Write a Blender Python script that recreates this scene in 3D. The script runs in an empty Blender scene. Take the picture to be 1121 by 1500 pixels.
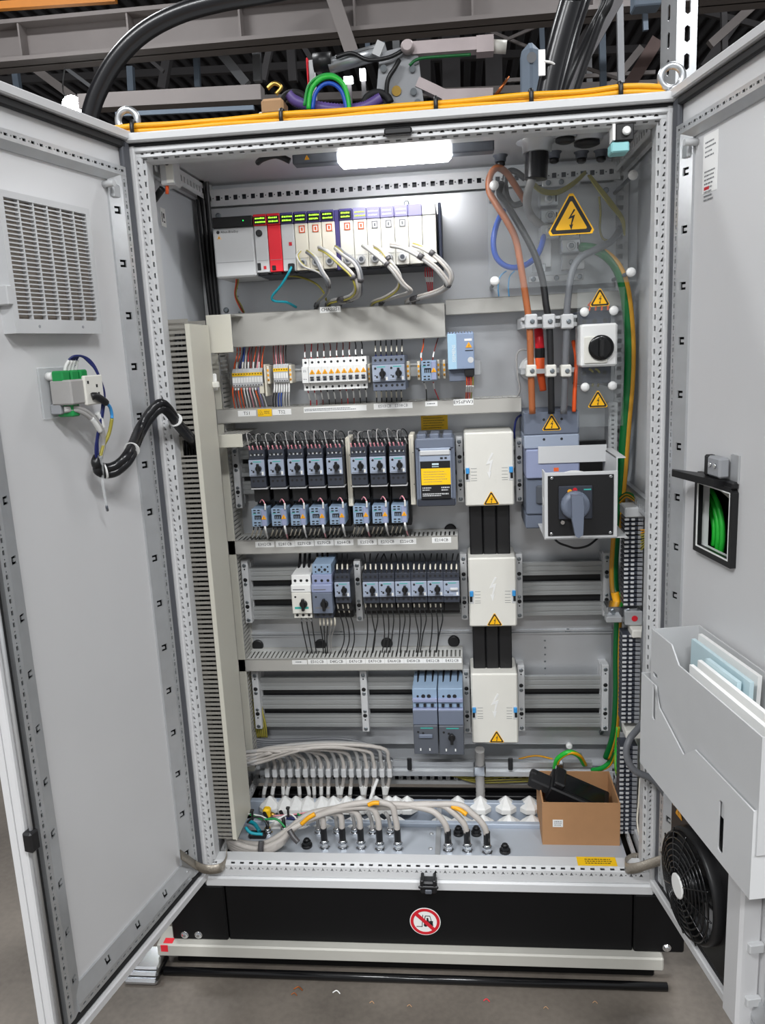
import bpy, bmesh, math, random
from mathutils import Vector, Matrix
from mathutils.geometry import tessellate_polygon
random.seed(7)
scene = bpy.context.scene
COL = scene.collection
PI = math.pi

# ---------------------------------------------------------------- camera
CAM = Vector((0.7334, -1.8689, 1.3730)); YAW, PITCH, ROLL, FPX = -0.1037, 0.2014, 0.0479, 1173.55
_f = Vector((math.sin(YAW)*math.cos(PITCH), math.cos(YAW)*math.cos(PITCH), -math.sin(PITCH)))
_r0 = Vector((math.cos(YAW), -math.sin(YAW), 0)); _d0 = _f.cross(_r0)
CR = math.cos(ROLL)*_r0 + math.sin(ROLL)*_d0
CD = -math.sin(ROLL)*_r0 + math.cos(ROLL)*_d0
cam_data = bpy.data.cameras.new('camera'); cam = bpy.data.objects.new('camera', cam_data); COL.objects.link(cam)
cam.matrix_world = Matrix(((CR.x, -CD.x, -_f.x, CAM.x), (CR.y, -CD.y, -_f.y, CAM.y), (CR.z, -CD.z, -_f.z, CAM.z), (0, 0, 0, 1)))
cam_data.sensor_fit = 'HORIZONTAL'; cam_data.sensor_width = 36.0; cam_data.lens = 36.0*FPX/1121.0
cam_data.clip_start = 0.05; cam_data.clip_end = 200
scene.camera = cam

# ---------------------------------------------------------------- world, exposure, hall lights
scene.view_settings.view_transform = 'Standard'; scene.view_settings.look = 'None'
scene.view_settings.gamma = 1.0; scene.view_settings.use_curve_mapping = False
scene.view_settings.exposure = 0.6
W_ = bpy.data.worlds.new('hall_air'); scene.world = W_; W_.use_nodes = True
W_.node_tree.nodes['Background'].inputs[0].default_value = (0.95, 0.975, 1.0, 1)
W_.node_tree.nodes['Background'].inputs[1].default_value = 0.28
HALL_LAMPS = [((-1.6, -3.0, 4.6), 120), ((2.6, -3.2, 4.6), 120), ((0.5, -5.5, 4.8), 150), ((-2.4, 2.2, 5.2), 70), ((3.0, 2.4, 5.2), 70)]  # last two are added behind the cabinet to brighten the roof beams
def add_area(name, loc, target, sx, sy, power, col=(1, 1, 1)):
    l = bpy.data.lights.new(name, 'AREA'); l.shape = 'RECTANGLE'; l.size = sx; l.size_y = sy; l.energy = power; l.color = col
    o = bpy.data.objects.new(name, l); COL.objects.link(o); o.location = loc
    o.rotation_euler = (Vector(target)-Vector(loc)).to_track_quat('-Z', 'Y').to_euler()
    return o
for _i, (_p, _e) in enumerate(HALL_LAMPS):
    add_area('high_bay_or_added_light', (_p[0], _p[1], _p[2]-0.06), (_p[0], _p[1], 0), 1.5, 0.5, _e, (0.97, 0.985, 1.0))

# ---------------------------------------------------------------- pixel to place (1121 x 1500 frame)
def ray(u, v): return _f + CR*((u-560.5)/FPX) + CD*((v-750)/FPX)
def P(u, v, Y):
    d = ray(u, v); t = (Y-CAM.y)/d.y; return CAM + d*t
def PZ(u, v, Z):
    d = ray(u, v); t = (Z-CAM.z)/d.z; return CAM + d*t
def PX(u, v, X):
    d = ray(u, v); t = (X-CAM.x)/d.x; return CAM + d*t
def mpp(u, v, Y): return (P(u, v, Y)-CAM).dot(_f)/FPX         # metres per pixel there
def path(pts): return [P(*q) for q in pts]

# ---------------------------------------------------------------- materials
def S(r, g, b):
    def c(x):
        x /= 255.0
        return x/12.92 if x <= 0.04045 else ((x+0.055)/1.055)**2.4
    return (c(r), c(g), c(b))
MATS = {}
def mat(name, col, rough=0.5, metal=0.0, vary=0.06, scale=30.0, bump=0.0, alpha=None, trans=0.0, coat=0.0, spec=0.5):
    m = bpy.data.materials.new(name); m.use_nodes = True; nt = m.node_tree; b = nt.nodes['Principled BSDF']
    tc = nt.nodes.new('ShaderNodeTexCoord'); n = nt.nodes.new('ShaderNodeTexNoise'); n.inputs['Scale'].default_value = scale; n.inputs['Detail'].default_value = 3
    nt.links.new(tc.outputs['Object'], n.inputs['Vector'])
    mx = nt.nodes.new('ShaderNodeMix'); mx.data_type = 'RGBA'
    mx.inputs['A'].default_value = tuple(c*(1-vary) for c in col)+(1,); mx.inputs['B'].default_value = tuple(min(1, c*(1+vary)) for c in col)+(1,)
    nt.links.new(n.outputs['Fac'], mx.inputs['Factor']); nt.links.new(mx.outputs['Result'], b.inputs['Base Color'])
    b.inputs['Roughness'].default_value = rough; b.inputs['Metallic'].default_value = metal
    b.inputs['Specular IOR Level'].default_value = spec; b.inputs['Coat Weight'].default_value = coat
    if trans: b.inputs['Transmission Weight'].default_value = trans
    if alpha is not None: b.inputs['Alpha'].default_value = alpha
    if bump:
        bp = nt.nodes.new('ShaderNodeBump'); bp.inputs['Strength'].default_value = bump; bp.inputs['Distance'].default_value = 0.002
        nt.links.new(n.outputs['Fac'], bp.inputs['Height']); nt.links.new(bp.outputs['Normal'], b.inputs['Normal'])
    MATS[name] = m; return m
def emis(name, col, strength):
    m = bpy.data.materials.new(name); m.use_nodes = True; b = m.node_tree.nodes['Principled BSDF']
    b.inputs['Base Color'].default_value = (*col, 1); b.inputs['Emission Color'].default_value = (*col, 1); b.inputs['Emission Strength'].default_value = strength
    MATS[name] = m; return m
mat('cab', S(205, 206, 207), 0.42, 0, 0.03, 9); mat('cab_in', S(200, 203, 207), 0.45, 0, 0.03, 9)
mat('door_in', S(208, 208, 209), 0.38, 0, 0.03, 5)
mat('zinc', S(198, 200, 202), 0.38, 0.6, 0.10, 26); mat('plate', S(194, 196, 199), 0.36, 0.5, 0.05, 6)
mat('zinc_dark', S(140, 147, 152), 0.34, 0.85, 0.15, 20)
mat('gland_plate', S(184, 190, 198), 0.42, 0.25, 0.05, 8); mat('entry_frame', S(170, 180, 194), 0.45, 0.1, 0.04, 12)
mat('alu', S(196, 199, 202), 0.33, 0.8, 0.06, 18); mat('steel', S(176, 178, 180), 0.30, 0.95, 0.08, 30)
mat('busbar', S(168, 170, 170), 0.42, 0.45, 0.05, 14)
mat('chrome', S(215, 217, 220), 0.16, 1.0, 0.04, 20); mat('brass', S(205, 170, 90), 0.3, 0.9, 0.08, 30); mat('copper', S(190, 110, 60), 0.3, 0.9)
mat('duct', S(178, 176, 170), 0.5, 0, 0.03, 12); mat('duct_cover', S(206, 203, 190), 0.45, 0, 0.03, 6); mat('duct_teeth', S(206, 206, 202), 0.5, 0, 0.03, 12)
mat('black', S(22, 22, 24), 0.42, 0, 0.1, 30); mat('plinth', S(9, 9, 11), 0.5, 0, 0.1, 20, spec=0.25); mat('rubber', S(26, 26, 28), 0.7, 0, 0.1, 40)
mat('hose', S(26, 26, 29), 0.28, 0, 0.1, 40); mat('black_gloss', S(14, 14, 16), 0.2, 0, 0.05, 20)
mat('white', S(232, 232, 230), 0.4, 0, 0.02, 20); mat('paper', S(238, 238, 236), 0.7, 0, 0.02, 30); mat('offwhite', S(222, 220, 212), 0.45, 0, 0.03, 20)
mat('cream', S(226, 220, 204), 0.45, 0, 0.02, 20); mat('lgrey', S(196, 197, 198), 0.45, 0, 0.03, 20); mat('mgrey', S(150, 152, 156), 0.45, 0, 0.03, 20)
mat('dgrey', S(82, 86, 94), 0.45, 0, 0.05, 20); mat('anth', S(52, 56, 66), 0.42, 0, 0.05, 20); mat('navy', S(44, 50, 68), 0.42, 0, 0.05, 20)
mat('sgrey', S(156, 166, 184), 0.45, 0, 0.03, 20); mat('sblue', S(146, 154, 184), 0.42, 0, 0.03, 20); mat('slate', S(106, 114, 130), 0.45, 0, 0.03, 20)
mat('cblue', S(140, 162, 186), 0.42, 0, 0.03, 20); mat('psublue', S(134, 150, 176), 0.4, 0, 0.03, 20); mat('psulight', S(166, 200, 222), 0.4, 0, 0.03, 20)
mat('red', S(232, 30, 48), 0.4, 0, 0.03, 20); mat('signred', S(200, 24, 40), 0.45, 0, 0.02, 20); mat('orange_mark', S(226, 96, 40), 0.5)
mat('yellow', S(250, 200, 20), 0.45, 0, 0.03, 20); mat('signyellow', S(252, 190, 20), 0.4, 0, 0.02, 20); mat('amber', S(240, 168, 30), 0.5)
mat('green', S(24, 150, 60), 0.42, 0, 0.05, 30); mat('green_conn', S(20, 140, 70), 0.42); mat('teal', S(20, 150, 168), 0.4); mat('dgreen', S(0, 100, 44), 0.4); mat('bgreen', S(40, 190, 60), 0.4)
mat('wgrey', S(168, 166, 164), 0.45, 0, 0.05, 30); mat('wgrey_dark', S(104, 106, 110), 0.45, 0, 0.05, 30); mat('wwarm', S(184, 178, 172), 0.42, 0, 0.05, 30)
mat('wblack', S(28, 28, 30), 0.38, 0, 0.1, 30); mat('wbrown', S(132, 78, 52), 0.42, 0, 0.06, 30); mat('wtan', S(164, 94, 54), 0.42, 0, 0.05, 30)
mat('wochre', S(196, 142, 36), 0.42); mat('aqua', S(140, 198, 200), 0.45); mat('duct_dark', S(138, 135, 128), 0.55, 0, 0.03, 12); mat('gap_grey', S(84, 86, 92), 0.6, 0, 0.04, 12); mat('matte_bar', S(184, 182, 174), 0.6, 0.1, 0.06, 14); mat('gun_alu', S(176, 164, 164), 0.5, 0.3, 0.08, 20)
mat('wblue', S(28, 84, 190), 0.38); mat('wnavy', S(24, 34, 96), 0.38); mat('worange', S(236, 92, 36), 0.42); mat('wred', S(200, 50, 60), 0.45); mat('wpink', S(226, 150, 160), 0.5)
mat('wyellow', S(232, 164, 18), 0.42, 0, 0.06, 30); mat('wolive', S(160, 150, 62), 0.45); mat('wwhite', S(226, 226, 224), 0.45); mat('wdred', S(120, 50, 46), 0.45)
mat('purple', S(104, 84, 150), 0.4); mat('lblue', S(90, 170, 225), 0.4); mat('skyblue', S(60, 150, 215), 0.4); mat('mint', S(196, 218, 224), 0.45)
mat('cardboard', S(176, 132, 92), 0.8, 0, 0.06, 40, 0.15); mat('cardboard_in', S(176, 132, 92), 0.85, 0, 0.06, 40)
mat('kraft', S(190, 150, 110), 0.8); mat('silicone', S(226, 226, 224), 0.5, 0, 0.03, 30); mat('braid', S(170, 162, 150), 0.42, 0.6, 0.3, 300, 0.6)
mat('rust_tube', S(120, 100, 96), 0.6, 0.1, 0.2, 8); mat('hall_steel', S(150, 143, 141), 0.6, 0.1, 0.15, 3); mat('hall_dark', S(92, 90, 92), 0.7, 0, 0.2, 2)
mat('hall_blue', S(120, 134, 150), 0.6, 0, 0.1, 4); mat('roof', S(92, 90, 92), 0.8, 0, 0.2, 1.5); mat('hall_orange', S(196, 120, 30), 0.6)
mat('filter', S(150, 140, 130), 0.95, 0, 0.35, 60, 0.4); mat('ink', S(30, 30, 32), 0.6); mat('ink_grey', S(110, 112, 116), 0.6); mat('teal_print', S(60, 170, 160), 0.5)
mat('lime', S(200, 240, 40), 0.5); emis('lime_led', S(170, 255, 60), 1.2); emis('green_led', S(30, 255, 90), 1.5)
emis('led_tube', (1.0, 1.0, 1.0), 19.0); emis('led_dot', (0.9, 1.0, 1.0), 6.0); emis('flood', (0.95, 1.0, 1.0), 40.0); emis('lamp_face', (0.97, 0.985, 1.0), 6.0)
mat('tape', S(70, 68, 70), 0.4); mat('clearmat', (0.9, 0.93, 0.95), 0.15, 0, 0, 10, 0, 0.30); mat('lav', S(138, 134, 178), 0.4); mat('ctl', S(164, 162, 160), 0.45); mat('indigo', S(70, 64, 120), 0.4)
def glass_mat():
    m = bpy.data.materials.new('acrylic'); m.use_nodes = True; nt = m.node_tree; nt.nodes.clear()
    out = nt.nodes.new('ShaderNodeOutputMaterial'); mix = nt.nodes.new('ShaderNodeMixShader'); tr = nt.nodes.new('ShaderNodeBsdfTransparent'); gl = nt.nodes.new('ShaderNodeBsdfPrincipled')
    tr.inputs[0].default_value = (0.96, 0.97, 0.97, 1); gl.inputs['Base Color'].default_value = (0.8, 0.82, 0.84, 1); gl.inputs['Roughness'].default_value = 0.08
    tc = nt.nodes.new('ShaderNodeTexCoord'); n = nt.nodes.new('ShaderNodeTexNoise'); n.inputs['Scale'].default_value = 4.0
    mr = nt.nodes.new('ShaderNodeMapRange'); mr.inputs['To Min'].default_value = 0.03; mr.inputs['To Max'].default_value = 0.08
    nt.links.new(tc.outputs['Object'], n.inputs['Vector']); nt.links.new(n.outputs['Fac'], mr.inputs['Value']); nt.links.new(mr.outputs['Result'], mix.inputs[0])
    nt.links.new(tr.outputs[0], mix.inputs[1]); nt.links.new(gl.outputs[0], mix.inputs[2]); nt.links.new(mix.outputs[0], out.inputs[0])
    MATS['acrylic'] = m
glass_mat()
def floor_mat():
    m = bpy.data.materials.new('concrete'); m.use_nodes = True; nt = m.node_tree; b = nt.nodes['Principled BSDF']
    tc = nt.nodes.new('ShaderNodeTexCoord'); n1 = nt.nodes.new('ShaderNodeTexNoise'); n1.inputs['Scale'].default_value = 3; n1.inputs['Detail'].default_value = 8
    n2 = nt.nodes.new('ShaderNodeTexNoise'); n2.inputs['Scale'].default_value = 60; n2.inputs['Detail'].default_value = 4
    add = nt.nodes.new('ShaderNodeMath'); add.operation = 'MULTIPLY_ADD'; add.inputs[1].default_value = 0.3; 
    r = nt.nodes.new('ShaderNodeValToRGB'); r.color_ramp.elements[0].position = 0.4; r.color_ramp.elements[0].color = (*S(78, 72, 66), 1); r.color_ramp.elements[1].position = 0.95; r.color_ramp.elements[1].color = (*S(124, 116, 107), 1)
    nt.links.new(tc.outputs['Object'], n1.inputs[0]); nt.links.new(tc.outputs['Object'], n2.inputs[0]); nt.links.new(n2.outputs['Fac'], add.inputs[0]); nt.links.new(n1.outputs['Fac'], add.inputs[2])
    nt.links.new(add.outputs[0], r.inputs[0]); nt.links.new(r.outputs[0], b.inputs['Base Color']); b.inputs['Roughness'].default_value = 0.55
    MATS['concrete'] = m
floor_mat()

# ---------------------------------------------------------------- mesh building
ORG = {}
class MB:
    def __init__(s, mats='cab'):
        s.v = []; s.f = []; s.m = []; s.sm = []
        s.mats = [mats] if isinstance(mats, str) else list(mats); s.cur = 0
    def use(s, name):
        if name not in s.mats: s.mats.append(name)
        s.cur = s.mats.index(name); return s
    def add(s, vs, fs, smooth=False):
        o = len(s.v); s.v += [tuple(v) for v in vs]
        for f in fs: s.f.append(tuple(i+o for i in f)); s.m.append(s.cur); s.sm.append(smooth)
        return s
    def box(s, x0, y0, z0, x1, y1, z1, c=0.0):
        if x0 > x1: x0, x1 = x1, x0
        if y0 > y1: y0, y1 = y1, y0
        if z0 > z1: z0, z1 = z1, z0
        if c <= 0:
            vs = [(x, y, z) for x in (x0, x1) for y in (y0, y1) for z in (z0, z1)]
            return s.add(vs, [(0, 1, 3, 2), (4, 6, 7, 5), (0, 4, 5, 1), (2, 3, 7, 6), (0, 2, 6, 4), (1, 5, 7, 3)])
        c = min(c, (x1-x0)*.45, (y1-y0)*.45, (z1-z0)*.45)
        lo = (x0, y0, z0); hi = (x1, y1, z1); idx = {}; vs = []
        for k in range(8):
            sg = (k & 1, (k >> 1) & 1, (k >> 2) & 1)
            for a in range(3):
                p = [hi[i] if sg[i] else lo[i] for i in range(3)]
                for i in range(3):
                    if i != a: p[i] += -c if sg[i] else c
                idx[(sg, a)] = len(vs); vs.append(tuple(p))
        fs = []
        for a in range(3):
            b, d = [i for i in range(3) if i != a]
            for e in (0, 1):
                q = []
                for (p1, p2) in ((0, 0), (1, 0), (1, 1), (0, 1)):
                    sg = [0, 0, 0]; sg[a] = e; sg[b] = p1; sg[d] = p2; q.append(idx[(tuple(sg), a)])
                fs.append(q)
            for p1 in (0, 1):
                for p2 in (0, 1):
                    s0 = [0, 0, 0]; s0[b] = p1; s0[d] = p2; s1 = list(s0); s1[a] = 1; s0, s1 = tuple(s0), tuple(s1)
                    fs.append([idx[(s0, b)], idx[(s1, b)], idx[(s1, d)], idx[(s0, d)]])
        for k in range(8):
            sg = (k & 1, (k >> 1) & 1, (k >> 2) & 1); fs.append([idx[(sg, a)] for a in range(3)])
        return s.add(vs, fs)
    def cyl(s, p0, p1, r, n=12, r2=None, smooth=True):
        p0 = Vector(p0); p1 = Vector(p1); r2 = r if r2 is None else r2
        ax = (p1-p0).normalized(); u = ax.orthogonal().normalized(); w = ax.cross(u)
        vs = []; 
        for (p, rr) in ((p0, r), (p1, r2)):
            for i in range(n):
                a = 2*PI*(i+.5)/n; vs.append(p+u*(rr*math.cos(a))+w*(rr*math.sin(a)))
        s.add(vs, [(i, (i+1) % n, n+(i+1) % n, n+i) for i in range(n)], smooth)
        o = len(s.v)-2*n
        for base in (o, o+n): s.f.append(tuple(base+i for i in range(n))); s.m.append(s.cur); s.sm.append(False)
        return s
    def lathe(s, p0, ax, prof, n=16, smooth=True):      # prof: (dist along axis, radius)
        p0 = Vector(p0); ax = Vector(ax).normalized(); u = ax.orthogonal().normalized(); w = ax.cross(u); vs = []
        for (h, r) in prof:
            for i in range(n):
                a = 2*PI*(i+.5)/n; vs.append(p0+ax*h+u*(r*math.cos(a))+w*(r*math.sin(a)))
        fs = [(k*n+i, k*n+(i+1) % n, (k+1)*n+(i+1) % n, (k+1)*n+i) for k in range(len(prof)-1) for i in range(n)]
        s.add(vs, fs, smooth); o = len(s.v)-len(vs)
        for base in (o, o+(len(prof)-1)*n): s.f.append(tuple(base+i for i in range(n))); s.m.append(s.cur); s.sm.append(False)
        return s
    def tube(s, pts, r, n=8, sub=5, closed=False, smooth_path=True, ridge=0.0):
        pts = [Vector(p) for p in pts]
        if smooth_path and len(pts) > 2: pts = spline(pts, sub, closed)
        m = len(pts); vs = []; u = None
        for k in range(m):
            if closed: t = pts[(k+1) % m]-pts[k-1]
            else: t = pts[min(k+1, m-1)]-pts[max(k-1, 0)]
            if t.length < 1e-9: t = Vector((0, 0, 1))
            t.normalize()
            u = t.orthogonal().normalized() if u is None else (u-t*u.dot(t)).normalized()
            w = t.cross(u); rr = r(k/(m-1)) if callable(r) else r
            if ridge and k % 2: rr *= 1-ridge
            for i in range(n):
                a = 2*PI*i/n; vs.append(pts[k]+u*(rr*math.cos(a))+w*(rr*math.sin(a)))
        rg = range(m) if closed else range(m-1)
        fs = [(k*n+i, k*n+(i+1) % n, ((k+1) % m)*n+(i+1) % n, ((k+1) % m)*n+i) for k in rg for i in range(n)]
        s.add(vs, fs, True); o = len(s.v)-len(vs)
        if not closed:
            for base in (o, o+(m-1)*n): s.f.append(tuple(base+i for i in range(n))); s.m.append(s.cur); s.sm.append(False)
        return s
    def prism(s, poly, a0, a1, axis='y', holes=None):
        # poly in the two other axes: y->(x,z), x->(y,z), z->(x,y)
        def mp(p, a): return (p[0], a, p[1]) if axis == 'y' else ((a, p[0], p[1]) if axis == 'x' else (p[0], p[1], a))
        loops = [list(poly)]+[list(h) for h in (holes or [])]; flat = [q for l in loops for q in l]; n = len(flat)
        if holes:
            tr = tessellate_polygon([[Vector((q[0], q[1], 0)) for q in l] for l in loops]); caps = [tuple(t) for t in tr]
        else: caps = [tuple(range(n))]
        fs = list(caps)+[tuple(i+n for i in c) for c in caps]; o = 0
        for l in loops:
            k = len(l); fs += [(o+i, o+(i+1) % k, n+o+(i+1) % k, n+o+i) for i in range(k)]; o += k
        return s.add([mp(q, a0) for q in flat]+[mp(q, a1) for q in flat], fs)
    def perf(s, O, U, V, L, w, pitch, holes, N, t=0.002, skip=None):
        # sheet from O along U (length L) and V (width w) with the holes of one cell repeated; N points out of the face
        O, U, V, N = Vector(O), Vector(U).normalized(), Vector(V).normalized(), Vector(N).normalized()
        n = max(1, int(L/pitch+1e-6)); rest = L-n*pitch
        loops = [[(0, 0), (pitch, 0), (pitch, w), (0, w)]]+[list(h) for h in holes]
        tr = tessellate_polygon([[Vector((q[0], q[1], 0)) for q in l] for l in loops]); flat = [q for l in loops for q in l]
        for i in range(n):
            o = O+U*(i*pitch+rest/2)
            if skip and skip(i): s.add([o, o+U*pitch, o+U*pitch+V*w, o+V*w], [(0, 1, 2, 3)]); continue
            s.add([o+U*q[0]+V*q[1] for q in flat], [tuple(x) for x in tr])
            for h in holes:
                k = len(h); vs = [o+U*q[0]+V*q[1] for q in h]+[o+U*q[0]+V*q[1]-N*t for q in h]
                s.add(vs, [(j, (j+1) % k, k+(j+1) % k, k+j) for j in range(k)])
        if rest > 1e-5:
            for a in (0, L-rest/2): o = O+U*a; s.add([o, o+U*rest/2, o+U*rest/2+V*w, o+V*w], [(0, 1, 2, 3)])
        return s
    def text(s, txt, size, fn, align='CENTER', font_scale_x=1.0):
        vs, fs = text_geo(txt, size, align)
        return s.add([fn(x*font_scale_x, y) for (x, y) in vs], fs)
    def mesh(s, name, org=Vector((0, 0, 0)), mir=False, fix=True):
        me = bpy.data.meshes.new(name)
        vs = [((v[0]-org[0]), (v[1]-org[1])*(-1 if mir else 1), (v[2]-org[2])) for v in s.v]
        me.from_pydata(vs, [], s.f)
        for n in s.mats: me.materials.append(MATS[n])
        me.polygons.foreach_set('material_index', s.m); me.polygons.foreach_set('use_smooth', s.sm)
        if fix:
            bm = bmesh.new(); bm.from_mesh(me); bmesh.ops.recalc_face_normals(bm, faces=bm.faces); bm.to_mesh(me); bm.free()
        me.update(); return me
    def build(s, name, parent=None, label=None, cat=None, group=None, kind=None, mir=False, loc=None):
        if parent is not None: org = ORG.get(parent.name, Vector((0, 0, 0)))
        else:
            xs = [v[0] for v in s.v]; ys = [v[1] for v in s.v]; zs = [v[2] for v in s.v]
            org = Vector(((min(xs)+max(xs))/2, (min(ys)+max(ys))/2, min(zs)))
        me = s.mesh(name, org, mir); o = bpy.data.objects.new(name, me); COL.objects.link(o)
        if parent is not None: o.parent = parent; ORG[o.name] = org
        else: o.location = org
        return tag(o, label, cat, group, kind)
def tag(o, label=None, cat=None, group=None, kind=None):
    if label: o['label'] = label
    if cat: o['category'] = cat
    if group: o['group'] = group
    if kind: o['kind'] = kind
    return o
def thing(name, label, cat, loc, group=None, rot=0.0, org=None, kind=None):
    o = bpy.data.objects.new(name, None); COL.objects.link(o); o.empty_display_size = 0.02
    o.location = loc; o.rotation_euler = (0, 0, rot); ORG[o.name] = Vector(org if org is not None else loc)
    return tag(o, label, cat, group, kind)
def copy_thing(src, dloc, label=None, group=None, parent=None):
    c = src.copy(); COL.objects.link(c)
    if parent is not None: c.parent = parent
    else: c.location = Vector(src.location)+Vector(dloc)
    if label: c['label'] = label
    if group: c['group'] = group
    for ch in src.children: copy_thing(ch, (0, 0, 0), parent=c)
    return c
def spline(pts, sub=5, closed=False):
    out = []; m = len(pts)
    for i in range(m if closed else m-1):
        if closed: a, b, c, d = pts[i-1], pts[i], pts[(i+1) % m], pts[(i+2) % m]
        else: a, b, c, d = pts[max(i-1, 0)], pts[i], pts[i+1], pts[min(i+2, m-1)]
        for k in range(sub):
            t = k/sub; out.append(0.5*((2*b)+(c-a)*t+(2*a-5*b+4*c-d)*t*t+(3*b-a-3*c+d)*t**3))
    if not closed: out.append(pts[-1])
    return out
_TX = {}
def text_geo(txt, size, align='CENTER'):
    key = (txt, align)
    if key not in _TX:
        cu = bpy.data.curves.new('lettering_curve', 'FONT'); cu.body = txt; cu.size = 1.0; cu.align_x = align; cu.align_y = 'CENTER'; cu.resolution_u = 1
        ob = bpy.data.objects.new('lettering_tmp', cu); COL.objects.link(ob)
        dg = bpy.context.evaluated_depsgraph_get(); dg.update(); me = bpy.data.meshes.new_from_object(ob.evaluated_get(dg))
        _TX[key] = ([(v.co.x, v.co.y) for v in me.vertices], [tuple(p.vertices) for p in me.polygons])
        bpy.data.objects.remove(ob); bpy.data.curves.remove(cu); bpy.data.meshes.remove(me)
    vs, fs = _TX[key]; return [(x*size, y*size) for x, y in vs], fs
def front(x, z, Y): return lambda a, b: (x+a, Y, z+b)       # text facing the camera side (-Y)
def circle(cx, cy, r, n=12, ph=0.0): return [(cx+r*math.cos(ph+2*PI*i/n), cy+r*math.sin(ph+2*PI*i/n)) for i in range(n)]
def rrect(x0, z0, x1, z1, r, n=3):
    out = []
    for (cx, cz, a) in ((x1-r, z1-r, 0), (x0+r, z1-r, PI/2), (x0+r, z0+r, PI), (x1-r, z0+r, 1.5*PI)):
        for k in range(n+1): out.append((cx+r*math.cos(a+PI/2*k/n), cz+r*math.sin(a+PI/2*k/n)))
    return out
def rect(x0, z0, x1, z1): return [(x0, z0), (x1, z0), (x1, z1), (x0, z1)]
TRI = lambda cx, cy, a: [(cx-a, cy-a*.8), (cx+a, cy-a*.8), (cx, cy+a)]

# ================================================================ the hall
FLOOR_Z = -0.285
def bar(mb, p0, p1, w, h):
    p0, p1 = Vector(p0), Vector(p1); t = (p1-p0).normalized(); up = Vector((0, 1, 0)) if abs(t.y) < .9 else Vector((0, 0, 1))
    a = t.cross(up).normalized(); b = t.cross(a).normalized(); vs = []
    for p in (p0, p1):
        for (i, j) in ((-1, -1), (1, -1), (1, 1), (-1, 1)): vs.append(p+a*(i*w/2)+b*(j*h/2))
    return mb.add(vs, [(0, 1, 2, 3), (4, 5, 6, 7), (0, 1, 5, 4), (1, 2, 6, 5), (2, 3, 7, 6), (3, 0, 4, 7)])
MB('concrete').box(-14, -9, FLOOR_Z-.1, 15, 24, FLOOR_Z).build('floor', label='bare grey concrete hall floor with scuffs', kind='structure')
m = MB('roof'); pts = []
for i in range(0, 117):
    x = -14+i*.25; pts += [(x, 7.0), (x+.1, 7.0), (x+.13, 7.06), (x+.22, 7.06)]
pts += [(15.3, 7.0), (15.3, 7.25), (-14, 7.25)]
ceil_ = m.prism(pts, -9, 24, 'y').build('ceiling', label='dark corrugated roof deck of the hall', kind='structure')
ceil_loc = Vector(ceil_.location); ORG[ceil_.name] = ceil_loc
m = MB('hall_dark'); pts = [(-14, 23.0)]
for i in range(0, 97): x = -14+i*.3; pts += [(x, 22.9), (x+.18, 22.9), (x+.2, 22.96), (x+.28, 22.96)]
pts += [(15.2, 23.0), (15.2, 23.2), (-14, 23.2)]
m.prism(pts, FLOOR_Z, 7.0, 'z').build('wall_back', label='dark corrugated far wall of the hall', kind='structure')
def hall_bar(name, u0, v0, Y0, u1, v1, Y1, wpx, material, dpt=None):
    p0, p1 = P(u0, v0, Y0), P(u1, v1, Y1); w = wpx*mpp((u0+u1)/2, (v0+v1)/2, (Y0+Y1)/2)
    return bar(MB(material), p0, p1, w, dpt or w).build(name, parent=ceil_)
# main girder: flanges and web
pA, pB = P(-80, 66, 5.0), P(1130, -24, 5.0); zt = (P(300, 12, 5.0).z); zb = P(300, 74, 5.0).z
g = MB('hall_steel'); g.box(pA.x-4, 4.86, zt-.03, pB.x+4, 5.14, zt); g.box(pA.x-4, 4.86, zb, pB.x+4, 5.14, zb+.03); g.box(pA.x-4, 4.99, zb, pB.x+4, 5.01, zt)
g.build('girder', parent=ceil_)
g = MB('hall_steel')
for k in range(14): g = MB('hall_steel'); g.box(pA.x-2+k*.9, 4.87, zb+.03, pA.x-1.985+k*.9, 5.0, zt-.03); g.build('girder_rib', parent=ceil_)
hall_bar('pipe_rack', 120, 152, 4.0, 385, 138, 4.0, 20, 'hall_steel', .12)
hall_bar('purlin', 170, 168, 3.6, 372, 158, 3.6, 6, 'hall_blue')
hall_bar('painted_beam', -500, 42, 4.2, 170, -2, 4.2, 10, 'hall_orange')
for a in ((287, 64, 5.5, 290, 128, 5.5, 8, 'hall_blue'), (18, 70, 6, 27, 135, 6, 9, 'hall_blue'), (191, 98, 6, 193, 134, 6, 9, 'hall_blue'), (375, 55, 5.6, 378, 120, 5.6, 11, 'mgrey'),
          (398, 58, 6, 386, 118, 6, 9, 'hall_dark'), (537, 40, 6, 539, 70, 6, 7, 'hall_blue'), (559, 36, 6, 561, 72, 6, 7, 'hall_blue'), (579, 34, 6, 581, 74, 6, 10, 'mgrey'),
          (908, 8, 4.6, 910, 122, 4.6, 9, 'mgrey'), (944, -5, 5, 946, 45, 5, 7, 'hall_blue'), (882, 40, 6, 884, 128, 6, 9, 'hall_blue'), (862, 70, 7, 864, 130, 7, 8, 'mgrey'),
          (793, 22, 6.5, 795, 75, 6.5, 7, 'hall_blue'), (250, 60, 7, 238, 130, 7, 12, 'hall_dark'), (140, 70, 7, 152, 130, 7, 14, 'hall_dark'), (425, 50, 7, 430, 120, 7, 12, 'hall_dark'),
          (1060, 0, 6, 1062, 90, 6, 8, 'hall_dark'), (660, 20, 8, 662, 140, 8, 26, 'hall_dark'), (722, 30, 8, 724, 140, 8, 24, 'hall_dark'), (620, 20, 8, 622, 140, 8, 20, 'hall_dark')):
    hall_bar('post', *a)
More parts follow.
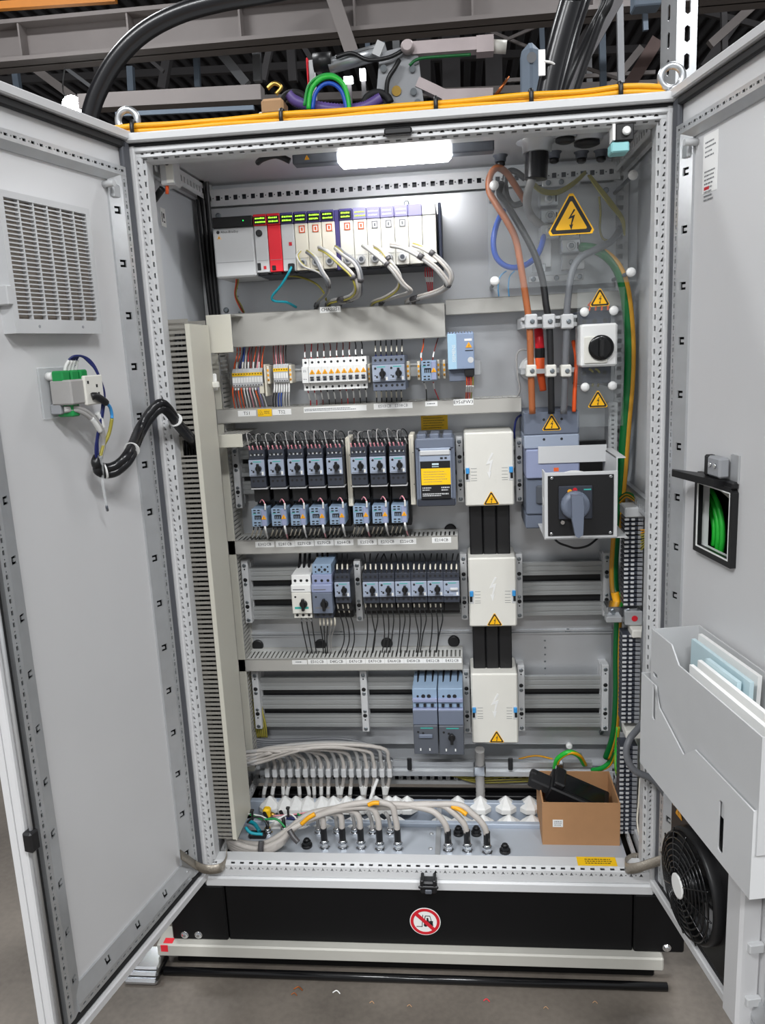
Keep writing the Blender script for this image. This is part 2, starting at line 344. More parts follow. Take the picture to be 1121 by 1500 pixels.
for a in ((-10, 55, 6, 118, 150, 6, 11, 'hall_steel'), (308, 58, 5.4, 362, 124, 5.4, 13, 'mgrey'), (486, -10, 4.8, 520, 90, 4.8, 20, 'hall_steel'), (70, 80, 6.5, 140, 132, 6.5, 5, 'mgrey'),
          (905, 0, 4.2, 830, 132, 4.2, 16, 'hall_dark'), (880, 14, 5.2, 812, 130, 5.2, 12, 'hall_dark'), (962, 60, 6, 918, 132, 6, 18, 'rust_tube'), (940, 70, 6.4, 890, 132, 6.4, 10, 'hall_steel'),
          (1118, -5, 6, 1040, 66, 6, 12, 'hall_steel'), (1080, 30, 7, 1030, 100, 7, 12, 'hall_dark'), (680, 30, 7, 800, 80, 7, 4, 'hall_steel'), (806, 30, 6.8, 720, 68, 6.8, 4, 'hall_steel'),
          (1000, 10, 7, 1121, 40, 7, 8, 'hall_dark'), (560, 60, 7, 640, 30, 7, 5, 'hall_steel'), (860, 100, 6, 925, 122, 6, 4, 'hall_steel'), (213, 82, 6.2, 240, 105, 6.2, 5, 'hall_dark'),
          (440, 60, 6.6, 470, 110, 6.6, 7, 'hall_dark'), (1030, 120, 5, 1121, 60, 5, 10, 'hall_dark')):
    hall_bar('brace', *a)
for a in ((380, 146, 7, 1000, 122, 7, 10, 'hall_steel'), (-20, 120, 8, 480, 95, 8, 10, 'hall_dark'), (560, 88, 9, 1000, 70, 9, 10, 'hall_dark'), (740, 118, 6.4, 960, 106, 6.4, 5, 'hall_steel')):
    hall_bar('cross_beam', *a)
# high-bay lamps over the aisle in front, plus two added behind the cabinet to light the beams
for i, (p, e) in enumerate(HALL_LAMPS):
    t = thing('high_bay_or_added_lamp', ['rectangular LED high-bay lamp over the aisle in front, left one', 'rectangular LED high-bay lamp over the aisle in front, right one', 'rectangular LED high-bay lamp farthest in front of the cabinet', 'added unseen lamp behind the cabinet lighting the beams, left one', 'added unseen lamp behind the cabinet lighting the beams, right one'][i], 'lamp', p, 'lamps over the aisle')
    MB('mgrey').box(p[0]-.8, p[1]-.3, p[2], p[0]+.8, p[1]+.3, p[2]+.1, .02).build('housing', t)
    MB('lamp_face').box(p[0]-.75, p[1]-.25, p[2]-.01, p[0]+.75, p[1]+.25, p[2]-.001).build('diffuser', t)
    MB('steel').cyl((p[0]-.5, p[1], p[2]+.1), (p[0]-.5, p[1], 7.0), .01, 6).cyl((p[0]+.5, p[1], p[2]+.1), (p[0]+.5, p[1], 7.0), .01, 6).build('hanger_rod', t)
q = P(106, 156, 4.6)
t = thing('flood_lamp', 'small round white lamp glowing behind the open left cabinet door', 'lamp', q)
MB('hall_dark').lathe(q+Vector((0, .14, 0)), (0, -1, -.1), [(0, .03), (.02, .07), (.12, .085), (.13, .08)], 16).build('housing', t)
MB('flood').lathe(q, (0, -1, -.1), [(0, .078), (.015, .078), (.03, .05), (.035, .01)], 16).build('lens', t)
MB('steel').tube([q+Vector((0, .1, .06)), P(97, 142, 4.7), P(92, 128, 4.8), P(95, 100, 4.9)], .006, 5).build('cable', t)

# ================================================================ the cabinet
W, H, D = 1.2, 1.85, 0.5
AL, AR = 0.2202, 0.1785
CAB = thing('electrical_cabinet', 'tall light grey steel electrical cabinet standing open with both doors swung wide', 'cabinet', (W/2, D/2, -.2))
TRIH = [TRI(.0125, 0, .0052)]
def frame_side(mb, A, along, inward, L, w_plain=.013, mirror=False):
    # front face in the y=0 plane: plain lip, band with triangles and dots, then a 45 degree inner band with slots, then the return
    A, along, inward = Vector(A), Vector(along), Vector(inward); N = Vector((0, -1, 0)); Yv = Vector((0, 1, 0))
    mb.add([A, A+along*L, A+along*L+inward*w_plain, A+inward*w_plain], [(0, 1, 2, 3)])
    wb = .018; hs = [TRI(.0085, wb*.5, .0052), circle(.0205, wb*.5, .0021, 6)]
    if abs(along.x) > .5: hs = [[(x, y) for x, y in h] for h in hs]
    else: hs = [[(.0085+(b-wb*.5)*1.0, wb*.5+(a-.0085)) for a, b in hs[0]], hs[1]]
    if inward.z < 0: hs = [[(x, wb-y) for x, y in h] for h in hs]
    mb.perf(A+inward*w_plain, along, inward, L, wb, .025, hs, N, .0025)
    dg = (inward*.007+Yv*.013); wd = dg.length
    mb.perf(A+inward*(w_plain+wb), along, dg, L, wd, .025, [rect(.007, wd*.32, .018, wd*.68)], inward*.85-Yv*.5, .0025)
    B = A+inward*(w_plain+wb+.007)+Yv*.013; C_ = A+inward*(w_plain+wb+.007)+Yv*.05; E_ = A+Yv*.05
    for (p, q2) in ((B, C_), (C_, E_), (E_, A)): mb.add([p, p+along*L, q2+along*L, q2], [(0, 1, 2, 3)])
def build_nofix(mb, name, parent): return mb.build(name, parent)
for nm, args in (('frame_post', ((0, 0, 0), (0, 0, 1), (1, 0, 0), H)), ('frame_post', ((W, 0, 0), (0, 0, 1), (-1, 0, 0), H)),
                 ('top_rail', ((.017, -.0004, H), (1, 0, 0), (0, 0, -1), W-.034)), ('bottom_rail', ((.017, -.0004, 0), (1, 0, 0), (0, 0, 1), W-.034))):
    mb = MB('cab'); frame_side(mb, *args); mb.build(nm, CAB)
MB('cab').box(.012, -.006, H-.022, W-.012, .0, H-.009, .003).build('sealing_edge', CAB); MB('cab').box(.01, -.008, -.03, W-.01, .04, -.001, .004).build('sealing_edge', CAB)
MB('cab').box(.008, -.007, .02, .018, -.0005, H-.02, .003).build('sealing_edge', CAB); MB('cab').box(W-.018, -.007, .02, W-.008, -.0005, H-.02, .003).build('sealing_edge', CAB)
# rear frame
SQ = [rect(.006, .014, .019, .027), circle(.0005+.0, .0205, .0, 3)]
def rear_rail(z0, mn):
    mb = MB('cab'); mb.perf((.03, .447, z0), (1, 0, 0), (0, 0, 1), 1.14, .041, .025, [rect(.004, .013, .016, .026), circle(.0208, .0195, .0022, 6)], (0, -1, 0), .003)
    mb.use('dgrey'); mb.box(.03, .475, z0, 1.17, .49, z0+.041); mb.use('cab'); mb.box(.03, .447, z0-.002, 1.17, .478, z0); mb.box(.03, .447, z0+.041, 1.17, .478, z0+.043); mb.build(mn, CAB)  # dark grey back painted in so the rail holes look shaded
rear_rail(H-.065, 'rear_rail'); rear_rail(.014, 'rear_rail')
for x0 in (.006, W-.046):
    mb = MB('cab'); mb.perf((x0, .452, 0), (0, 0, 1), (1, 0, 0), H, .04, .025, [rect(.006, .014, .018, .026)], (0, -1, 0), .003); mb.box(x0, .475, 0, x0+.04, .49, H); mb.build('rear_post', CAB)
for sx in (0, 1):
    for z0 in (0.004, H-.05):
        mb = MB('cab'); x0 = .012 if sx == 0 else W-.012; n_ = (1, 0, 0) if sx == 0 else (-1, 0, 0)
        mb.perf((x0+n_[0]*.03, .05, z0), (0, 1, 0), (0, 0, 1), .40, .04, .025, [rect(.005, .013, .018, .027)], n_, .003)
        mb.box(x0, .05, z0, x0+n_[0]*.012, .45, z0+.04); mb.build('depth_rail', CAB)
MB('cab_in').box(-.004, .052, .0, .004, D, H).build('side_panel', CAB)
MB('cab_in').box(W-.004, .052, .0, W+.004, D, H).build('side_panel', CAB)
MB('cab_in').box(0, D-.005, 0, W, D+.004, H).build('back_panel', CAB)
mb = MB('cab'); mb.box(-.012, -.022, H-.003, W+.012, D+.01, H+.017, .004); mb.box(.05, .05, H-.008, W-.05, D-.06, H-.003); mb.build('roof_panel', CAB)
MB('rubber').box(.0, -.009, H-.0085, W, .012, H-.003).build('gasket', CAB)
# mounting plate and its lower seam
mb = MB('plate'); mb.box(.045, .43, .158, 1.158, .434, 1.775, .002); mb.box(.045, .424, .519, 1.158, .431, .523); mb.box(.045, .424, .527, 1.158, .431, .531); mb.build('mounting_plate', CAB)
mb = MB('zinc_dark')
for (x, z) in ((.075, 1.755), (.075, 1.5), (.6, 1.755), (1.13, 1.755), (1.13, .2), (.6, .2), (.35, .525), (.85, .525), (1.03, .525)): mb.lathe((x, .43, z), (0, -1, 0), [(0, .008), (.003, .008), (.005, .005)], 8)
mb.build('plate_screw', CAB, kind='stuff')
mb = MB('zinc_dark')
for k in range(9):
    for (x, zz) in ((.963, .32), (.112, 1.47)): mb.cyl((x, .4305, zz+k*.022), (x, .4285, zz+k*.022), .003, 6)
mb.build('plate_hole', CAB, kind='stuff')
# floor: front steel plates, membrane entries behind
zf = 0.0
for (x0, x1) in ((.055, .632), (.638, 1.145)):
    MB('gland_plate').box(x0, .045, zf-.004, x1, .232, zf, .001).build('gland_plate', CAB)
MB('entry_frame').box(.05, .233, -.05, 1.15, .25, .012, .002).build('entry_bar', CAB); MB('entry_frame').box(.05, .325, -.05, 1.15, .345, .022, .002).build('entry_bar', CAB)
MB('black').box(.05, .42, -.06, 1.15, .445, -.012, .002).build('recess_shade', CAB); MB('black').box(.05, .25, -.06, 1.15, .44, -.05).build('recess_shade', CAB)  # black pieces stand in for the shade of the open recess
mb = MB('zinc'); mb.box(.628, .045, .0, .642, .232, .004, .001); mb.box(.628, .25, .0, .642, .35, .02, .001); mb.build('joint_strip', CAB)
mb = MB('zinc')
for (x, y) in ((.615, .07), (.655, .07), (.615, .13), (.655, .13), (.615, .2), (.655, .2), (1.12, .09), (.1, .08), (1.12, .2), (1.0, .062), (.8, .06)): mb.lathe((x, y, zf), (0, 0, 1), [(0, .006), (.002, .006), (.004, .003)], 8)
mb.build('plate_bolt', CAB, kind='stuff')
def membrane(u, v, big=1.0, z=.012):
    q = PZ(u, v, z); r = .04*big; mb = MB('silicone')
    mb.lathe((q.x, q.y, z-.02), (0, 0, 1), [(0, r), (.014, r), (.02, r*.86), (.026, r*.62), (.036, r*.3), (.041, r*.14), (.043, .002)], 8, False); mb.build('cable_membrane', CAB)
for u in (408, 441, 474): membrane(u, 1205, 1.0, .0)
for u in (520, 548, 578, 648, 676, 708, 746, 780): membrane(u, 1204, .92, .0)
for u in (396, 418, 434, 451, 472, 489, 508, 528, 551, 570, 580, 597, 671, 704, 741, 776): membrane(u, 1176, .85, .016)
# plinth
mb = MB('plinth'); mb.box(.06, .0, -.2, W-.06, .015, -.031, .003); mb.build('plinth_panel', CAB)
for (x0, x1) in ((-.10, .058), (W-.058, W+.07)): MB('plinth').box(x0, -.004, -.2, x1, .06, -.031, .004).build('plinth_corner', CAB)
MB('plinth').box(0, .06, -.2, .02, .5, -.03).box(W-.02, .06, -.2, W, .5, -.03).box(.02, .48, -.2, W-.02, .5, -.03).build('plinth_side', CAB)
for (u, v) in ((271, 1369), (291, 1369), (977, 1388)): q = P(u, v, -.004); mb = MB('chrome'); mb.lathe(q, (0, -1, 0), [(0, .008), (.004, .008), (.006, .005)], 6, False).lathe(q, (0, -1, 0), [(0, .011), (.002, .011)], 12).build('plinth_bolt', CAB)
# hinges
def hinge(x, z, sg):
    mb = MB('chrome'); mb.box(x, -.024, z+.022, x+sg*.016, -.002, z+.04, .003); mb.box(x, -.024, z-.04, x+sg*.016, -.002, z-.022, .003)
    mb.use('black').box(x+sg*.002, -.028, z-.02, x+sg*.015, -.002, z+.02, .003); mb.use('chrome').cyl((x+sg*.008, -.018, z-.045), (x+sg*.008, -.018, z+.045), .004, 8); mb.build('hinge', CAB)
for (u, v) in ((176, 255), (236, 612), (259, 966), (287, 1232)): hinge(-.018, PX(u, v, -.01).z, 1)
for (u, v) in ((1001, 285), (984, 575), (976, 900), (966, 1210)): hinge(W+.018, P(u, v, -.01).z, -1)
# bottom lock keeper
q = P(627, 1271, -.02); mb = MB('black'); mb.box(q.x-.022, -.03, -.022, q.x+.022, .0, .012, .004); mb.box(q.x-.026, -.035, -.004, q.x+.026, -.03, .004, .002); mb.box(q.x-.02, -.035, .002, q.x-.012, .03, .02, .002); mb.box(q.x+.012, -.035, .002, q.x+.02, .03, .02, .002)
mb.use('dgrey').box(q.x-.009, -.037, -.018, q.x+.009, -.031, -.006, .002); mb.build('lock_keeper', CAB)
# ---- doors: local axes s (from hinge), n (inner side), z
Z0, Z1, S1 = -.008, 1.872, .592
RSLOT = [rect(.005, .007, .014, .012), circle(.0195, .0095, .0018, 6)]
CLIPH = [[(.05, .010), (.066, .010), (.066, .026), (.061, .026), (.061, .017), (.055, .017), (.055, .026), (.05, .026)]]
def door(side):
    mir = side == 'R'; rot = math.atan2(-math.cos(AL), -math.sin(AL)) if side == 'L' else math.atan2(-math.cos(AR), math.sin(AR))
    loc = Vector((0, 0, 0)) if side == 'L' else Vector((W, 0, 0))
    mb = MB('door_in')
    hole = [] if side == 'L' else [rect(.168, .932, .306, 1.072)]
    mb.prism(rect(-.012, Z0, S1, Z1), -.016, 0.0, 'y', hole)
    for r_ in ((-.012, Z0, S1, Z0+.022), (-.012, Z1-.02, S1, Z1), (S1-.022, Z0+.022, S1, Z1-.02), (-.012, Z0+.022, .004, Z1-.02)): mb.box(r_[0], -.0, r_[1], r_[2], .02, r_[3], .003)
    me = mb.mesh('door', mir=mir); o = bpy.data.objects.new('door', me); COL.objects.link(o); o.parent = CAB
    o.location = loc-Vector(CAB.location); o.rotation_euler = (0, 0, rot); ORG[o.name] = Vector((0, 0, 0))
    o['label'] = 'light grey door swung open at the %s of the cabinet' % ('left' if side == 'L' else 'right')
    g_ = MB('rubber')
    for r_ in ((.02, Z0+.024, S1-.024, Z0+.04), (.02, Z1-.038, S1-.024, Z1-.021), (S1-.04, Z0+.04, S1-.024, Z1-.038)): g_.box(r_[0], .0, r_[1], r_[2], .012, r_[3], .003)
    g_.use('gap_grey').box(.006, 0, Z0+.024, .034, .012, Z1-.021, .003); g_.build('gasket', o, mir=mir)
    st = (('v', .036, Z0+.046, Z1-.10, 1), ('v', S1-.044, Z0+.046, Z1-.10, -1), ('h', Z0+.046, .07, S1-.08, 1), ('h', Z1-.08, .036, S1-.044, -1))
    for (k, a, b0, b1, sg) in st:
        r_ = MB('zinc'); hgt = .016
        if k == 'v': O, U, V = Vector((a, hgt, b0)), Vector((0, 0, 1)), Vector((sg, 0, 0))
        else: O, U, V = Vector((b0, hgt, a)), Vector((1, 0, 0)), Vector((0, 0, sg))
        L = b1-b0; N = Vector((0, 1, 0)); r_.perf(O, U, V, L, .019, .023, RSLOT, N, .003)
        wd = .036 if not (k == 'h' and sg < 0) else .014; sl = V*wd-N*(hgt-.005); sw = sl.length
        if wd > .03: r_.perf(O+V*.019, U, sl, L, sw, .113, [[(x, y*sw/.036) for x, y in CLIPH[0]]], N, .003)
        else: r_.add([O+V*.019, O+V*.019+U*L, O+V*.019+U*L+sl, O+V*.019+sl], [(0, 1, 2, 3)])
        e = O+V*.019+sl; e2 = e-N*.005; b_ = O-N*hgt
        for (p, q2) in ((e, e2), (O, b_)): r_.add([p, p+U*L, q2+U*L, q2], [(0, 1, 2, 3)])
        for ss in (0, L): r_.add([O+U*ss, O+V*.019+U*ss, e+U*ss, e2+U*ss, b_+U*ss], [(0, 1, 2, 3, 4)])
        r_.build('stiffener_rail', o, mir=mir)
        f_ = MB('rubber'); e0 = O-N*(hgt-.001)+V*.002; f_.add([e0, e0+U*L, e0+U*L+V*(.017+wd*.9), e0+V*(.017+wd*.9)]+[q3-N*.001 for q3 in (e0, e0+U*L, e0+U*L+V*(.017+wd*.9), e0+V*(.017+wd*.9))], [(0, 1, 2, 3), (4, 5, 6, 7), (0, 1, 5, 4), (1, 2, 6, 5), (2, 3, 7, 6), (3, 0, 4, 7)]); f_.build('rail_shade', o, mir=mir)  # black sheet laid under the rail so its clip holes look shaded
    for zz in (Z0+.07, Z1-.13): MB('zinc').box(.036, 0, zz-.02, .085, .014, zz+.01, .003).build('corner_clamp', o, mir=mir)
    MB('lgrey').cyl((.1, 0, Z1-.125), (.1, .028, Z1-.125), .007, 8).build('stop_pin', o, mir=mir)
    return o
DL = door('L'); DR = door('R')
def Mdoor(side):
    if side == 'L': sv = Vector((-math.sin(AL), -math.cos(AL), 0)); nv = Vector((math.cos(AL), -math.sin(AL), 0)); h = Vector((0, 0, 0))
    else: sv = Vector((math.sin(AR), -math.cos(AR), 0)); nv = Vector((-math.cos(AR), -math.sin(AR), 0)); h = Vector((W, 0, 0))
    return sv, nv, h
def onL(u, v, n=0.0): return _on('L', u, v, n)
def onR(u, v, n=0.0): return _on('R', u, v, n)
def _on(side, u, v, n):
    sv, nv, h = Mdoor(side); d = ray(u, v); t = (n-(CAM-h).dot(nv))/d.dot(nv); q = CAM+d*t; return Vector(((q-h).dot(sv), n, q.z))
def d2w(side, q): sv, nv, h = Mdoor(side); return h+sv*q[0]+nv*q[1]+Vector((0, 0, q[2]))
def door_thing(side, name, label, cat, base, group=None):
    rot = math.atan2(-math.cos(AL), -math.sin(AL)) if side == 'L' else math.atan2(-math.cos(AR), math.sin(AR))
    return thing(name, label, cat, d2w(side, base), group, rot, org=base)

# ================================================================ shared builders
def tri_sign(mb, c, ex, ez, n, h, mats=('signyellow', 'ink', 'signyellow', 'ink')):
    c, ex, ez, n = Vector(c), Vector(ex), Vector(ez), Vector(n); w = h/.866/2
    def tri(sc, k, off):
        pts = []
        for a in (90, 210, 330):
            for da in (-1, 1):
                r = h*.667*sc; ctr = (math.cos(math.radians(a)), math.sin(math.radians(a))); tn = (-ctr[1], ctr[0])
                pts.append((ctr[0]*r*(1-k*.04)+tn[0]*da*k*.05*h, ctr[1]*r*(1-k*.04)+tn[1]*da*k*.05*h-h*.167+.0))
        return [c+ex*x+ez*(z+h*.0)+n*off for x, z in pts]
    for sc, m_, off in ((1.0, mats[0], .0006), (.9, mats[1], .0010), (.68, mats[2], .0014)):
        p = tri(sc, 1 if sc > .7 else .4, off); mb.use(m_); mb.add(p, [tuple(range(len(p)))])
        if off < .0008: b = [q-n*.0006 for q in p]; mb.add(p+b, [(i, (i+1) % 6, 6+(i+1) % 6, 6+i) for i in range(6)])
    bolt = [(.08, .30), (-.10, .0), (.03, .04), (-.02, -.18), (-.07, -.16), (.0, -.34), (.06, -.15), (.02, -.17), (.12, .13), (0.0, .09), (.13, .28)]
    mb.use(mats[3]); p = [c+ex*(x*h*.8)+ez*(z*h*.8-h*.15)+n*.0018 for x, z in bolt]
    tr = tessellate_polygon([[Vector((x, z, 0)) for x, z in bolt]]); mb.add(p, [tuple(t) for t in tr])
    return mb
EX, EZ, NY = Vector((1, 0, 0)), Vector((0, 0, 1)), Vector((0, -1, 0))
def wire(name, label, m_, pts, r, group=None, cat='wire', n=6, sub=5, sleeve=None, parent=None, world=False, ridge=0):
    w = pts if world else path(pts)
    if parent is not None: return MB(m_).tube(w, r, n, sub, ridge=ridge).build(name, parent)
    if not sleeve: return MB(m_).tube(w, r, n, sub, ridge=ridge).build(name, label=label, cat=cat, group=group)
    t = thing(name, label, cat, w[-1], group); MB(m_).tube(w, r, n, sub).build('core', t)
    sp = spline([Vector(q) for q in w], 8)
    for (f0, f1, sm, sr) in sleeve:
        i0 = int(f0*(len(sp)-1)); i1 = max(i0+1, int(f1*(len(sp)-1)))
        MB(sm).tube(sp[i0:i1+1], r*sr, n, smooth_path=False).build('marker_sleeve', t)
    return t
def tagplate(parent, u, v, Y, wpx, hpx, txt, size=.62, m_='paper', ink='ink', plain=False):
    q = P(u, v, Y); k = mpp(u, v, Y); w, h = wpx*k, hpx*k
    tg = MB(m_).box(q.x-w/2, Y-.0008, q.z-h/2, q.x+w/2, Y+.0002, q.z+h/2).build('name_tag', parent)
    if txt: MB(ink).text(txt, h*size, front(q.x, q.z, Y-.0011)).build('lettering', tg)
    return tg
def print_lines(mb, x0, x1, zs, Y, h, ink='ink_grey', ragged=.25):
    mb.use(ink)
    for z in zs:
        x = x0; xe = x1-(x1-x0)*ragged*random.random()
        while x < xe:
            w = random.uniform(.0015, .005); mb.add([(x, Y, z), (min(x+w, xe), Y, z), (min(x+w, xe), Y, z+h), (x, Y, z+h)], [(0, 1, 2, 3)]); x += w+.0012
    return mb

# ================================================================ wiring ducts
def hduct(uL, uR, vLt, vLb, vRt, vRb, Yf, label, cover='duct', teeth='duct_teeth', Yb=.43, top=True):
    a, b, c, d = P(uL, vLt, Yf), P(uL, vLb, Yf), P(uR, vRt, Yf), P(uR, vRb, Yf)
    x0, x1 = (a.x+b.x)/2, (c.x+d.x)/2; z1, z0 = (a.z+c.z)/2, (b.z+d.z)/2
    t = thing('wiring_duct', label, 'duct', ((x0+x1)/2, Yb, z0), 'horizontal wiring ducts')
    MB('duct').box(x0, Yb-.004, z0, x1, Yb, z1).build('base', t)
    for zz, nz in ((z1-.0015, 1), (z0+.0015, -1)):
        wdt = Yb-Yf-.008
        MB(teeth).perf((x0, Yf+.006, zz), (1, 0, 0), (0, 1, 0), x1-x0, wdt, .0125, [rect(.004, wdt*.12, .0088, wdt*.72)], (0, 0, nz), .0015).build('slotted_wall', t)
    cv = MB(cover); cv.box(x0, Yf, z0-.001, x1, Yf+.002, z1+.001, .0006); cv.box(x0, Yf, z1-.0005, x1, Yf+.008, z1+.001); cv.box(x0, Yf, z0-.001, x1, Yf+.008, z0+.0005); cv.build('cover', t)
    return t, x0, x1, z0, z1
d1, *_ = hduct(340, 652, 459, 508, 445, 494, .33, 'grey wiring duct with plain cover under the controller rack', 'duct')
tagplate(d1, 484, 453.5, .33, 31, 8.5, 'CHASSIS1', .78)
d1b, *_ = hduct(653, 912, 441, 463, 424, 446, .375, 'narrow grey wiring duct at the right behind the clear cover', 'duct')
d2, *_ = hduct(318, 764, 604, 621, 578, 602, .33, 'grey wiring duct below the terminal blocks and white circuit breakers', 'duct')
tagplate(d2, 362, 605.5, .33, 27, 8.5, 'TS1', .8); tg = tagplate(d2, 388, 604.5, .33, 21, 11, None, m_='yellow')
q = P(382, 604.5, .3288); mb = MB('ink'); tri_sign(mb, (q.x, .329, q.z), EX, EZ, NY, .012, ('ink', 'yellow', 'yellow', 'ink')); print_lines(mb, q.x+.01, q.x+.026, [q.z-.003, q.z, q.z+.003], .3288, .0012, 'ink'); mb.build('printing', tg)
tagplate(d2, 413, 603.5, .33, 28, 8.5, 'TS2', .8)
tg = tagplate(d2, 491, 599, .33, 93, 8, None); q = P(491, 599, .329); mb = MB('ink_grey'); print_lines(mb, q.x-.085, q.x+.085, [q.z-.003, q.z+.001], .3288, .002); mb.build('lettering', tg)
tagplate(d2, 576, 594.5, .33, 57, 8.5, 'E503CB   E508CB', .7, ink='ink_grey'); tg = tagplate(d2, 632, 591.5, .33, 18, 7, None); q = P(632, 591.5, .329); mb = MB('ink_grey'); print_lines(mb, q.x-.011, q.x+.011, [q.z-.001], .3288, .003); mb.build('lettering', tg)
tagplate(d2, 679, 589, .33, 29, 9, 'E956PW3', .8)
d3, *_ = hduct(330, 671, 793, 812, 785.5, 805, .33, 'grey slotted wiring duct below the row of contactors', 'duct')
for u, v, s_ in ((388, 797.5, 'E302CB'), (418, 797, 'E281CB'), (446, 796, 'E271CB'), (475, 795, 'E270CB'), (504, 794.5, 'E264CB'), (538, 794, 'E252CB'), (568, 793.5, 'E232CB'), (596, 793, 'E226CB'), (647, 791, 'E214CB')):
    tagplate(d3, u, v, .33, 28, 8.5, s_, .72)
d4, *_ = hduct(344, 678, 968, 984, 963, 980, .33, 'grey slotted wiring duct with white teeth above the lowest busbars', 'duct')
tg = tagplate(d4, 439, 970, .33, 22, 6.5, None); q = P(439, 970, .329); mb = MB('ink_grey'); print_lines(mb, q.x-.012, q.x+.012, [q.z-.001], .3288, .003); mb.build('lettering', tg)
for i, s_ in enumerate(('E502CB', 'E482CB', 'E476CB', 'E470CB', 'E464CB', 'E458CB', 'E452CB', 'E432CB')):
    tagplate(d4, 465+i*28.2, 969.3-i*.25, .33, 28, 7.5, s_, .8)
# big vertical duct standing at the left frame post
X0, X1, Ya, Yb_, z0, z1 = .029, .090, .05, .195, .077, 1.464
t = thing('wiring_duct', 'tall slotted wiring duct with cream cover running down the left post', 'duct', (.056, .13, z0))
op0, op1 = P(288, 662, Ya).z, P(288, 640, Ya).z; pit = .01275
for (ya, n_) in ((Ya, -1), (Yb_-.004, 1)):
    mb = MB('duct_dark'); sl = lambda i, a=ya: False
    Lz = z1-z0; n = int(Lz/pit)
    ob0, ob1 = int((op0-z0)/pit), int((op1-z0)/pit)
    if ya == Ya:
        mb.perf((X0, ya, z0), (0, 0, 1), (1, 0, 0), ob0*pit, X1-X0-.008, pit, [rect(.0036, .007, .0092, .049)], (0, n_, 0), .002)
        mb.add([(X0, ya, z0+ob0*pit), (X0+.016, ya, z0+ob0*pit), (X0+.016, ya, z0+ob1*pit), (X0, ya, z0+ob1*pit)], [(0, 1, 2, 3)])
        mb.perf((X0, ya, z0+ob1*pit), (0, 0, 1), (1, 0, 0), z1-z0-ob1*pit, X1-X0-.008, pit, [rect(.0036, .007, .0092, .049)], (0, n_, 0), .002)
        mb.box(X1-.010, ya-.001, z0, X1-.003, ya+.001, z1)
    else: mb.perf((X0, ya, z0), (0, 0, 1), (1, 0, 0), Lz, X1-X0-.004, pit, [rect(.0036, .007, .0092, .049)], (0, n_, 0), .002)
    mb.build('slotted_wall', t)
MB('duct_dark').box(X0, Ya, z0, X0+.003, Yb_, z1).build('base', t)
cv = MB('duct_cover'); cv.box(X1-.002, Ya-.003, z0-.004, X1+.001, Yb_+.003, z1-.012, .0008); cv.box(X1-.01, Ya-.004, z0, X1, Ya-.002, z1-.012); cv.build('cover', t)
for k in range(7): MB('wblack').tube([(.038+.0066*k+.002*math.sin(k*2+i*1.3), .10+.014*(k % 3)+.004*math.sin(i+k), .1+i*.222) for i in range(7)], .0055, 7, 4).build('added_duct_cable', label=('first', 'second', 'third', 'fourth', 'fifth', 'sixth', 'seventh')[k]+' dark cable added in the tall slotted duct to darken its slots, counted from the left', cat='cable', group='cables inside the tall duct')  # cables added in black so the duct slots look shaded
# stub ducts joining it to the plate
def stub(u0, v0, u1, v1, Yf, Yb2, label, m_='duct_cover'):
    a, b = P(u0, v0, Yf), P(u1, v1, Yf); t = thing('wiring_duct', label, 'duct', ((a.x+b.x)/2, Yb2, b.z))
    MB(m_).box(a.x, Yf, b.z, b.x, Yf+.003, a.z, .001).build('cover', t)
    mb = MB('duct'); 
    for zz in (b.z+.001, a.z-.002): mb.perf((a.x, Yf+.004, zz), (1, 0, 0), (0, 1, 0), b.x-a.x, Yb2-Yf-.004, .0125, [rect(.004, .015, .0088, (Yb2-Yf)*.8)], (0, 0, 1), .0015)
    mb.build('slotted_wall', t); return t
stub(301, 462, 342, 516, .21, .33, 'short cream duct box at the top of the tall slotted duct')
stub(319, 637, 356, 655, .24, .42, 'small cream duct box beside the first motor starter')
# second vertical duct on the plate
a, b = P(307, 640, .33), P(337, 640, .33); c = P(353, 960, .33)
t = thing('wiring_duct', 'narrow vertical wiring duct behind the tall cream one', 'duct', (.08, .43, .12)); xr = (b.x+c.x)/2; zt = P(320, 518, .33).z
MB('duct').box(.05, .426, .12, xr, .43, zt).build('base', t); MB('duct_cover').box(.05, .33, .12, xr, .333, P(325, 650, .33).z, .001).box(.05, .333, P(325, 650, .33).z, xr-.004, .336, zt).build('cover', t)
MB('duct').perf((xr-.002, .336, .12), (0, 0, 1), (0, 1, 0), zt-.12, .09, .0127, [rect(.004, .01, .0088, .075)], (1, 0, 0), .0015).build('slotted_wall', t)
q = P(312, 560, .2); t = thing('cable_clip', 'small white cable clip on the cream duct beside the terminal blocks', 'clip', q); MB('white').box(q.x-.012, .2, q.z-.022, q.x+.010, .206, q.z+.022, .002).build('plate', t); MB('offwhite').box(q.x, .185, q.z-.015, q.x+.018, .2, q.z+.002, .003).build('jaw', t)

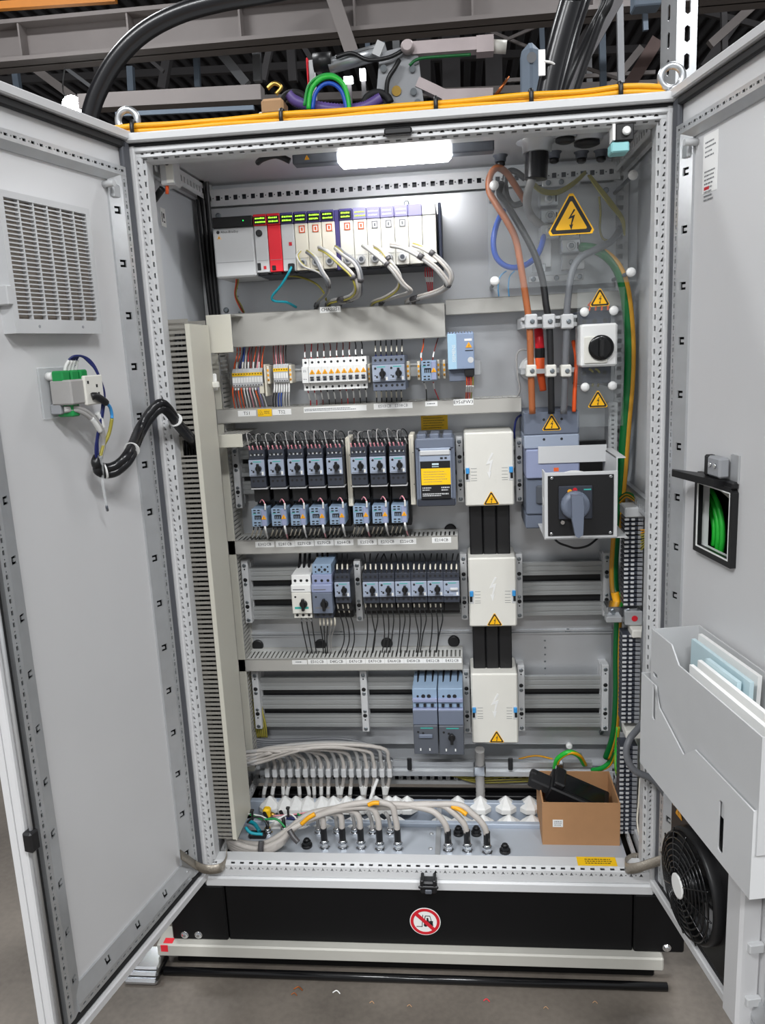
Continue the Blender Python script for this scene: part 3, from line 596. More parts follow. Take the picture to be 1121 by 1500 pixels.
# ================================================================ busbars and their supports
def busrow(rows, uA, uB, Y, nm):
    out = []
    for k, (v0, v1) in enumerate(rows):     # v at uA and uB of the centre, height px
        a, b = P(uA, v0, Y), P(uB, v1, Y); z = (a.z+b.z)/2; h = 19*mpp(600, v0, Y)/2
        mb = MB('busbar'); pr = [(0, -h), (0, -h*.55), (.0025, -h*.5), (.0025, -h*.3), (0, -h*.25), (0, h*.25), (.0025, h*.3), (.0025, h*.5), (0, h*.55), (0, h), (.012, h), (.012, -h)]
        mb.prism([(Y+p, z+q2) for p, q2 in pr], a.x, b.x, 'x')
        mb.build('busbar', label='%s flat grey busbar of the %s' % (('upper', 'middle', 'lower')[k], nm), cat='busbar', group='horizontal busbars')
busrow(((668, 645), (694, 671), (720, 697)), 346, 760, .385, 'row behind the motor starters')
busrow(((841, 832), (869.5, 861), (898, 891.5)), 366, 886, .385, 'row with the six rotary breakers')
busrow(((1002, 999.5), (1030, 1027.5), (1056.5, 1055)), 378, 884, .385, 'lowest row above the cable clamps')
for (z0_, z1_, s_) in ((P(600, 715, .41).z, P(600, 655, .41).z, 'row behind the motor starters'), (P(600, 897, .41).z, P(600, 840, .41).z, 'row with the six rotary breakers'), (P(600, 1056, .41).z, P(600, 1004, .41).z, 'lowest row')):
    MB('black').box(P(362, 900, .41).x, .405, z0_, P(890, 900, .41).x, .428, z1_).build('busbar_tray', label='black insulating tray behind the busbars of the '+s_, cat='tray', group='insulating trays behind the busbars')
def support(u, v0, v1, label, Y=.362, wpx=10):
    a, b = P(u, v0, Y), P(u, v1, Y); x = (a.x+b.x)/2; w = wpx*mpp(u, v0, Y)/2; z1, z0 = a.z, b.z
    t = thing('busbar_support', label, 'busbar support', (x, .43, z0), 'busbar supports'); mb = MB('lgrey'); mb.box(x-w, Y, z0, x+w, Y+.03, z1, .0015); mb.box(x-w*1.1, Y+.03, z0+.01, x+w*1.1, .43, z1-.01)
    mb.build('body', t); L = z1-z0
    for f, r, m_ in ((.07, .6, 'zinc_dark'), (.30, .62, 'black'), (.37, .55, 'zinc_dark'), (.66, .5, 'zinc_dark'), (.73, .62, 'black'), (.95, .6, 'zinc_dark'), (.13, .22, 'black'), (.80, .22, 'black')):
        MB(m_).lathe((x, Y+.0005, z1-L*f), (0, -1, 0), [(0, w*r), (.0015, w*r), (.002, w*r*.6)], 10).build('screw', t)
for u, v0, v1, s_ in ((347, 655, 745, 'first perforated busbar support left of the motor starters'), (674, 640, 736, 'perforated busbar support left of the topmost white cover'), (761, 642, 735, 'perforated busbar support right of the topmost white cover'),
                      (361, 822, 913, 'perforated support at the left end of the middle busbars'), (525, 822, 910, 'perforated support between the single breaker and the six breakers'), (680, 812, 908, 'perforated support left of the middle white cover'),
                      (761, 812, 906, 'perforated support right of the middle white cover'), (889, 810, 903, 'perforated support at the right end of the middle busbars'),
                      (376, 984, 1068, 'perforated support at the left end of the lowest busbars'), (534, 983, 1072, 'perforated support in the centre of the lowest busbars'), (684, 980, 1074, 'perforated support left of the lowest white cover'),
                      (764, 975, 1071, 'perforated support right of the lowest white cover'), (887, 974, 1071, 'perforated support at the right end of the lowest busbars')):
    support(u, v0, v1, s_)

# white covers with latches, black trunking between
def white_cover(u0, v0, u1, v1, label):
    Y = .295; a, b = P(u0, (v0+v1)/2, Y), P(u1, (v0+v1)/2, Y); um = (u0+u1)/2; z1, z0 = P(um, v0, Y).z, P(um, v1, Y).z; x0, x1 = a.x, b.x; k = mpp(um, v0, Y)
    t = thing('busbar_cover', label, 'cover', ((x0+x1)/2, .43, z0), 'white busbar covers'); xm = (x0+x1)/2; zm = (z0+z1)/2; w = x1-x0; h = z1-z0
    MB('offwhite').box(x0, Y, z0, x1, .42, z1, .004).build('box', t)
    bolt = [(.08, .30), (-.10, .0), (.03, .04), (-.02, -.18), (-.07, -.16), (.0, -.34), (.06, -.15), (.02, -.17), (.12, .13), (0.0, .09), (.13, .28)]
    MB('white').prism([(xm+x*h*.45, zm+.012+z_*h*.55) for x, z_ in bolt], Y-.0012, Y+.001, 'y').build('embossed_bolt', t)
    for sg in (-1, 1):
        xx = xm+sg*(w/2-.0075)
        l = MB('lgrey').box(xx-.006, Y-.001, zm-.032, xx+.006, Y+.001, zm+.008, .001).build('latch', t)
        MB('skyblue').box(xx-.005, Y-.006, zm-.01, xx+.005, Y-.001, zm+.006, .0015).build('slider', l); MB('black').box(xx-.002 if sg > 0 else xx-.005, Y-.0018, zm-.026, xx+.005 if sg > 0 else xx+.002, Y-.001, zm-.011).build('slot', l)
        mb = MB('ink_grey')
        for dz in (.003, -.006, -.015, -.024, -.03): mb.box(xx-sg*.009, Y-.0006, zm+dz, xx-sg*.025, Y, zm+dz+.0008)
        mb.build('printing', t)
    tri_sign(MB('signyellow'), (xm+.004, Y, z0+.022), EX, EZ, NY, .036).build('warning_sticker', t)
white_cover(681, 633, 753, 741, 'topmost of the three white busbar covers')
white_cover(687, 817, 757, 918, 'middle one of the three white busbar covers')
white_cover(691, 987, 759, 1089, 'lowest of the three white busbar covers')
def trunking(u0, v0, u1, v1, label):
    Y = .335; um = (u0+u1)/2; x0, x1 = P(u0, v0, Y).x, P(u1, v0, Y).x; z1, z0 = P(um, v0, Y).z+.02, P(um, v1, Y).z-.02
    t = thing('busbar_trunking', label, 'trunking', ((x0+x1)/2, .43, z0)); w = (x1-x0)/3
    for k in range(3): MB('black').box(x0+k*w+.0006, Y, z0, x0+(k+1)*w-.0006, .42, z1, .003).build('panel', t)
    MB('dgrey').box(x0+.004, .40, z0, x1-.004, .428, z1).build('back', t)
trunking(687, 741, 747, 812, 'black trunking between the topmost and the middle white covers')
trunking(692, 918, 750, 985, 'black trunking between the middle and the lowest white covers')

# ================================================================ motor protection breakers
def mpcb(label, u, v, Yf, group, w=.044, hf=.043, ht=.022, hb=.02, face='sgrey', hous='anth', knob='black', base=.03, name='motor_breaker', Yb=.385, green=False, adapter=None):
    """u,v: centre of the face plate"""
    q = P(u, v, Yf); x, z = q.x, q.z; t = thing(name, label, 'circuit breaker', (x, Yb, z-hf/2-hb-base), group)
    mb = MB(hous); mb.box(x-w/2, Yf+.012, z+hf/2, x+w/2, Yb, z+hf/2+ht, .001); mb.box(x-w/2, Yf+.004, z+hf/2, x+w/2, Yf+.03, z+hf/2+.005, .001); mb.box(x-w/2, Yf+.008, z-hf/2-hb, x+w/2, Yb, z-hf/2, .001); mb.box(x-w/2, Yf+.006, z-hf/2, x+w/2, Yb, z+hf/2); mb.build('housing', t)
    if base: MB('black').box(x-w/2+.001, Yf+.03, z-hf/2-hb-base, x+w/2-.001, Yb, z-hf/2-hb, .001).build('lower_base', t)
    fp = MB(face).box(x-w/2+.0004, Yf, z-hf/2, x+w/2-.0004, Yf+.008, z+hf/2, .0012).build('face_plate', t)
    mb = MB('ink'); mb.cyl((x-w*.30, Yf-.0005, z+hf*.30), (x-w*.30, Yf+.0005, z+hf*.30), .0033, 8); mb.box(x-w*.36, Yf-.0005, z-hf*.16, x-w*.28, Yf, z-hf*.10); mb.box(x-w*.27, Yf-.0005, z-hf*.28, x-w*.16, Yf, z-hf*.14)
    mb.use('teal_print').box(x-w*.2, Yf-.0004, z+hf*.36, x+w*.3, Yf, z+hf*.41); mb.use('ink_grey').box(x-w*.42, Yf-.0004, z-hf*.43, x+w*.1, Yf, z-hf*.40); mb.use('white').box(x+w*.30, Yf-.0004, z-hf*.42, x+w*.42, Yf, z-hf*.22); mb.build('printing', fp)
    if knob:
        kb = MB(knob); kb.lathe((x+w*.13, Yf, z-.001), (0, -1, 0), [(0, .0085), (.006, .0085), (.007, .0075)], 12); kb.box(x+w*.13-.0034, Yf-.014, z-.013, x+w*.13+.0034, Yf-.006, z+.013, .001); kb.build('rotary_knob', t)
        if not green: MB('dgrey').box(x-.001, Yf-.001, z-hf*.46, x+w*.3, Yf, z-hf*.28).build('dial', t)
    mb = MB('ink')
    for sg, zz in ((1, z+hf/2+ht*.55), (-1, z-hf/2-hb*.45)):
        for k in (-1, 0, 1): mb.cyl((x+k*w*.3, Yf+(.0119 if sg > 0 else .0079), zz), (x+k*w*.3, Yf+(.0115 if sg > 0 else .0075), zz), .0036, 8)
    mb.build('terminal_screw', t, kind='stuff')
    return t
def fan(mm, t0, us, labels, vs, Yf):
    """copies of t0 placed by pixel"""
    for u, v, l in zip(us, vs, labels):
        q = P(u, v, Yf); q0 = P(us0[0], us0[1], Yf); copy_thing(t0, (q.x-q0.x, 0, q.z-q0.z), l)
# --- row A: two breakers
us0 = (557.5, 547)
A1 = mpcb('blue-grey rotary breaker beside the white circuit breakers, left one of its pair', 557.5, 547, .25, 'rotary breakers on the upper rail', base=0, hous='slate', hb=.024)
q0, q = P(557.5, 547, .25), P(581, 545.5, .25); copy_thing(A1, (q.x-q0.x, 0, 0), 'blue-grey rotary breaker of the upper rail, second from the white circuit breakers')
# --- row B: eight starters
UB = (376, 404.5, 433, 461.5, 490, 525.5, 553.5, 582.5); VB0, VB7 = 686, 680.5
tags = ('E302CB', 'E281CB', 'E271CB', 'E270CB', 'E264CB', 'E252CB', 'E232CB', 'E226CB')
zB = (P(376, 686, .25).z+P(582.5, 680.5, .25).z)/2
def vB(u):
    return 686+(680.5-686)*(u-376)/(582.5-376)
us0 = (376, vB(376))
B0 = mpcb('rotary motor starter above the E302CB tag', 376, vB(376), .25, 'motor starters of the upper busbar row', hf=.045, ht=.026, hb=.032, base=0)
qb = P(376, vB(376), .25); x = qb.x
MB('black').box(x-.0265, .33, qb.z-.185, x+.0265, .384, qb.z+.06, .002).build('adapter_base', B0); MB('black').box(x-.022, .285, qb.z-.1, x+.022, .384, qb.z-.05, .002).build('link_block', B0)
MB('lgrey').box(x-.023, .262, qb.z-.061, x+.023, .30, qb.z-.0565, .001).build('adapter_lip', B0)
mb = MB('lgrey')
for k in range(4): mb.box(x-.018+k*.0105, .2615, qb.z+.033, x-.014+k*.0105, .2622, qb.z+.037)
mb.build('terminal_mark', B0, kind='stuff')
Bs = [B0]
for u, s_ in zip(UB[1:], tags[1:]):
    q = P(u, vB(u), .25); Bs.append(copy_thing(B0, (q.x-qb.x, 0, q.z-qb.z), 'rotary motor starter above the %s tag' % s_))
def contactor(label, u, v, Yf, group, name='contactor', w=.043, h=.05, Yb=.37):
    q = P(u, v, Yf); x, z = q.x, q.z; t = thing(name, label, 'contactor', (x, Yb, z-h/2), group)
    MB('cblue').box(x-w/2, Yf, z-h/2, x+w/2, Yb, z+h/2, .0012).build('body', t)
    mb = MB('ink')
    for zz in (z+h*.42, z+h*.28, z-h*.28, z-h*.42):
        for k in ((-.36, -.2), (-.1, .06)): mb.box(x+w*k[0], Yf-.0006, zz-.0016, x+w*k[1], Yf, zz+.0016)
    mb.build('terminal_opening', t, kind='stuff')
    mb = MB('ink')
    for k in (-.3, -.18, -.06, .06): mb.box(x+w*k, Yf-.001, z-h*.10, x+w*(k+.07), Yf, z+h*.13)
    mb.box(x-w*.3, Yf-.001, z+h*.07, x+w*.1, Yf, z+h*.13).build('contact_window', t)
    MB('sblue').box(x+w*.16, Yf-.004, z-h*.46, x+w*.48, Yf, z+h*.46, .001).build('surge_suppressor', t)
    tri_sign(MB('amber'), (x+w*.32, Yf-.004, z+.002), EX, EZ, NY, .012, ('amber', 'amber', 'amber', 'ink')).build('warning_sticker', t)
    MB('teal_print').box(x-w*.42, Yf-.0005, z+h*.2, x-w*.2, Yf, z+h*.235).build('printing', t)
    return t
UC = (380, 409, 437, 465, 494, 529, 557, 585); vC = lambda u: 758.5+(753-758.5)*(u-380)/(585-380)
C0 = contactor('light blue contactor above the E302CB tag', 380, vC(380), .262, 'contactors under the motor starters'); qc = P(380, vC(380), .262)
for u, s_ in zip(UC[1:], tags[1:]):
    q = P(u, vC(u), .262); copy_thing(C0, (q.x-qc.x, 0, q.z-qc.z), 'light blue contactor above the %s tag' % s_)
q = P(628.5, 543, .26); contactor('blue-grey contactor standing alone between the rotary breakers and power supply', 628.5, 543, .26, None, h=.052, w=.040)
# cream spacers
for u, v0, v1, s_ in ((509, 641, 742, 'cream spacer strip between the fifth and sixth motor starters'), (602, 637, 740, 'cream spacer strip beside the dark moulded breaker')):
    a, b = P(u, v0, .30), P(u, v1, .30); t = thing('spacer_strip', s_, 'spacer', (a.x, .384, b.z)); MB('cream').box(a.x-.007, .30, b.z, a.x+.007, .384, a.z, .002).build('body', t)
    MB('duct').box(a.x-.002, .2985, b.z+.01, a.x-.001, .30, a.z-.01).build('groove', t)
    for f in (.3, .75): MB('ink').cyl((a.x+.004, .3, b.z+(a.z-b.z)*f), (a.x+.004, .2992, b.z+(a.z-b.z)*f), .0015, 6).build('pin', t)
# --- row C
zz = 863.5
C1 = mpcb('rotary breaker at the head of the six in the middle row, above the E476CB tag', 543, 864, .25, 'six rotary breakers of the middle row')
qq = P(543, 864, .25); us = (543, 566.5, 590.5, 614, 638, 661.5)
for u, s_ in zip(us[1:5], ('above the E470CB tag', 'above the E464CB tag', 'above the E458CB tag', 'above the E452CB tag')):
    q = P(u, 864, .25); copy_thing(C1, (q.x-qq.x, 0, 0), 'rotary breaker in the row of six, '+s_)
q = P(661.5, 862.5, .25); mpcb('slider-handle breaker at the end of the row of six, above the E432CB tag', 661.5, 862.5, .25, 'six rotary breakers of the middle row', knob=None)
t = MB('lgrey').box(q.x-.004, .243, q.z-.004, q.x+.018, .25, q.z+.004, .002)
sl = [o for o in bpy.data.objects if o.get('label', '').startswith('slider-handle')][0]; t.build('slider_handle', sl)
mpcb('dark rotary breaker standing alone beside the blue-grey one, above the E482CB tag', 501.5, 864, .26, None)
# white one and blue one, taller
def tall_mpcb(label, u0, u1, vt, vb, Yf, mat_top, mat_face, mat_low, knob, aux=False):
    um = (u0+u1)/2; x0, x1 = P(u0, (vt+vb)/2, Yf).x, P(u1, (vt+vb)/2, Yf).x; z1, z0 = P(um, vt, Yf).z, P(um, vb, Yf).z; h = z1-z0; x = (x0+x1)/2; w = x1-x0
    t = thing('motor_breaker', label, 'circuit breaker', (x, .385, z0)); zA, zB_ = z1-h*.20, z0+h*.13
    MB(mat_top).box(x0+.001, Yf+.012, zA, x1-.001, .385, z1, .001).build('upper_terminal_block', t)
    MB(mat_top).box(x0, Yf, z1-h*.38, x1, .37, zA, .002).build('shoulder', t); MB(mat_face).box(x0+.0005, Yf, zB_, x1-.0005, .37, z1-h*.385, .0015).build('face_plate', t)
    MB(mat_low).box(x0+.002, Yf+.010, z0, x1-.002, .385, zB_, .001).build('lower_terminal_block', t)
    mb = MB('ink')
    for k in (-1, 0, 1): mb.cyl((x+k*w*.3, Yf+.0119, zA+h*.07), (x+k*w*.3, Yf+.0112, zA+h*.07), .0042, 8); mb.cyl((x+k*w*.3, Yf+.0099, z0+h*.07), (x+k*w*.3, Yf+.0092, z0+h*.07), .0042, 8)
    mb.build('terminal_screw', t, kind='stuff')
    zk = z0+h*.36; kb = MB(knob); kb.lathe((x+w*.1, Yf, zk), (0, -1, 0), [(0, .011), (.006, .011), (.008, .009)], 14); kb.box(x+w*.1-.004, Yf-.017, zk-.017, x+w*.1+.004, Yf-.006, zk+.017, .001); kb.build('rotary_knob', t)
    mb = MB('teal_print' if mat_face in ('white', 'offwhite') else 'ink_grey'); mb.box(x-w*.36, Yf-.0005, z0+h*.24, x+w*.34, Yf, z0+h*.29); mb.use('ink').cyl((x-w*.3, Yf-.0005, z0+h*.52), (x-w*.3, Yf, z0+h*.52), .003, 8); mb.use('ink_grey').box(x-w*.4, Yf-.0005, z1-h*.32, x+w*.2, Yf, z1-h*.30); mb.build('printing', t)
    if aux:
        b = MB('cblue').box(x0+.002, Yf+.02, z1, x1-.002, .38, z1+.028, .001).build('auxiliary_block', t); mb = MB('ink')
        for k in range(6): mb.cyl((x+(k % 3-1)*w*.3, Yf+.0199, z1+.007+(k//3)*.014), (x+(k % 3-1)*w*.3, Yf+.019, z1+.007+(k//3)*.014), .0025, 6)
        for k in (-.12, .16): mb.cyl((x+k*w, Yf+.0199, z1+.013), (x+k*w, Yf+.0185, z1+.013), .0042, 8)
        mb.build('terminal_screw', b, kind='stuff')
    return t
tall_mpcb('white rotary motor breaker with green print in the middle row', 427, 456, 844, 907, .25, 'white', 'offwhite', 'offwhite', 'black')
tall_mpcb('tall blue-grey motor breaker with auxiliary block beside the white one', 457, 487, 844, 907, .25, 'sblue', 'slate', 'anth', 'black', True)
MB('black').box(P(487, 860, .32).x-.03, .33, P(470, 905, .33).z, P(516, 860, .33).x, .384, P(490, 828, .33).z, .002).build('breaker_adapter', label='black adapter plate behind the blue-grey and dark breakers', cat='adapter')
MB('black').box(P(532, 860, .33).x, .33, P(600, 899, .33).z, P(673, 860, .33).x, .384, P(600, 833, .33).z, .002).build('breaker_adapter', label='black adapter plate behind the row of six breakers', cat='adapter')
# --- row D: two large breakers
def big_breaker(label, u0, u1, vt, vb, Yf, slider):
    um = (u0+u1)/2; x0, x1 = P(u0, 1060, Yf).x, P(u1, 1060, Yf).x; z1, z0 = P(um, vt, Yf).z, P(um, vb, Yf).z; h = z1-z0; x = (x0+x1)/2; w = x1-x0
    t = thing('motor_breaker', label, 'circuit breaker', (x, .385, z0), 'large breakers on the lowest busbars')
    MB('cblue').box(x0+.0005, Yf+.02, z1-h*.30, x1-.0005, .385, z1, .0015).build('upper_terminal_block', t)
    MB('sblue').box(x0+.0005, Yf+.012, z1-h*.20, x1-.0005, Yf+.03, z1-h*.145, .001).box(x0+.0005, Yf+.008, z1-h*.36, x1-.0005, Yf+.03, z1-h*.30, .001).build('terminal_shelf', t)
    MB('slate').box(x0+.0005, Yf+.006, z1-h*.54, x1-.0005, .385, z1-h*.31, .0015).build('shoulder', t)
    MB('dgrey').box(x0+.0005, Yf, z0, x1-.0005, .385, z1-h*.54, .002).build('face_plate', t)
    mb = MB('ink')
    for k in (-1, -.2, .6): mb.cyl((x+k*w*.28, Yf+.0199, z1-h*.12), (x+k*w*.28, Yf+.019, z1-h*.12), .0035 if k == -1 else .006, 8)
    for k in (-1, 0, 1): mb.box(x+k*w*.3-.004, Yf+.0115, z1-h*.27, x+k*w*.3+.004, Yf+.0201, z1-h*.235)
    mb.build('terminal_screw', t, kind='stuff')
    mb = MB('ink'); mb.cyl((x-w*.3, Yf-.0006, z0+h*.36), (x-w*.3, Yf, z0+h*.36), .0035, 8).cyl((x-w*.1, Yf-.0006, z0+h*.34), (x-w*.1, Yf, z0+h*.34), .0035, 8); mb.use('white').box(x-w*.25, Yf-.0006, z0+h*.06, x-w*.2, Yf, z0+h*.10).box(x+w*.12, Yf-.0006, z0+h*.06, x+w*.17, Yf, z0+h*.10); mb.use('teal_print').box(x-w*.2, Yf-.0005, z0+h*.415, x+w*.3, Yf, z0+h*.43); mb.build('printing', t)
    if slider: MB('slate').box(x-w*.28, Yf-.006, z0+h*.27, x+w*.28, Yf, z0+h*.33, .002).build('slider_handle', t)
    else: kb = MB('black'); kb.lathe((x+.001, Yf, z0+h*.28), (0, -1, 0), [(0, .010), (.006, .010), (.007, .008)], 12); kb.box(x-.003, Yf-.016, z0+h*.20, x+.005, Yf-.006, z0+h*.36, .001); kb.build('rotary_knob', t)
    MB('black').box(x0+.004, Yf+.02, z0-.006, x1-.004, .38, z0+.001, .001).build('lower_edge', t)
    return t
big_breaker('large grey breaker with a flat slider handle, left of its pair on the lowest busbars', 605, 641.5, 1013, 1105, .24, True)
big_breaker('large grey breaker with a rotary knob beside the lowest white cover', 642.5, 679.5, 1013, 1106, .24, False)
# --- moulded case breaker
def mccb():
    Y = .265; u0, u1, vt, vb = 609, 667, 636, 741; x0, x1 = P(u0, 690, Y).x, P(u1, 690, Y).x; z1, z0 = P(638, vt, Y).z, P(638, vb, Y).z; h = z1-z0; w = x1-x0; x = (x0+x1)/2
    t = thing('moulded_case_breaker', 'large slate-grey moulded breaker with a yellow sticker, above the E214CB tag', 'circuit breaker', (x, .385, z0))
    mb = MB('slate'); mb.box(x0, Y+.01, z0, x1, .385, z1-h*.08, .002); mb.box(x0+.002, Y+.004, z1-h*.2, x1-.002, .385, z1-h*.06, .003); mb.build('housing', t)
    for k in range(3): MB('slate').box(x0+w*(.05+k*.33), Y+.01, z1-h*.08, x0+w*(.29+k*.33), .36, z1, .003).build('terminal_shroud', t)
    MB('sgrey').box(x0+w*.1, Y, z0+h*.10, x1-w*.1, Y+.012, z1-h*.19, .002).build('front_cover', t)
    MB('lgrey').box(x0+w*.12, Y-.004, z1-h*.29, x1-w*.12, Y+.001, z1-h*.22, .002).build('front_ledge', t)
    MB('black').box(x0+w*.12, Y-.0015, z0+h*.10, x1-w*.12, Y, z1-h*.37, .0005).build('label_panel', t)
    st = MB('yellow').box(x0+w*.14, Y-.0026, z0+h*.30, x1-w*.12, Y-.0016, z0+h*.53).build('sticker', t)
    mb = MB('ink_grey'); print_lines(mb, x0+w*.2, x1-w*.2, [z0+h*(.34+.035*k) for k in range(5)], Y-.003, .0012); mb.build('lettering', st)
    mb = MB('lgrey'); print_lines(mb, x0+w*.16, x0+w*.4, [z0+h*.25, z0+h*.22], Y-.002, .003, 'lgrey'); print_lines(mb, x1-w*.36, x1-w*.14, [z0+h*.25, z0+h*.215], Y-.002, .0035, 'lgrey'); print_lines(mb, x0+w*.16, x1-w*.3, [z0+h*.165, z0+h*.14], Y-.002, .003, 'lgrey'); print_lines(mb, x1-w*.34, x1-w*.14, [z0+h*.16], Y-.002, .004, 'lgrey')
    mb.use('mint').box(x-w*.08, Y-.002, z0+h*.575, x+w*.09, Y-.0015, z0+h*.60).box(x-w*.08, Y-.002, z0+h*.548, x+w*.09, Y-.0015, z0+h*.558); mb.build('printing', t)
    MB('anth').box(x0+.002, Y+.004, z0-.002, x1-.002, .38, z0+h*.095, .002).build('lower_shroud', t)
    mb = MB('ink'); mb.box(x+w*.13, Y-.001, z1-h*.345, x+w*.2, Y, z1-h*.32).box(x+w*.24, Y-.001, z1-h*.345, x+w*.3, Y, z1-h*.32); mb.build('test_window', t)
    for k in (-.46, .46): MB('black').cyl((x+k*w*.85, Y+.0005, z1-h*.215), (x+k*w*.85, Y-.0005, z1-h*.215), .003, 8).build('cover_screw', t)
mccb()
q = P(636.5, 619, .43); k = mpp(636.5, 619, .43); t = thing('warning_label', 'small yellow warning label on the plate above the moulded breaker', 'label', (q.x, .429, q.z-.016))
MB('yellow').box(q.x-19.5*k, .4285, q.z-10.5*k, q.x+19.5*k, .43, q.z+10.5*k).build('plate', t); mb = MB('ink'); print_lines(mb, q.x-16*k, q.x+16*k, [q.z+(-8+3.6*i)*k for i in range(5)], .428, .0016, 'ink'); mb.build('lettering', t)

ORD = ('first', 'second', 'third', 'fourth', 'fifth', 'sixth', 'seventh', 'eighth', 'ninth', 'tenth', 'eleventh', 'twelfth', 'thirteenth', 'fourteenth', 'fifteenth', 'sixteenth', 'seventeenth', 'eighteenth', 'nineteenth', 'twentieth', 'twenty-first', 'twenty-second')
# ================================================================ row A: rail, terminals, white breakers, power supply
def dinrail(u0, v0, u1, v1, Y, label, h=.035):
    a, b = P(u0, v0, Y), P(u1, v1, Y); z = (a.z+b.z)/2; mb = MB('zinc'); pr = [(Y, z-h/2), (Y, z-h/2+.005), (Y+.0065, z-h/2+.005), (Y+.0065, z+h/2-.005), (Y, z+h/2-.005), (Y, z+h/2), (Y+.0015, z+h/2), (Y+.0015, z+h/2-.0035), (Y+.008, z+h/2-.0035), (Y+.008, z-h/2+.0035), (Y+.0015, z-h/2+.0035), (Y+.0015, z-h/2)]
    mb.prism(pr, a.x, b.x, 'x'); mb.box(a.x+.02, Y+.008, z-.008, a.x+.04, .43, z+.008); mb.box(b.x-.04, Y+.008, z-.008, b.x-.02, .43, z+.008)
    return mb.build('mounting_rail', label=label, cat='rail')
dinrail(336, 553, 706, 538, .385, 'long zinc mounting rail carrying the terminals and white circuit breakers')
zA = (P(336, 553, .385).z+P(706, 538, .385).z)/2
def terminal(x, z, w, label, grp, hb, mid, Yf=.33):
    t = thing('terminal_block', label, 'terminal block', (x, .385, z-hb), grp)
    MB('lgrey').prism([(.385, z-.02), (.345, z-hb), (Yf+.012, z-hb), (Yf, z-.018), (Yf, z+.018), (Yf+.012, z+.03), (.385, z+.03)], x-w/2+.0002, x+w/2-.0002, 'x').build('body', t)
    MB('yellow').box(x-w/2, Yf-.0006, z+.010, x+w/2, Yf+.001, z+.019).build('marker_band', t)
    MB('ink').cyl((x, Yf-.0006, z+.0155), (x, Yf-.0012, z+.0155), .0017, 6).cyl((x, Yf-.0002, z-.015), (x, Yf-.0012, z-.015), .0017, 6).build('clamp_screw', t, kind='stuff')
    MB('paper').box(x-w/2+.0006, Yf-.0012, z-.008, x+w/2-.0006, Yf, z+.006).build('number_tag', t); return t
def endclamp(u, v, label, Yf=.335, w=.007, m_='cream', h=.05):
    q = P(u, v, Yf); t = thing('end_clamp', label, 'clamp', (q.x, .385, q.z-h/2), 'end clamps on the upper rail'); MB(m_).box(q.x-w/2, Yf, q.z-h/2, q.x+w/2, .388, q.z+h/2, .001).build('body', t)
    mb = MB('amber'); 
    for k in range(3): mb.box(q.x-w/2+.001, Yf-.0006, q.z-h*.35+k*h*.26, q.x+w/2-.001, Yf, q.z-h*.22+k*h*.26)
    mb.build('marker', t); MB('ink').cyl((q.x, Yf-.0006, q.z-h*.3), (q.x, Yf-.001, q.z-h*.3), .0018, 6).build('screw', t)
W1 = 4.13*mpp(362, 555, .33); q1 = P(342.5, 557, .33); t0 = None
for k in range(11):
    l = ('first', 'second', 'third', 'fourth', 'fifth', 'sixth', 'seventh', 'eighth', 'ninth', 'tenth', 'last')[k]+' of the eleven grey terminal blocks above the TS1 tag'
    if k == 0: t0 = terminal(q1.x, q1.z, W1, l, 'terminal blocks above the TS1 tag', .05 if False else .028, 0)
    else: copy_thing(t0, (k*W1, 0, 0), l)
q = P(389, 551, .33); MB('cream').box(q.x-.0025, .325, q.z-.055, q.x+.0025, .386, q.z+.032, .001).build('end_plate', label='cream end plate closing the row of blocks above the TS1 tag', cat='end plate')
q = P(384, 568, .335); MB('cream').box(q.x-.007, .332, q.z-.016, q.x+.006, .38, q.z+.013, .001).build('end_plate', label='lower tan step of the last block above the TS1 tag', cat='end plate')
W2 = 3.65*mpp(412, 549, .33); q2 = P(402.5, 550, .33); t0 = None
for k in range(6):
    l = ('first', 'second', 'third', 'fourth', 'fifth', 'last')[k]+' of the six small terminal blocks above the TS2 tag'
    if k == 0: t0 = terminal(q2.x, q2.z, W2, l, 'terminal blocks above the TS2 tag', .022, 0)
    else: copy_thing(t0, (k*W2, 0, 0), l)
for u, v, s_ in ((393, 549, 'cream end clamp after the blocks above the TS1 tag'), (425.5, 548, 'cream end clamp after the blocks above the TS2 tag'), (540.5, 547, 'cream end clamp between white circuit breakers and rotary breakers'),
                 (598, 543, 'cream end clamp right of the two rotary breakers'), (613.5, 543, 'cream end clamp left of the lone contactor'), (642.5, 541, 'cream end clamp right of the lone contactor'), (651, 541, 'cream end clamp left of the power supply')):
    endclamp(u, v, s_)
q = P(699, 538, .37); MB('zinc').box(q.x-.008, .36, q.z-.02, q.x+.01, .385, q.z+.02, .001).build('end_bracket', label='zinc end bracket at the right of the power supply', cat='bracket')
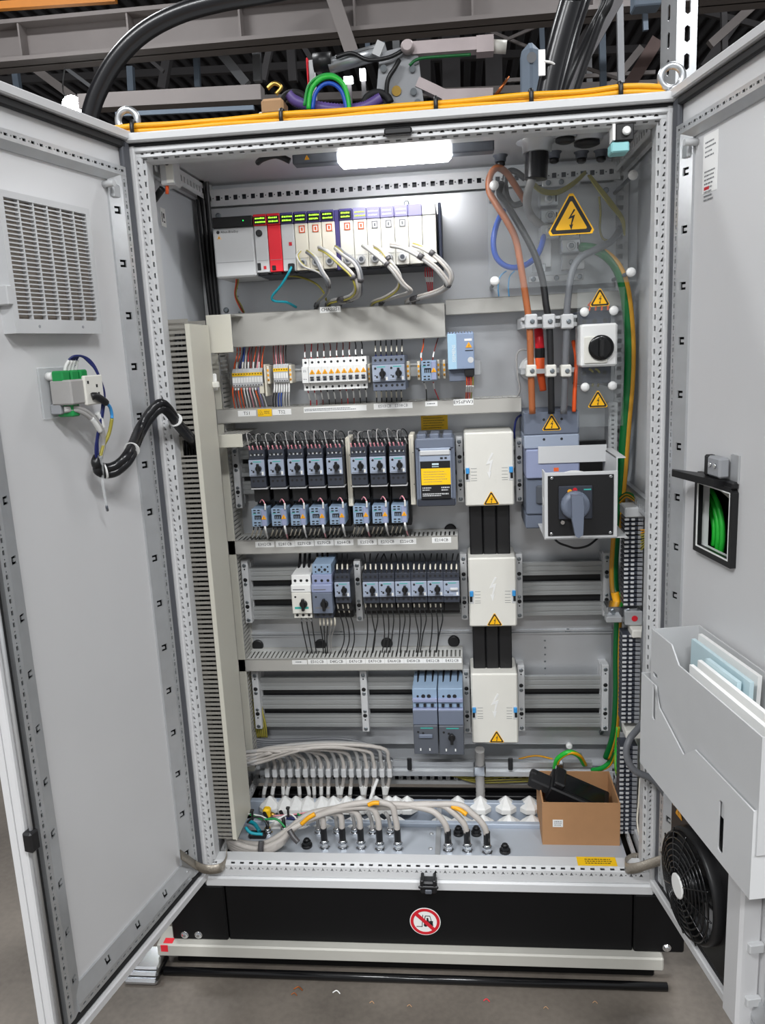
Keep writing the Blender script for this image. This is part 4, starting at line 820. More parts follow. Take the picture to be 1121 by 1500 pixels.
# yellow bridges already on the blocks; white miniature breakers
def mcb(x, z, w, label, sw=True):
    Yf = .29; t = thing('miniature_breaker', label, 'circuit breaker', (x, .385, z-.042), 'white miniature breakers on the upper rail')
    h = .085; MB('white').prism([(.385, z-h/2), (Yf+.018, z-h/2), (Yf+.018, z-h*.27), (Yf+.002, z-h*.25), (Yf+.002, z+h*.24), (Yf+.018, z+h*.27), (Yf+.018, z+h/2), (.385, z+h/2)], x-w/2+.0002, x+w/2-.0002, 'x').build('body', t)
    MB('ink').cyl((x, Yf+.018, z+h*.38), (x, Yf+.0172, z+h*.38), .0034, 8).cyl((x, Yf+.018, z-h*.40), (x, Yf+.0172, z-h*.40), .0034, 8).build('terminal_screw', t, kind='stuff')
    if sw:
        MB('lgrey').box(x-w*.32, Yf+.0015, z-h*.2, x+w*.36, Yf+.004, z-h*.02).build('switch_recess', t); MB('anth').box(x-w*.28, Yf-.006, z-h*.10, x+w*.28, Yf+.003, z-h*.06, .001).box(x-w*.26, Yf+.0005, z-h*.19, x+w*.26, Yf+.002, z-h*.135).build('toggle', t)
        tri_sign(MB('amber'), (x+.001, Yf+.002, z+h*.09), EX, EZ, NY, .0125, ('amber', 'amber', 'amber', 'ink')).build('warning_sticker', t)
    else:
        mb = MB('ink_grey'); print_lines(mb, x-w*.3, x+w*.3, [z+.012, z+.008, z-.012], Yf+.0015, .0015); mb.build('printing', t)
    return t
q = P(447.5, 550, .29); qe = P(534, 545, .29); ww = (qe.x-q.x)/9.2; zM = (q.z+qe.z)/2; t0 = None
m0 = mcb(q.x-ww*.05, zM, ww, 'wide-faced first module of the white miniature breakers, without a toggle', False)
for k in range(9):
    l = ('first' if k == 0 else 'last' if k == 8 else ('second', 'third', 'fourth', 'fifth', 'sixth', 'seventh', 'eighth')[k-1])+' toggle of the nine white miniature breakers on the upper rail'
    x = q.x+(k+1)*ww
    if k == 0: t0 = mcb(x, zM, ww, l)
    else: copy_thing(t0, (k*ww, 0, 0), l)
# compact blue power supply
def psu():
    Y = .27; x0, x1 = P(656, 520, Y).x, P(695, 520, Y).x; z1, z0 = P(675, 488, Y).z, P(675, 541, Y).z; h = z1-z0; w = x1-x0; t = thing('power_supply', 'blue-grey block power supply above the E956PW3 tag', 'power supply', ((x0+x1)/2, .385, z0-.02))
    MB('psublue').box(x0, Y, z0, x1, .385, z1, .002).build('housing', t); MB('psulight').box(x0+.0005, Y-.001, z0+.001, x0+w*.34, Y+.001, z1-.001, .0005).build('side_band', t)
    mb = MB('psublue')
    for k in range(9): mb.box(x0+w*(.02+k*.11), Y+.002, z1, x0+w*(.08+k*.11), .38, z1+.004)
    mb.build('vent_rib', t, kind='stuff'); MB('slate').box(x0+.002, Y+.02, z0-.032, x1-.002, .385, z0, .002).build('terminal_base', t)
    mb = MB('white'); mb.box(x0+w*.64, Y-.0006, z0+h*.78, x0+w*.92, Y, z0+h*.84); mb.use('ink').box(x0+w*.66, Y-.0006, z0+h*.50, x0+w*.96, Y, z0+h*.525); mb.use('lgrey').cyl((x0+w*.86, Y, z0+h*.25), (x0+w*.86, Y-.0005, z0+h*.25), .008, 10); mb.build('printing', t)
    mb = MB('white'); mb.text('SIEMENS', h*.13, lambda a, b: (x0+w*.24-b, Y-.0016, z0+h*.45+a)); mb.build('lettering', t)
    tri_sign(MB('amber'), (x0+w*.8, Y, z0+h*.67), EX, EZ, NY, .014, ('amber', 'amber', 'amber', 'ink')).build('warning_sticker', t)
    MB('black').box(x0+w*.62, Y+.005, z0-.018, x0+w*.98, Y+.03, z0-.001, .001).build('connector', t)
    for k, m_ in enumerate(('worange', 'wred', 'worange', 'wolive')):
        u = 684+k*3.0; wire('supply_wire', ('orange', 'red', 'second orange', 'olive')[k]+' wire dropping from the power supply into the duct', m_, [(u, 552, .285), (u, 566, .30), (683+k*2.6, 578, .34), (683+k*2.5, 588, .36)], .0018, 'wires under the power supply', sleeve=[(.3, .55, 'wwhite', 1.25)])
psu()
# wires into the row-A devices
def wires_row(items, name, grp):
    for i, (lab, m_, pts, sl) in enumerate(items): wire(name, ORD[i]+' '+lab, m_, pts, .0017, grp, sleeve=sl, sub=4, n=5)
SL = [(.55, .8, 'wwhite', 1.35)]
c1 = ('worange', 'worange', 'wnavy', 'wblue', 'wwhite', 'wred', 'wdred', 'worange', 'wpink', 'wdred', 'worange')
wires_row([('thin coloured wire dropping into the blocks above the TS1 tag', c1[k], [(348+k*4.0+random.uniform(-2, 2), 500, .37), (346+k*4+random.uniform(-2, 2), 518, .36), (343+k*4.15+random.uniform(-1, 1), 534, .345), (342.8+k*4.12, 545, .345)], [(.62, .85, 'wwhite' if k % 2 else c1[k], 1.45)]) for k in range(11)], 'terminal_wire', 'wires above the TS1 blocks')
c2 = ('worange', 'wdred', 'worange', 'worange', 'wwhite', 'wwhite', 'wpink', 'wwhite', 'worange', 'lav', 'wwhite')
wires_row([('thin coloured wire hanging below the blocks above the TS1 tag', c2[k], [(342.5+k*4.1, 563, .345), (341+k*4.2, 572, .335), (342+k*4.6, 585, .34), (345+k*4.7, 601, .37)], [(.05, .35, 'wwhite' if k % 3 else c2[k], 1.5)]) for k in range(11)], 'terminal_wire', 'wires below the TS1 blocks')
c3 = ('wdred', 'wpink', 'wdred', 'wpink', 'wdred', 'wblack')
wires_row([('dark red or black wire running into the blocks above the TS2 tag', c3[k], [(401+k*3.7, 500, .37), (400.5+k*3.6, 515, .365), (401.5+k*3.6, 533, .345), (402.5+k*3.65, 541, .345)], [(.72, .97, 'wwhite', 1.7)]) for k in range(6)], 'terminal_wire', 'wires above the TS2 blocks')
c4 = ('wblack', 'wblack', 'wblue', 'wblue', 'wwhite', 'wwhite', 'wwhite')
wires_row([('black, blue or white wire hanging below the blocks above the TS2 tag', c4[k], [(402.5+k*3.5, 559, .345), (402+k*3.6, 572, .335), (400+k*3.9, 585, .34), (401+k*3.9, 600, .37)], [(.02, .45, 'wwhite', 1.7)]) for k in range(7)], 'terminal_wire', 'wires below the TS2 blocks')
c5 = ('wdred', 'wred', 'wdred', 'wdred', 'wdred', 'wdred', 'wdred', 'wdred', 'wblack', 'wblack')
wires_row([('thin wire running down into the top of the white miniature breakers', c5[k], [(446+k*9.3+random.uniform(-2, 2), 499-k*.4, .37), (447+k*9.3, 510-k*.5, .36), (446.5+k*9.3, 520-k*.5, .345), (447.5+k*9.4, 530-k*.6, .33)], [(.55, .8, 'wwhite', 1.3)]) for k in range(10)], 'breaker_wire', 'wires above the white breakers')
c6 = ('wred', 'wred', 'wdred', 'wblack', 'wblack', 'wdred', 'wred', 'wdred', 'wblack', 'wblack')
wires_row([('thin wire dropping from the white miniature breakers into the duct', c6[k], [(451+k*9.3, 572-k*.5, .325), (453+k*9.3, 580-k*.5, .33), (455+k*9.1, 588-k*.5, .345), (455+k*9.2, 600-k*.5, .365)], [(.2, .6, 'wwhite', 1.35)]) for k in range(10)], 'breaker_wire', 'wires below the white breakers')
wires_row([('black wire with pale sleeve entering the top of the two rotary breakers', 'wblack', [(550+k*7.8, 497, .37), (550+k*7.8, 507, .36), (550.5+k*7.7, 518, .33), (551+k*7.6, 526-k*.3, .30)], [(.35, .62, 'cream', 1.25), (.78, 1.0, 'wnavy', 1.5)]) for k in range(6)], 'breaker_wire', 'wires above the two rotary breakers')
wires_row([('black wire with pale sleeve leaving the bottom of the two rotary breakers', 'wblack', [(551+k*7.4, 567, .29), (551.5+k*7.3, 574, .31), (552+k*7.3, 583, .335), (552+k*7.3, 592, .36)], [(.3, .65, 'cream', 1.25)]) for k in range(6)], 'breaker_wire', 'wires below the two rotary breakers')
for lab, m_, pts, s_ in (('orange wire entering the lone contactor from above', 'worange', [(621, 496, .37), (620, 508, .34), (617, 520, .30), (618, 528, .28)], [(.6, .85, 'wwhite', 1.4)]), ('dark wire entering the lone contactor from above', 'wdred', [(642, 495, .37), (638, 508, .34), (635, 520, .30), (634, 528, .28)], SL),
                      ('black wire leaving the lone contactor below', 'wblack', [(621, 560, .28), (624, 568, .31), (625, 578, .34), (625, 590, .37)], [(.05, .4, 'wwhite', 1.3)]), ('red wire curving away below the lone contactor', 'wred', [(635, 560, .28), (636, 568, .31), (640, 578, .34), (644, 588, .37)], [(.05, .4, 'wwhite', 1.3)])):
    wire('control_wire', lab, m_, pts, .0017, 'wires at the lone contactor', sleeve=s_)

# ================================================================ rows B, C, D wires
def vBt(u): return vB(u)-686
for i, u in enumerate(UB):
    dv = vBt(u)
    for k in range(4):
        uu = u-11+k*6.2+random.uniform(-.8, .8); m_ = 'wblack' if k % 2 else 'wgrey'
        t = wire('control_wire', ORD[k]+' looped thin wire over the starter above the %s tag' % tags[i], m_, [(uu+1, 660+dv, .27), (uu-2, 648+dv, .262), (uu-4+k, 636+dv+random.uniform(-3, 2), .27), (uu+2+k, 637+dv, .29), (uu+9, 648+dv, .31), (uu+12, 656+dv, .33)], .0013, 'looped wires over the motor starters', sleeve=[(.0, .13, 'wpink', 1.6), (.82, .98, 'wwhite', 1.8)])
    uc = UC[i]; dv = vC(uc)-758.5
    wire('control_wire', 'short pink wire into the contactor above the %s tag' % tags[i], 'wpink', [(uc+1, 736+dv, .285), (uc+4, 732+dv, .262), (uc+8, 738+dv, .255), (uc+8.5, 747+dv, .256)], .0016, 'pink wires into the contactors', sleeve=[(.7, 1.0, 'wwhite', 1.7)])
    wire('control_wire', 'white sleeved wire leaving the contactor above the %s tag' % tags[i], 'wpink' if i % 2 else 'wwhite', [(uc+8, 770+dv, .262), (uc+9, 776+dv, .26), (uc+11, 784+dv, .29), (uc+13, 790+dv, .36)], .0024, 'sleeved wires under the contactors', sleeve=[(.1, .6, 'wwhite', 1.35)])
    for k in range(3):
        uu = uc-9+k*6.2; wire('motor_wire', ORD[k]+' black pale-sleeved wire between the %s tag and its contactor' % tags[i], 'wblack', [(uu+1, 772+dv, .30), (uu+.5, 776+dv, .30), (uu-2, 784+dv, .335), (uu-4, 790+dv, .375)], .0019, 'black wires under the contactors', sleeve=[(.35, .75, 'cream', 1.2)])
for k, u in enumerate(us):
    for j in range(3):
        uu = u-7.5+j*7.5
        wire('motor_wire', ORD[j]+' black wire entering the %s breaker of the six in the middle row' % ORD[k], 'wblack', [(uu+random.uniform(-4, 4), 811, .385), (uu+random.uniform(-2, 2), 820, .35), (uu, 829, .29), (uu, 839, .262)], .0019, 'wires above the row of six', sleeve=[(.62, .86, 'cream', 1.25)])
        if k < 5:
            ue = u-6+j*5+random.uniform(-4, 4)
            wire('motor_wire', ORD[j]+' long black wire dropping from the %s breaker of the six' % ORD[k], 'wblack', [(uu, 882, .27), (uu+1, 893, .29), (uu+3, 908, .33), (ue+4, 932, .36), (ue, 960, .385)], .0018, 'wires below the row of six', sleeve=[(.08, .26, 'cream', 1.3)])
for j in range(3):
    uu = 494+j*7.5
    wire('motor_wire', ORD[j]+' black wire entering the dark breaker beside the tall blue-grey one', 'wblack', [(uu, 811, .385), (uu, 820, .34), (uu, 829, .30), (uu, 839, .272)], .0019, 'wires above the lone dark breaker', sleeve=[(.62, .86, 'cream', 1.25)])
    wire('motor_wire', ORD[j]+' black wire dropping from the lone dark breaker into the slotted duct', 'wblack', [(uu, 882, .28), (uu+3, 897, .30), (uu+9, 918, .33), (uu+10, 940, .36), (uu+2+j, 960, .385)], .0018, 'wires below the lone dark breaker', sleeve=[(.08, .26, 'cream', 1.3)])
    wire('motor_wire', ORD[j]+' thick black wire running up behind the white breaker', 'wblack', [(433+j*9, 846, .30), (436+j*8.5, 838, .32), (439+j*7, 826, .36), (440+j*7, 810, .385)], .004, 'thick black wires above the white breaker')
    wire('motor_wire', ORD[j]+' black wire with pale sleeve above the tall blue-grey breaker', 'wblack', [(465+j*7.5, 842, .30), (465+j*7.5, 830, .33), (465+j*7.5, 820, .345), (465+j*7.5, 808, .385)], .0035, 'wires above the tall blue-grey breaker', sleeve=[(.55, .75, 'cream', 1.05)])
    wire('motor_wire', ORD[j]+' black wire dropping from the white breaker into the slotted duct', 'wblack', [(442+j*7, 906, .28), (443+j*7.5, 918, .30), (447+j*7, 938, .35), (452+j*6, 960, .385)], .002, 'wires below the white breaker', sleeve=[(.0, .15, 'clearmat', 1.8)])
for j in range(5):
    wire('motor_wire', ORD[j]+' pale sleeved wire dropping from the tall blue-grey breaker into the slotted duct', 'wblack' if j < 3 else 'wgrey', [(469+j*5.3, 904, .28), (469.5+j*5.3, 916, .285), (473+j*3, 938, .35), (474+j*3.2, 960, .385)], .0021, 'wires below the tall blue-grey breaker', sleeve=[(.08, .34, 'cream', 1.35)])
for bi, b0 in enumerate((612, 649)):
    for j in range(3):
        uu = b0+j*10.7; wire('motor_wire', ORD[bi*3+j]+' of six black ferrule wires entering the two large breakers', 'wblack', [(uu+2, 978, .385), (uu+1, 988, .36), (uu, 1002, .30), (uu, 1013, .275)], .0035, 'wires above the two large breakers', sleeve=[(.72, .98, 'lgrey', 1.1)])
# dark round holes and cable stubs on the plate above the lower duct
for u, v, s_ in ((378, 945, 'first'), (470, 944, 'second'), (567, 942, 'third'), (665, 939, 'last')):
    q = P(u, v, .43); MB('black').lathe(q, (0, -1, 0), [(0, .018), (.004, .018), (.006, .014)], 16).build('cable_grommet', label='%s black cable grommet in the plate above the lower slotted duct' % s_, cat='grommet', group='grommets in the plate')
q = P(660, 776, .43); MB('black').lathe(q, (0, -1, 0), [(0, .018), (.004, .018), (.006, .014)], 16).build('cable_grommet', label='black cable grommet in the plate under the moulded breaker', cat='grommet')

# ================================================================ controller rack
YP = .25
xa, xb = P(313, 360, YP+.0).x, P(645, 345, YP).x; zt = (P(313, 318, YP).z+P(639, 297, YP).z)/2; zbm = (P(385, 397, YP).z+P(600, 389, YP).z)/2
ch = thing('controller_chassis', 'dark controller chassis backplane holding the row of plug-in modules', 'chassis', ((xa+xb)/2, .428, zbm))
MB('anth').box(xa+.01, .40, zbm-.006, xb+.004, .428, zt-.004, .002).build('backplane', ch); MB('navy').box(xb-.004, YP+.01, zbm-.004, xb+.004, .42, zt+.002, .002).build('end_cap', ch)
MB('anth').box(xa+.01, YP+.02, zbm-.006, xb, .40, zbm-.001).build('bottom_rail', ch)
ww = (P(491.6, 350, YP).x-P(372.8, 350, YP).x)/6; xs = [P(372.8, 350, YP).x+k*ww for k in range(6)]+[P(498, 345, YP).x+k*ww for k in range(7)]
hD = .028
# power supply module
t = thing('controller_power_supply', 'wide light grey power supply module at the left end of the controller rack', 'power supply', ((xa+xs[0])/2, .40, zbm))
x0, x1 = xa, xs[0]-.001; mb = MB('lgrey'); mb.box(x0, YP, zbm-.008, x1, .40, zt-hD, .004); mb.box(x0+.0, YP+.006, zbm-.001, x1, .40, zt, .003); mb.build('housing', t)
MB('black').box(x0+.001, YP-.001, zt-hD, x1-.001, YP+.012, zt-.001, .002).build('top_panel', t); MB('green_led').box(x1-.026, YP-.0016, zt-.014, x1-.0235, YP-.001, zt-.0115).build('indicator', t)
MB('ink').text('Allen-Bradley', .0085, front(x0+.045, zt-hD-.010, YP-.0008), 'CENTER').build('lettering', t); MB('ink').cyl((x0+.0145, YP-.0008, zt-hD-.010), (x0+.0145, YP, zt-hD-.010), .0042, 10).build('logo', t)
tri_sign(MB('amber'), (x0+.0165, YP, zt-hD-.022), EX, EZ, NY, .010, ('amber', 'offwhite', 'amber', 'ink')).build('warning_sticker', t)
MB('mgrey').box(x0+.004, YP-.0006, zbm+.03, x1-.004, YP, zbm+.031).build('groove', t)
def module(k, label, body, disp, icon, led, lower=None):
    x0, x1 = xs[k]+.0006, xs[k]+ww-.0006; xm = (x0+x1)/2; t = thing('controller_module', label, 'controller module', (xm, .40, zbm), 'plug-in modules of the controller rack')
    MB(body).box(x0, YP, zbm, x1, .40, zt-hD, .0015).build('housing', t); d = MB(disp).box(x0, YP-.002, zt-hD, x1, .40, zt, .0015).build('display_head', t)
    if disp in ('indigo', 'red'): MB('black').box(x0+.002, YP-.0026, zt-hD+.003, x1-.002, YP-.0018, zt-.006).build('screen', d)
    if led:
        mb = MB(led)
        for r in range(2):
            x = x0+.005
            while x < x1-.006: w = random.choice((.002, .003, .004)); mb.add([(x, YP-.003, zt-.012-r*.009), (x+w, YP-.003, zt-.012-r*.009), (x+w, YP-.003, zt-.009-r*.009+random.choice((0, .001))), (x, YP-.003, zt-.009-r*.009)], [(0, 1, 2, 3)]); x += w+.0015
        mb.build('readout', d, kind='stuff')
    if icon:
        ic = MB('white').box(xm-.005, YP-.0008, zt-hD-.024, xm+.0105, YP, zt-hD-.006).build('icon_plate', t); mb = MB(icon)
        for (a, b_, c, d_) in ((-.005, -.024, .0105, -.0215), (-.005, -.0085, .0105, -.006), (-.005, -.024, -.0025, -.006), (.008, -.024, .0105, -.006)): mb.box(xm+a, YP-.0014, zt-hD+b_, xm+c, YP-.0006, zt-hD+d_)
        mb.box(xm+.0005, YP-.0014, zt-hD-.019, xm+.005, YP-.0006, zt-hD-.011); mb.build('icon', ic)
    MB('mgrey').box(x0+.002, YP-.0005, zbm+.0295, x1-.002, YP, zbm+.0303).build('groove', t)
    MB('black').box(x0+.005, YP+.004, zbm-.005, x1-.005, YP+.03, zbm, .001).build('release_tab', t)
    return t
t = module(0, 'white processor module with a round key switch beside the power supply module', 'lgrey', 'red', None, 'lime_led')
xm = xs[0]+ww/2; MB('black').lathe((xm-.004, YP, zt-hD-.018), (0, -1, 0), [(0, .0085), (.004, .0085), (.005, .006)], 14).build('key_switch', t); MB('black').box(xs[0]+.003, YP-.002, zbm+.006, xs[0]+.012, YP+.001, zbm+.024, .001).build('port', t); MB('signred').box(xs[0]+.019, YP-.001, zbm+.008, xs[0]+.026, YP, zbm+.016).build('port_mark', t)
t = module(1, 'bright red safety module in the controller rack', 'red', 'red', None, 'lime_led'); MB('black').box(xs[1]+.004, YP-.001, zt-hD+.004, xs[1]+ww-.004, YP, zt-.006).build('port', t)
MB('black').box(xs[1]+.006, YP-.002, zbm+.004, xs[1]+.016, YP+.001, zbm+.016, .001).build('port', t)
t = module(2, 'light grey network module with a teal cable plugged in', 'lgrey', 'indigo', None, 'lime_led'); MB('signred').box(xs[2]+.019, YP-.0008, zbm+.062, xs[2]+.027, YP, zbm+.071).build('port_mark', t); MB('black').box(xs[2]+.014, YP-.008, zbm-.004, xs[2]+.03, YP+.002, zbm+.018, .002).build('plug', t)
for k, (body, disp, icon, led, lab) in enumerate((('cream', 'indigo', 'orange_mark', 'lime_led', 'first cream input module right of the network module'), ('cream', 'indigo', 'orange_mark', 'lime_led', 'second cream input module right of the network module'), ('cream', 'indigo', 'orange_mark', 'lime_led', 'third cream input module, left of the dark gap in the rack'),
        ('offwhite', 'indigo', 'orange_mark', 'lime_led', 'first off-white module right of the dark gap in the rack'), ('offwhite', 'lav', 'orange_mark', 'lime', 'second off-white module right of the dark gap in the rack'), ('offwhite', 'lav', 'ink_grey', 'white', 'first off-white module with a grey icon in the rack'),
        ('offwhite', 'lav', 'ink_grey', 'white', 'second off-white module with a grey icon in the rack'), ('offwhite', 'lav', 'ink_grey', 'white', 'third off-white module with a grey icon in the rack'), ('offwhite', 'lav', None, None, 'blank off-white slot filler in the rack'), ('offwhite', 'lgrey', None, None, 'last blank off-white module at the right end of the rack'))):
    t = module(k+3, lab, body, disp, icon, led)
    if k < 8:
        mb = MB('lgrey'); mb.lathe((xs[k+3]+ww/2, YP, zbm+.018), (0, -1, 0), [(0, .011), (.006, .011), (.008, .008)], 10); mb.use('dgrey').cyl((xs[k+3]+ww/2, YP-.008, zbm+.018), (xs[k+3]+ww/2, YP-.0086, zbm+.018), .006, 8); mb.build('cable_socket', t)
MB('indigo').box(xs[5]+ww, YP+.002, zbm-.004, xs[6], .40, zt-.001, .001).build('rack_filler', label='dark filler strip in the middle of the controller rack', cat='filler')
# bundled grey module cables
def bundle(label, cols, pts, r, bands, ends=None, grp='grey cable bundles under the controller rack'):
    if pts[-1][1] > 436: pts = pts[:-1]+[(pts[-1][0], min(pts[-1][1], 443), .34), (pts[-1][0]-4, pts[-1][1]+6, .39)]
    t = thing('cable_bundle', label, 'cable', P(*pts[-1]), grp); w = path(pts); sp = spline(w, 8)
    for i, m_ in enumerate(cols):
        a = 2*PI*i/len(cols); rr = r*.55 if len(cols) > 1 else 0; MB(m_).tube([q+Vector((math.cos(a)*rr, math.sin(a)*rr*.7, math.sin(a)*rr)) for q in w], (r*.34 if m_ == 'wolive' else r*.66) if len(cols) > 1 else r, 7, 6).build('cable', t)
    for f in bands:
        i = int(f*(len(sp)-3)); MB('tape').tube([sp[i], sp[i+1], sp[i+2]], r*1.28, 10, smooth_path=False).build('tape_band', t)
    return t
bundle('grey and yellow cable bundle from the first cream input module', ('wgrey', 'wolive', 'wgrey_dark'), [(450, 368, .235), (462, 378, .20), (472, 398, .19), (481, 414, .20), (478, 430, .25), (466, 447, .33)], .0055, (.55, .93))
bundle('thin olive and grey strands bending from the second cream input module', ('wolive', 'wgrey'), [(440, 368, .235), (436, 376, .215), (446, 390, .20), (466, 398, .19), (474, 404, .19)], .004, ())
bundle('pale thick cable bundle from the third cream input module', ('wwarm', 'wgrey', 'wolive'), [(468, 364, .235), (480, 370, .205), (500, 388, .19), (516, 404, .185), (522, 424, .20), (512, 436, .25), (484, 445, .33)], .007, (.45, .78, .95))
bundle('grey cable bundle crossing downwards from the first off-white module', ('wgrey_dark', 'wolive', 'wgrey'), [(492, 362, .235), (504, 372, .205), (520, 384, .19), (527, 400, .185), (528, 420, .20), (524, 434, .25), (500, 446, .33)], .0065, (.5, .8))
bundle('pale cable bundle from the second off-white module sweeping down', ('wwarm', 'wgrey'), [(533, 360, .235), (545, 368, .205), (562, 382, .19), (576, 396, .185), (590, 415, .19), (601, 426, .20), (590, 432, .24), (562, 440, .33)], .0062, (.3, .93))
bundle('grey cable bundle from the first grey-icon module', ('wgrey', 'wwarm', 'wolive'), [(549, 361, .235), (560, 368, .21), (572, 384, .19), (584, 402, .19), (584, 422, .21), (566, 436, .28), (548, 446, .34)], .0058, (.25,))
bundle('long pale cable bundle arching from the third grey-icon module', ('wwarm', 'wwarm', 'wgrey'), [(574, 359, .235), (590, 362, .20), (610, 372, .185), (636, 390, .185), (652, 408, .19), (655, 418, .20), (640, 428, .24), (600, 440, .33)], .0065, (.28, .62, .86))
bundle('outermost cable bundle arching past the right end of the rack', ('wgrey', 'wolive', 'wwarm'), [(606, 358, .235), (622, 364, .20), (644, 380, .19), (660, 400, .19), (658, 416, .20), (646, 427, .23), (610, 438, .32)], .006, (.22, .6))
wire('network_cable', 'teal network cable looping down from the grey network module', 'teal', [(427, 391, .245), (424, 398, .235), (412, 418, .25), (399, 434, .27), (402, 441, .28), (420, 443, .30), (434, 450, .345)], .0034, cat='cable')
wire('network_cable', 'olive cable crossing behind the teal network cable', 'wolive', [(420, 404, .32), (440, 406, .32), (462, 415, .31), (474, 428, .31), (478, 440, .34)], .0028, cat='cable')
for k, m_ in enumerate(('worange', 'wdred', 'wolive')): wire('supply_wire', ('orange', 'dark red', 'olive')[k]+' wire leaving the controller power supply below', m_, [(345+k*1.8, 398, .29), (346+k*1.6, 412, .30), (344+k, 432, .33), (350+k*2, 448, .36), (356+k, 458, .39)], .0016, 'wires under the controller power supply')
for k in range(4): wire('supply_wire', ORD[k]+' thin red wire hanging at the right end of the rack', 'wred', [(624+k*3, 388, .30), (623+k*3.5, 402, .31), (626+k*2.5, 416, .33), (628+k*2, 432, .36)], .0016, 'red wires at the end of the rack', sleeve=[(.45, .62, 'wwhite', 1.5)])

# ================================================================ cabinet lamp and roof fittings
YL = .12; a, b = P(497, 233, YL), P(661, 222, YL); zl = (a.z+b.z)/2
t = thing('cabinet_lamp', 'bright white LED lamp strip under the cabinet roof', 'lamp', ((a.x+b.x)/2, YL, zl-.02))
MB('led_tube').box(a.x, YL-.02, zl-.019, b.x, YL+.025, zl+.016, .008).build('diffuser', t)
MB('dgrey').box(P(430, 235, YL).x, YL-.015, zl-.008, a.x, YL+.025, zl+.016, .003).box(b.x, YL-.015, zl-.008, P(724, 215, YL).x, YL+.025, zl+.016, .003).box(a.x-.1, YL-.02, zl+.0165, b.x+.1, YL+.025, H-.004, .002).build('housing', t)
q = P(450, 236, YL-.016); tri_sign(MB('amber'), (q.x, YL-.0155, zl+.006), EX, EZ, NY, .010, ('amber', 'amber', 'amber', 'ink')).build('warning_sticker', t)
MB('black').tube(path([(425, 236, YL), (405, 228, YL), (385, 233, YL+.02), (378, 238, YL+.06)]), .007, 8).build('plug', t)
q = P(583, 192, -.02); MB('black').box(q.x-.03, -.02, q.z-.006, q.x+.03, -.001, q.z+.008, .003).build('door_sensor', label='small black sensor clipped on the top front rail above the lamp', cat='sensor')
# door switch at the top right, relay box at the top left
q = P(908, 205, .03); t = thing('door_switch', 'black and mint door switch with white button under the top right corner', 'switch', (q.x, .05, q.z-.03))
MB('black').box(q.x-.014, .0, q.z-.008, q.x+.024, .05, q.z+.026, .002).build('body', t); MB('aqua').box(q.x-.022, .004, q.z-.03, q.x+.016, .05, q.z-.008, .003).build('base', t); MB('white').lathe((q.x+.008, 0, q.z+.01), (0, -1, 0), [(0, .009), (.006, .009), (.01, .006)], 14).build('button', t); MB('paper').box(q.x-.02, -.0, q.z-.006, q.x-.0145, .04, q.z+.026).build('label', t)
q = P(247, 252, .07); t = thing('junction_box', 'small grey junction box hanging in the top left corner', 'box', (q.x, .09, q.z-.03))
MB('lgrey').box(q.x-.022, .07, q.z-.028, q.x+.012, .12, q.z+.03, .003).build('body', t); MB('offwhite').box(q.x-.006, .0685, q.z-.024, q.x+.011, .0705, q.z+.028).build('front', t); MB('black').lathe((q.x-.002, .069, q.z+.02), (0, -1, 0), [(0, .006), (.003, .005)], 10).build('knob', t); MB('worange').cyl((q.x-.01, .08, q.z-.028), (q.x-.012, .08, q.z-.046), .004, 8).build('pull_tab', t)
wire('corner_cable', 'black cable bending from the junction box along the left side wall', 'wblack', [(238, 276, .08), (228, 290, .09), (222, 300, .10), (226, 330, .16), (231, 360, .20)], .008, cat='cable')
wire('flexible_conduit', 'thin grey corrugated conduit down the left side wall', 'wgrey_dark', [(222, 380, .18), (226, 410, .18), (232, 435, .17), (240, 458, .16)], .0055, cat='conduit', ridge=.18, sub=14)
q = PX(238, 318, .0045); t = thing('wall_label', 'small white pictogram label on the left inner side wall', 'label', (.005, q.y, q.z-.02)); MB('paper').box(.0042, q.y-.012, q.z-.022, .0052, q.y+.022, q.z+.022).build('sheet', t); MB('ink').box(.0052, q.y-.006, q.z-.012, .0056, q.y-.002, q.z+.012).box(.0052, q.y+.004, q.z-.012, .0056, q.y+.014, q.z-.009).box(.0052, q.y+.004, q.z-.002, .0056, q.y+.012, q.z+.010).build('printing', t)
for k in range(3): wire('rear_cable', ORD[k]+' black cable running down the left rear corner', 'wblack', [(286+k*8, 262, .43-.01*k), (291+k*7, 300, .42), (299+k*6, 370, .42), (308+k*5, 450, .42), (318+k*4, 520, .42)], .0075, 'black cables in the left rear corner', cat='cable')
# roof entries
def roof_entry(u, v, r, label, big=False):
    q = P(u, v, .2); q = PZ(u, v, H-.006); q.y = min(max(q.y, .1), .40); t = thing('roof_gland', label, 'cable gland', (q.x, q.y, H-.03), 'cable glands in the cabinet roof')
    MB('zinc' if big else 'dgrey').lathe((q.x, q.y, H-.004), (0, 0, -1), [(0, r*1.6), (.006, r*1.6), (.010, r*1.25), (.02, r*1.2)], 16).build('ring', t); MB('black').lathe((q.x, q.y, H-.024), (0, 0, -1), [(0, r), (.008, r), (.012, r*.6)], 12).build('cap', t); return q
for i, (u, v) in enumerate(((733, 226), (812, 221), (852, 221), (881, 219))): roof_entry(u, v, .012, ORD[i]+' small roof gland in the row right of the lamp')
roof_entry(860, 195, .03, 'wide flat roof plug right of the black main cable', True); roof_entry(828, 190, .022, 'middle roof plug behind the black main cable', True)
q = PZ(787, 207, H-.008); MB('zinc').lathe((q.x, q.y, H-.004), (0, 0, -1), [(0, .05), (.006, .05), (.012, .036), (.03, .034)], 20).build('main_gland', label='large zinc gland ring around the black main cable', cat='cable gland')
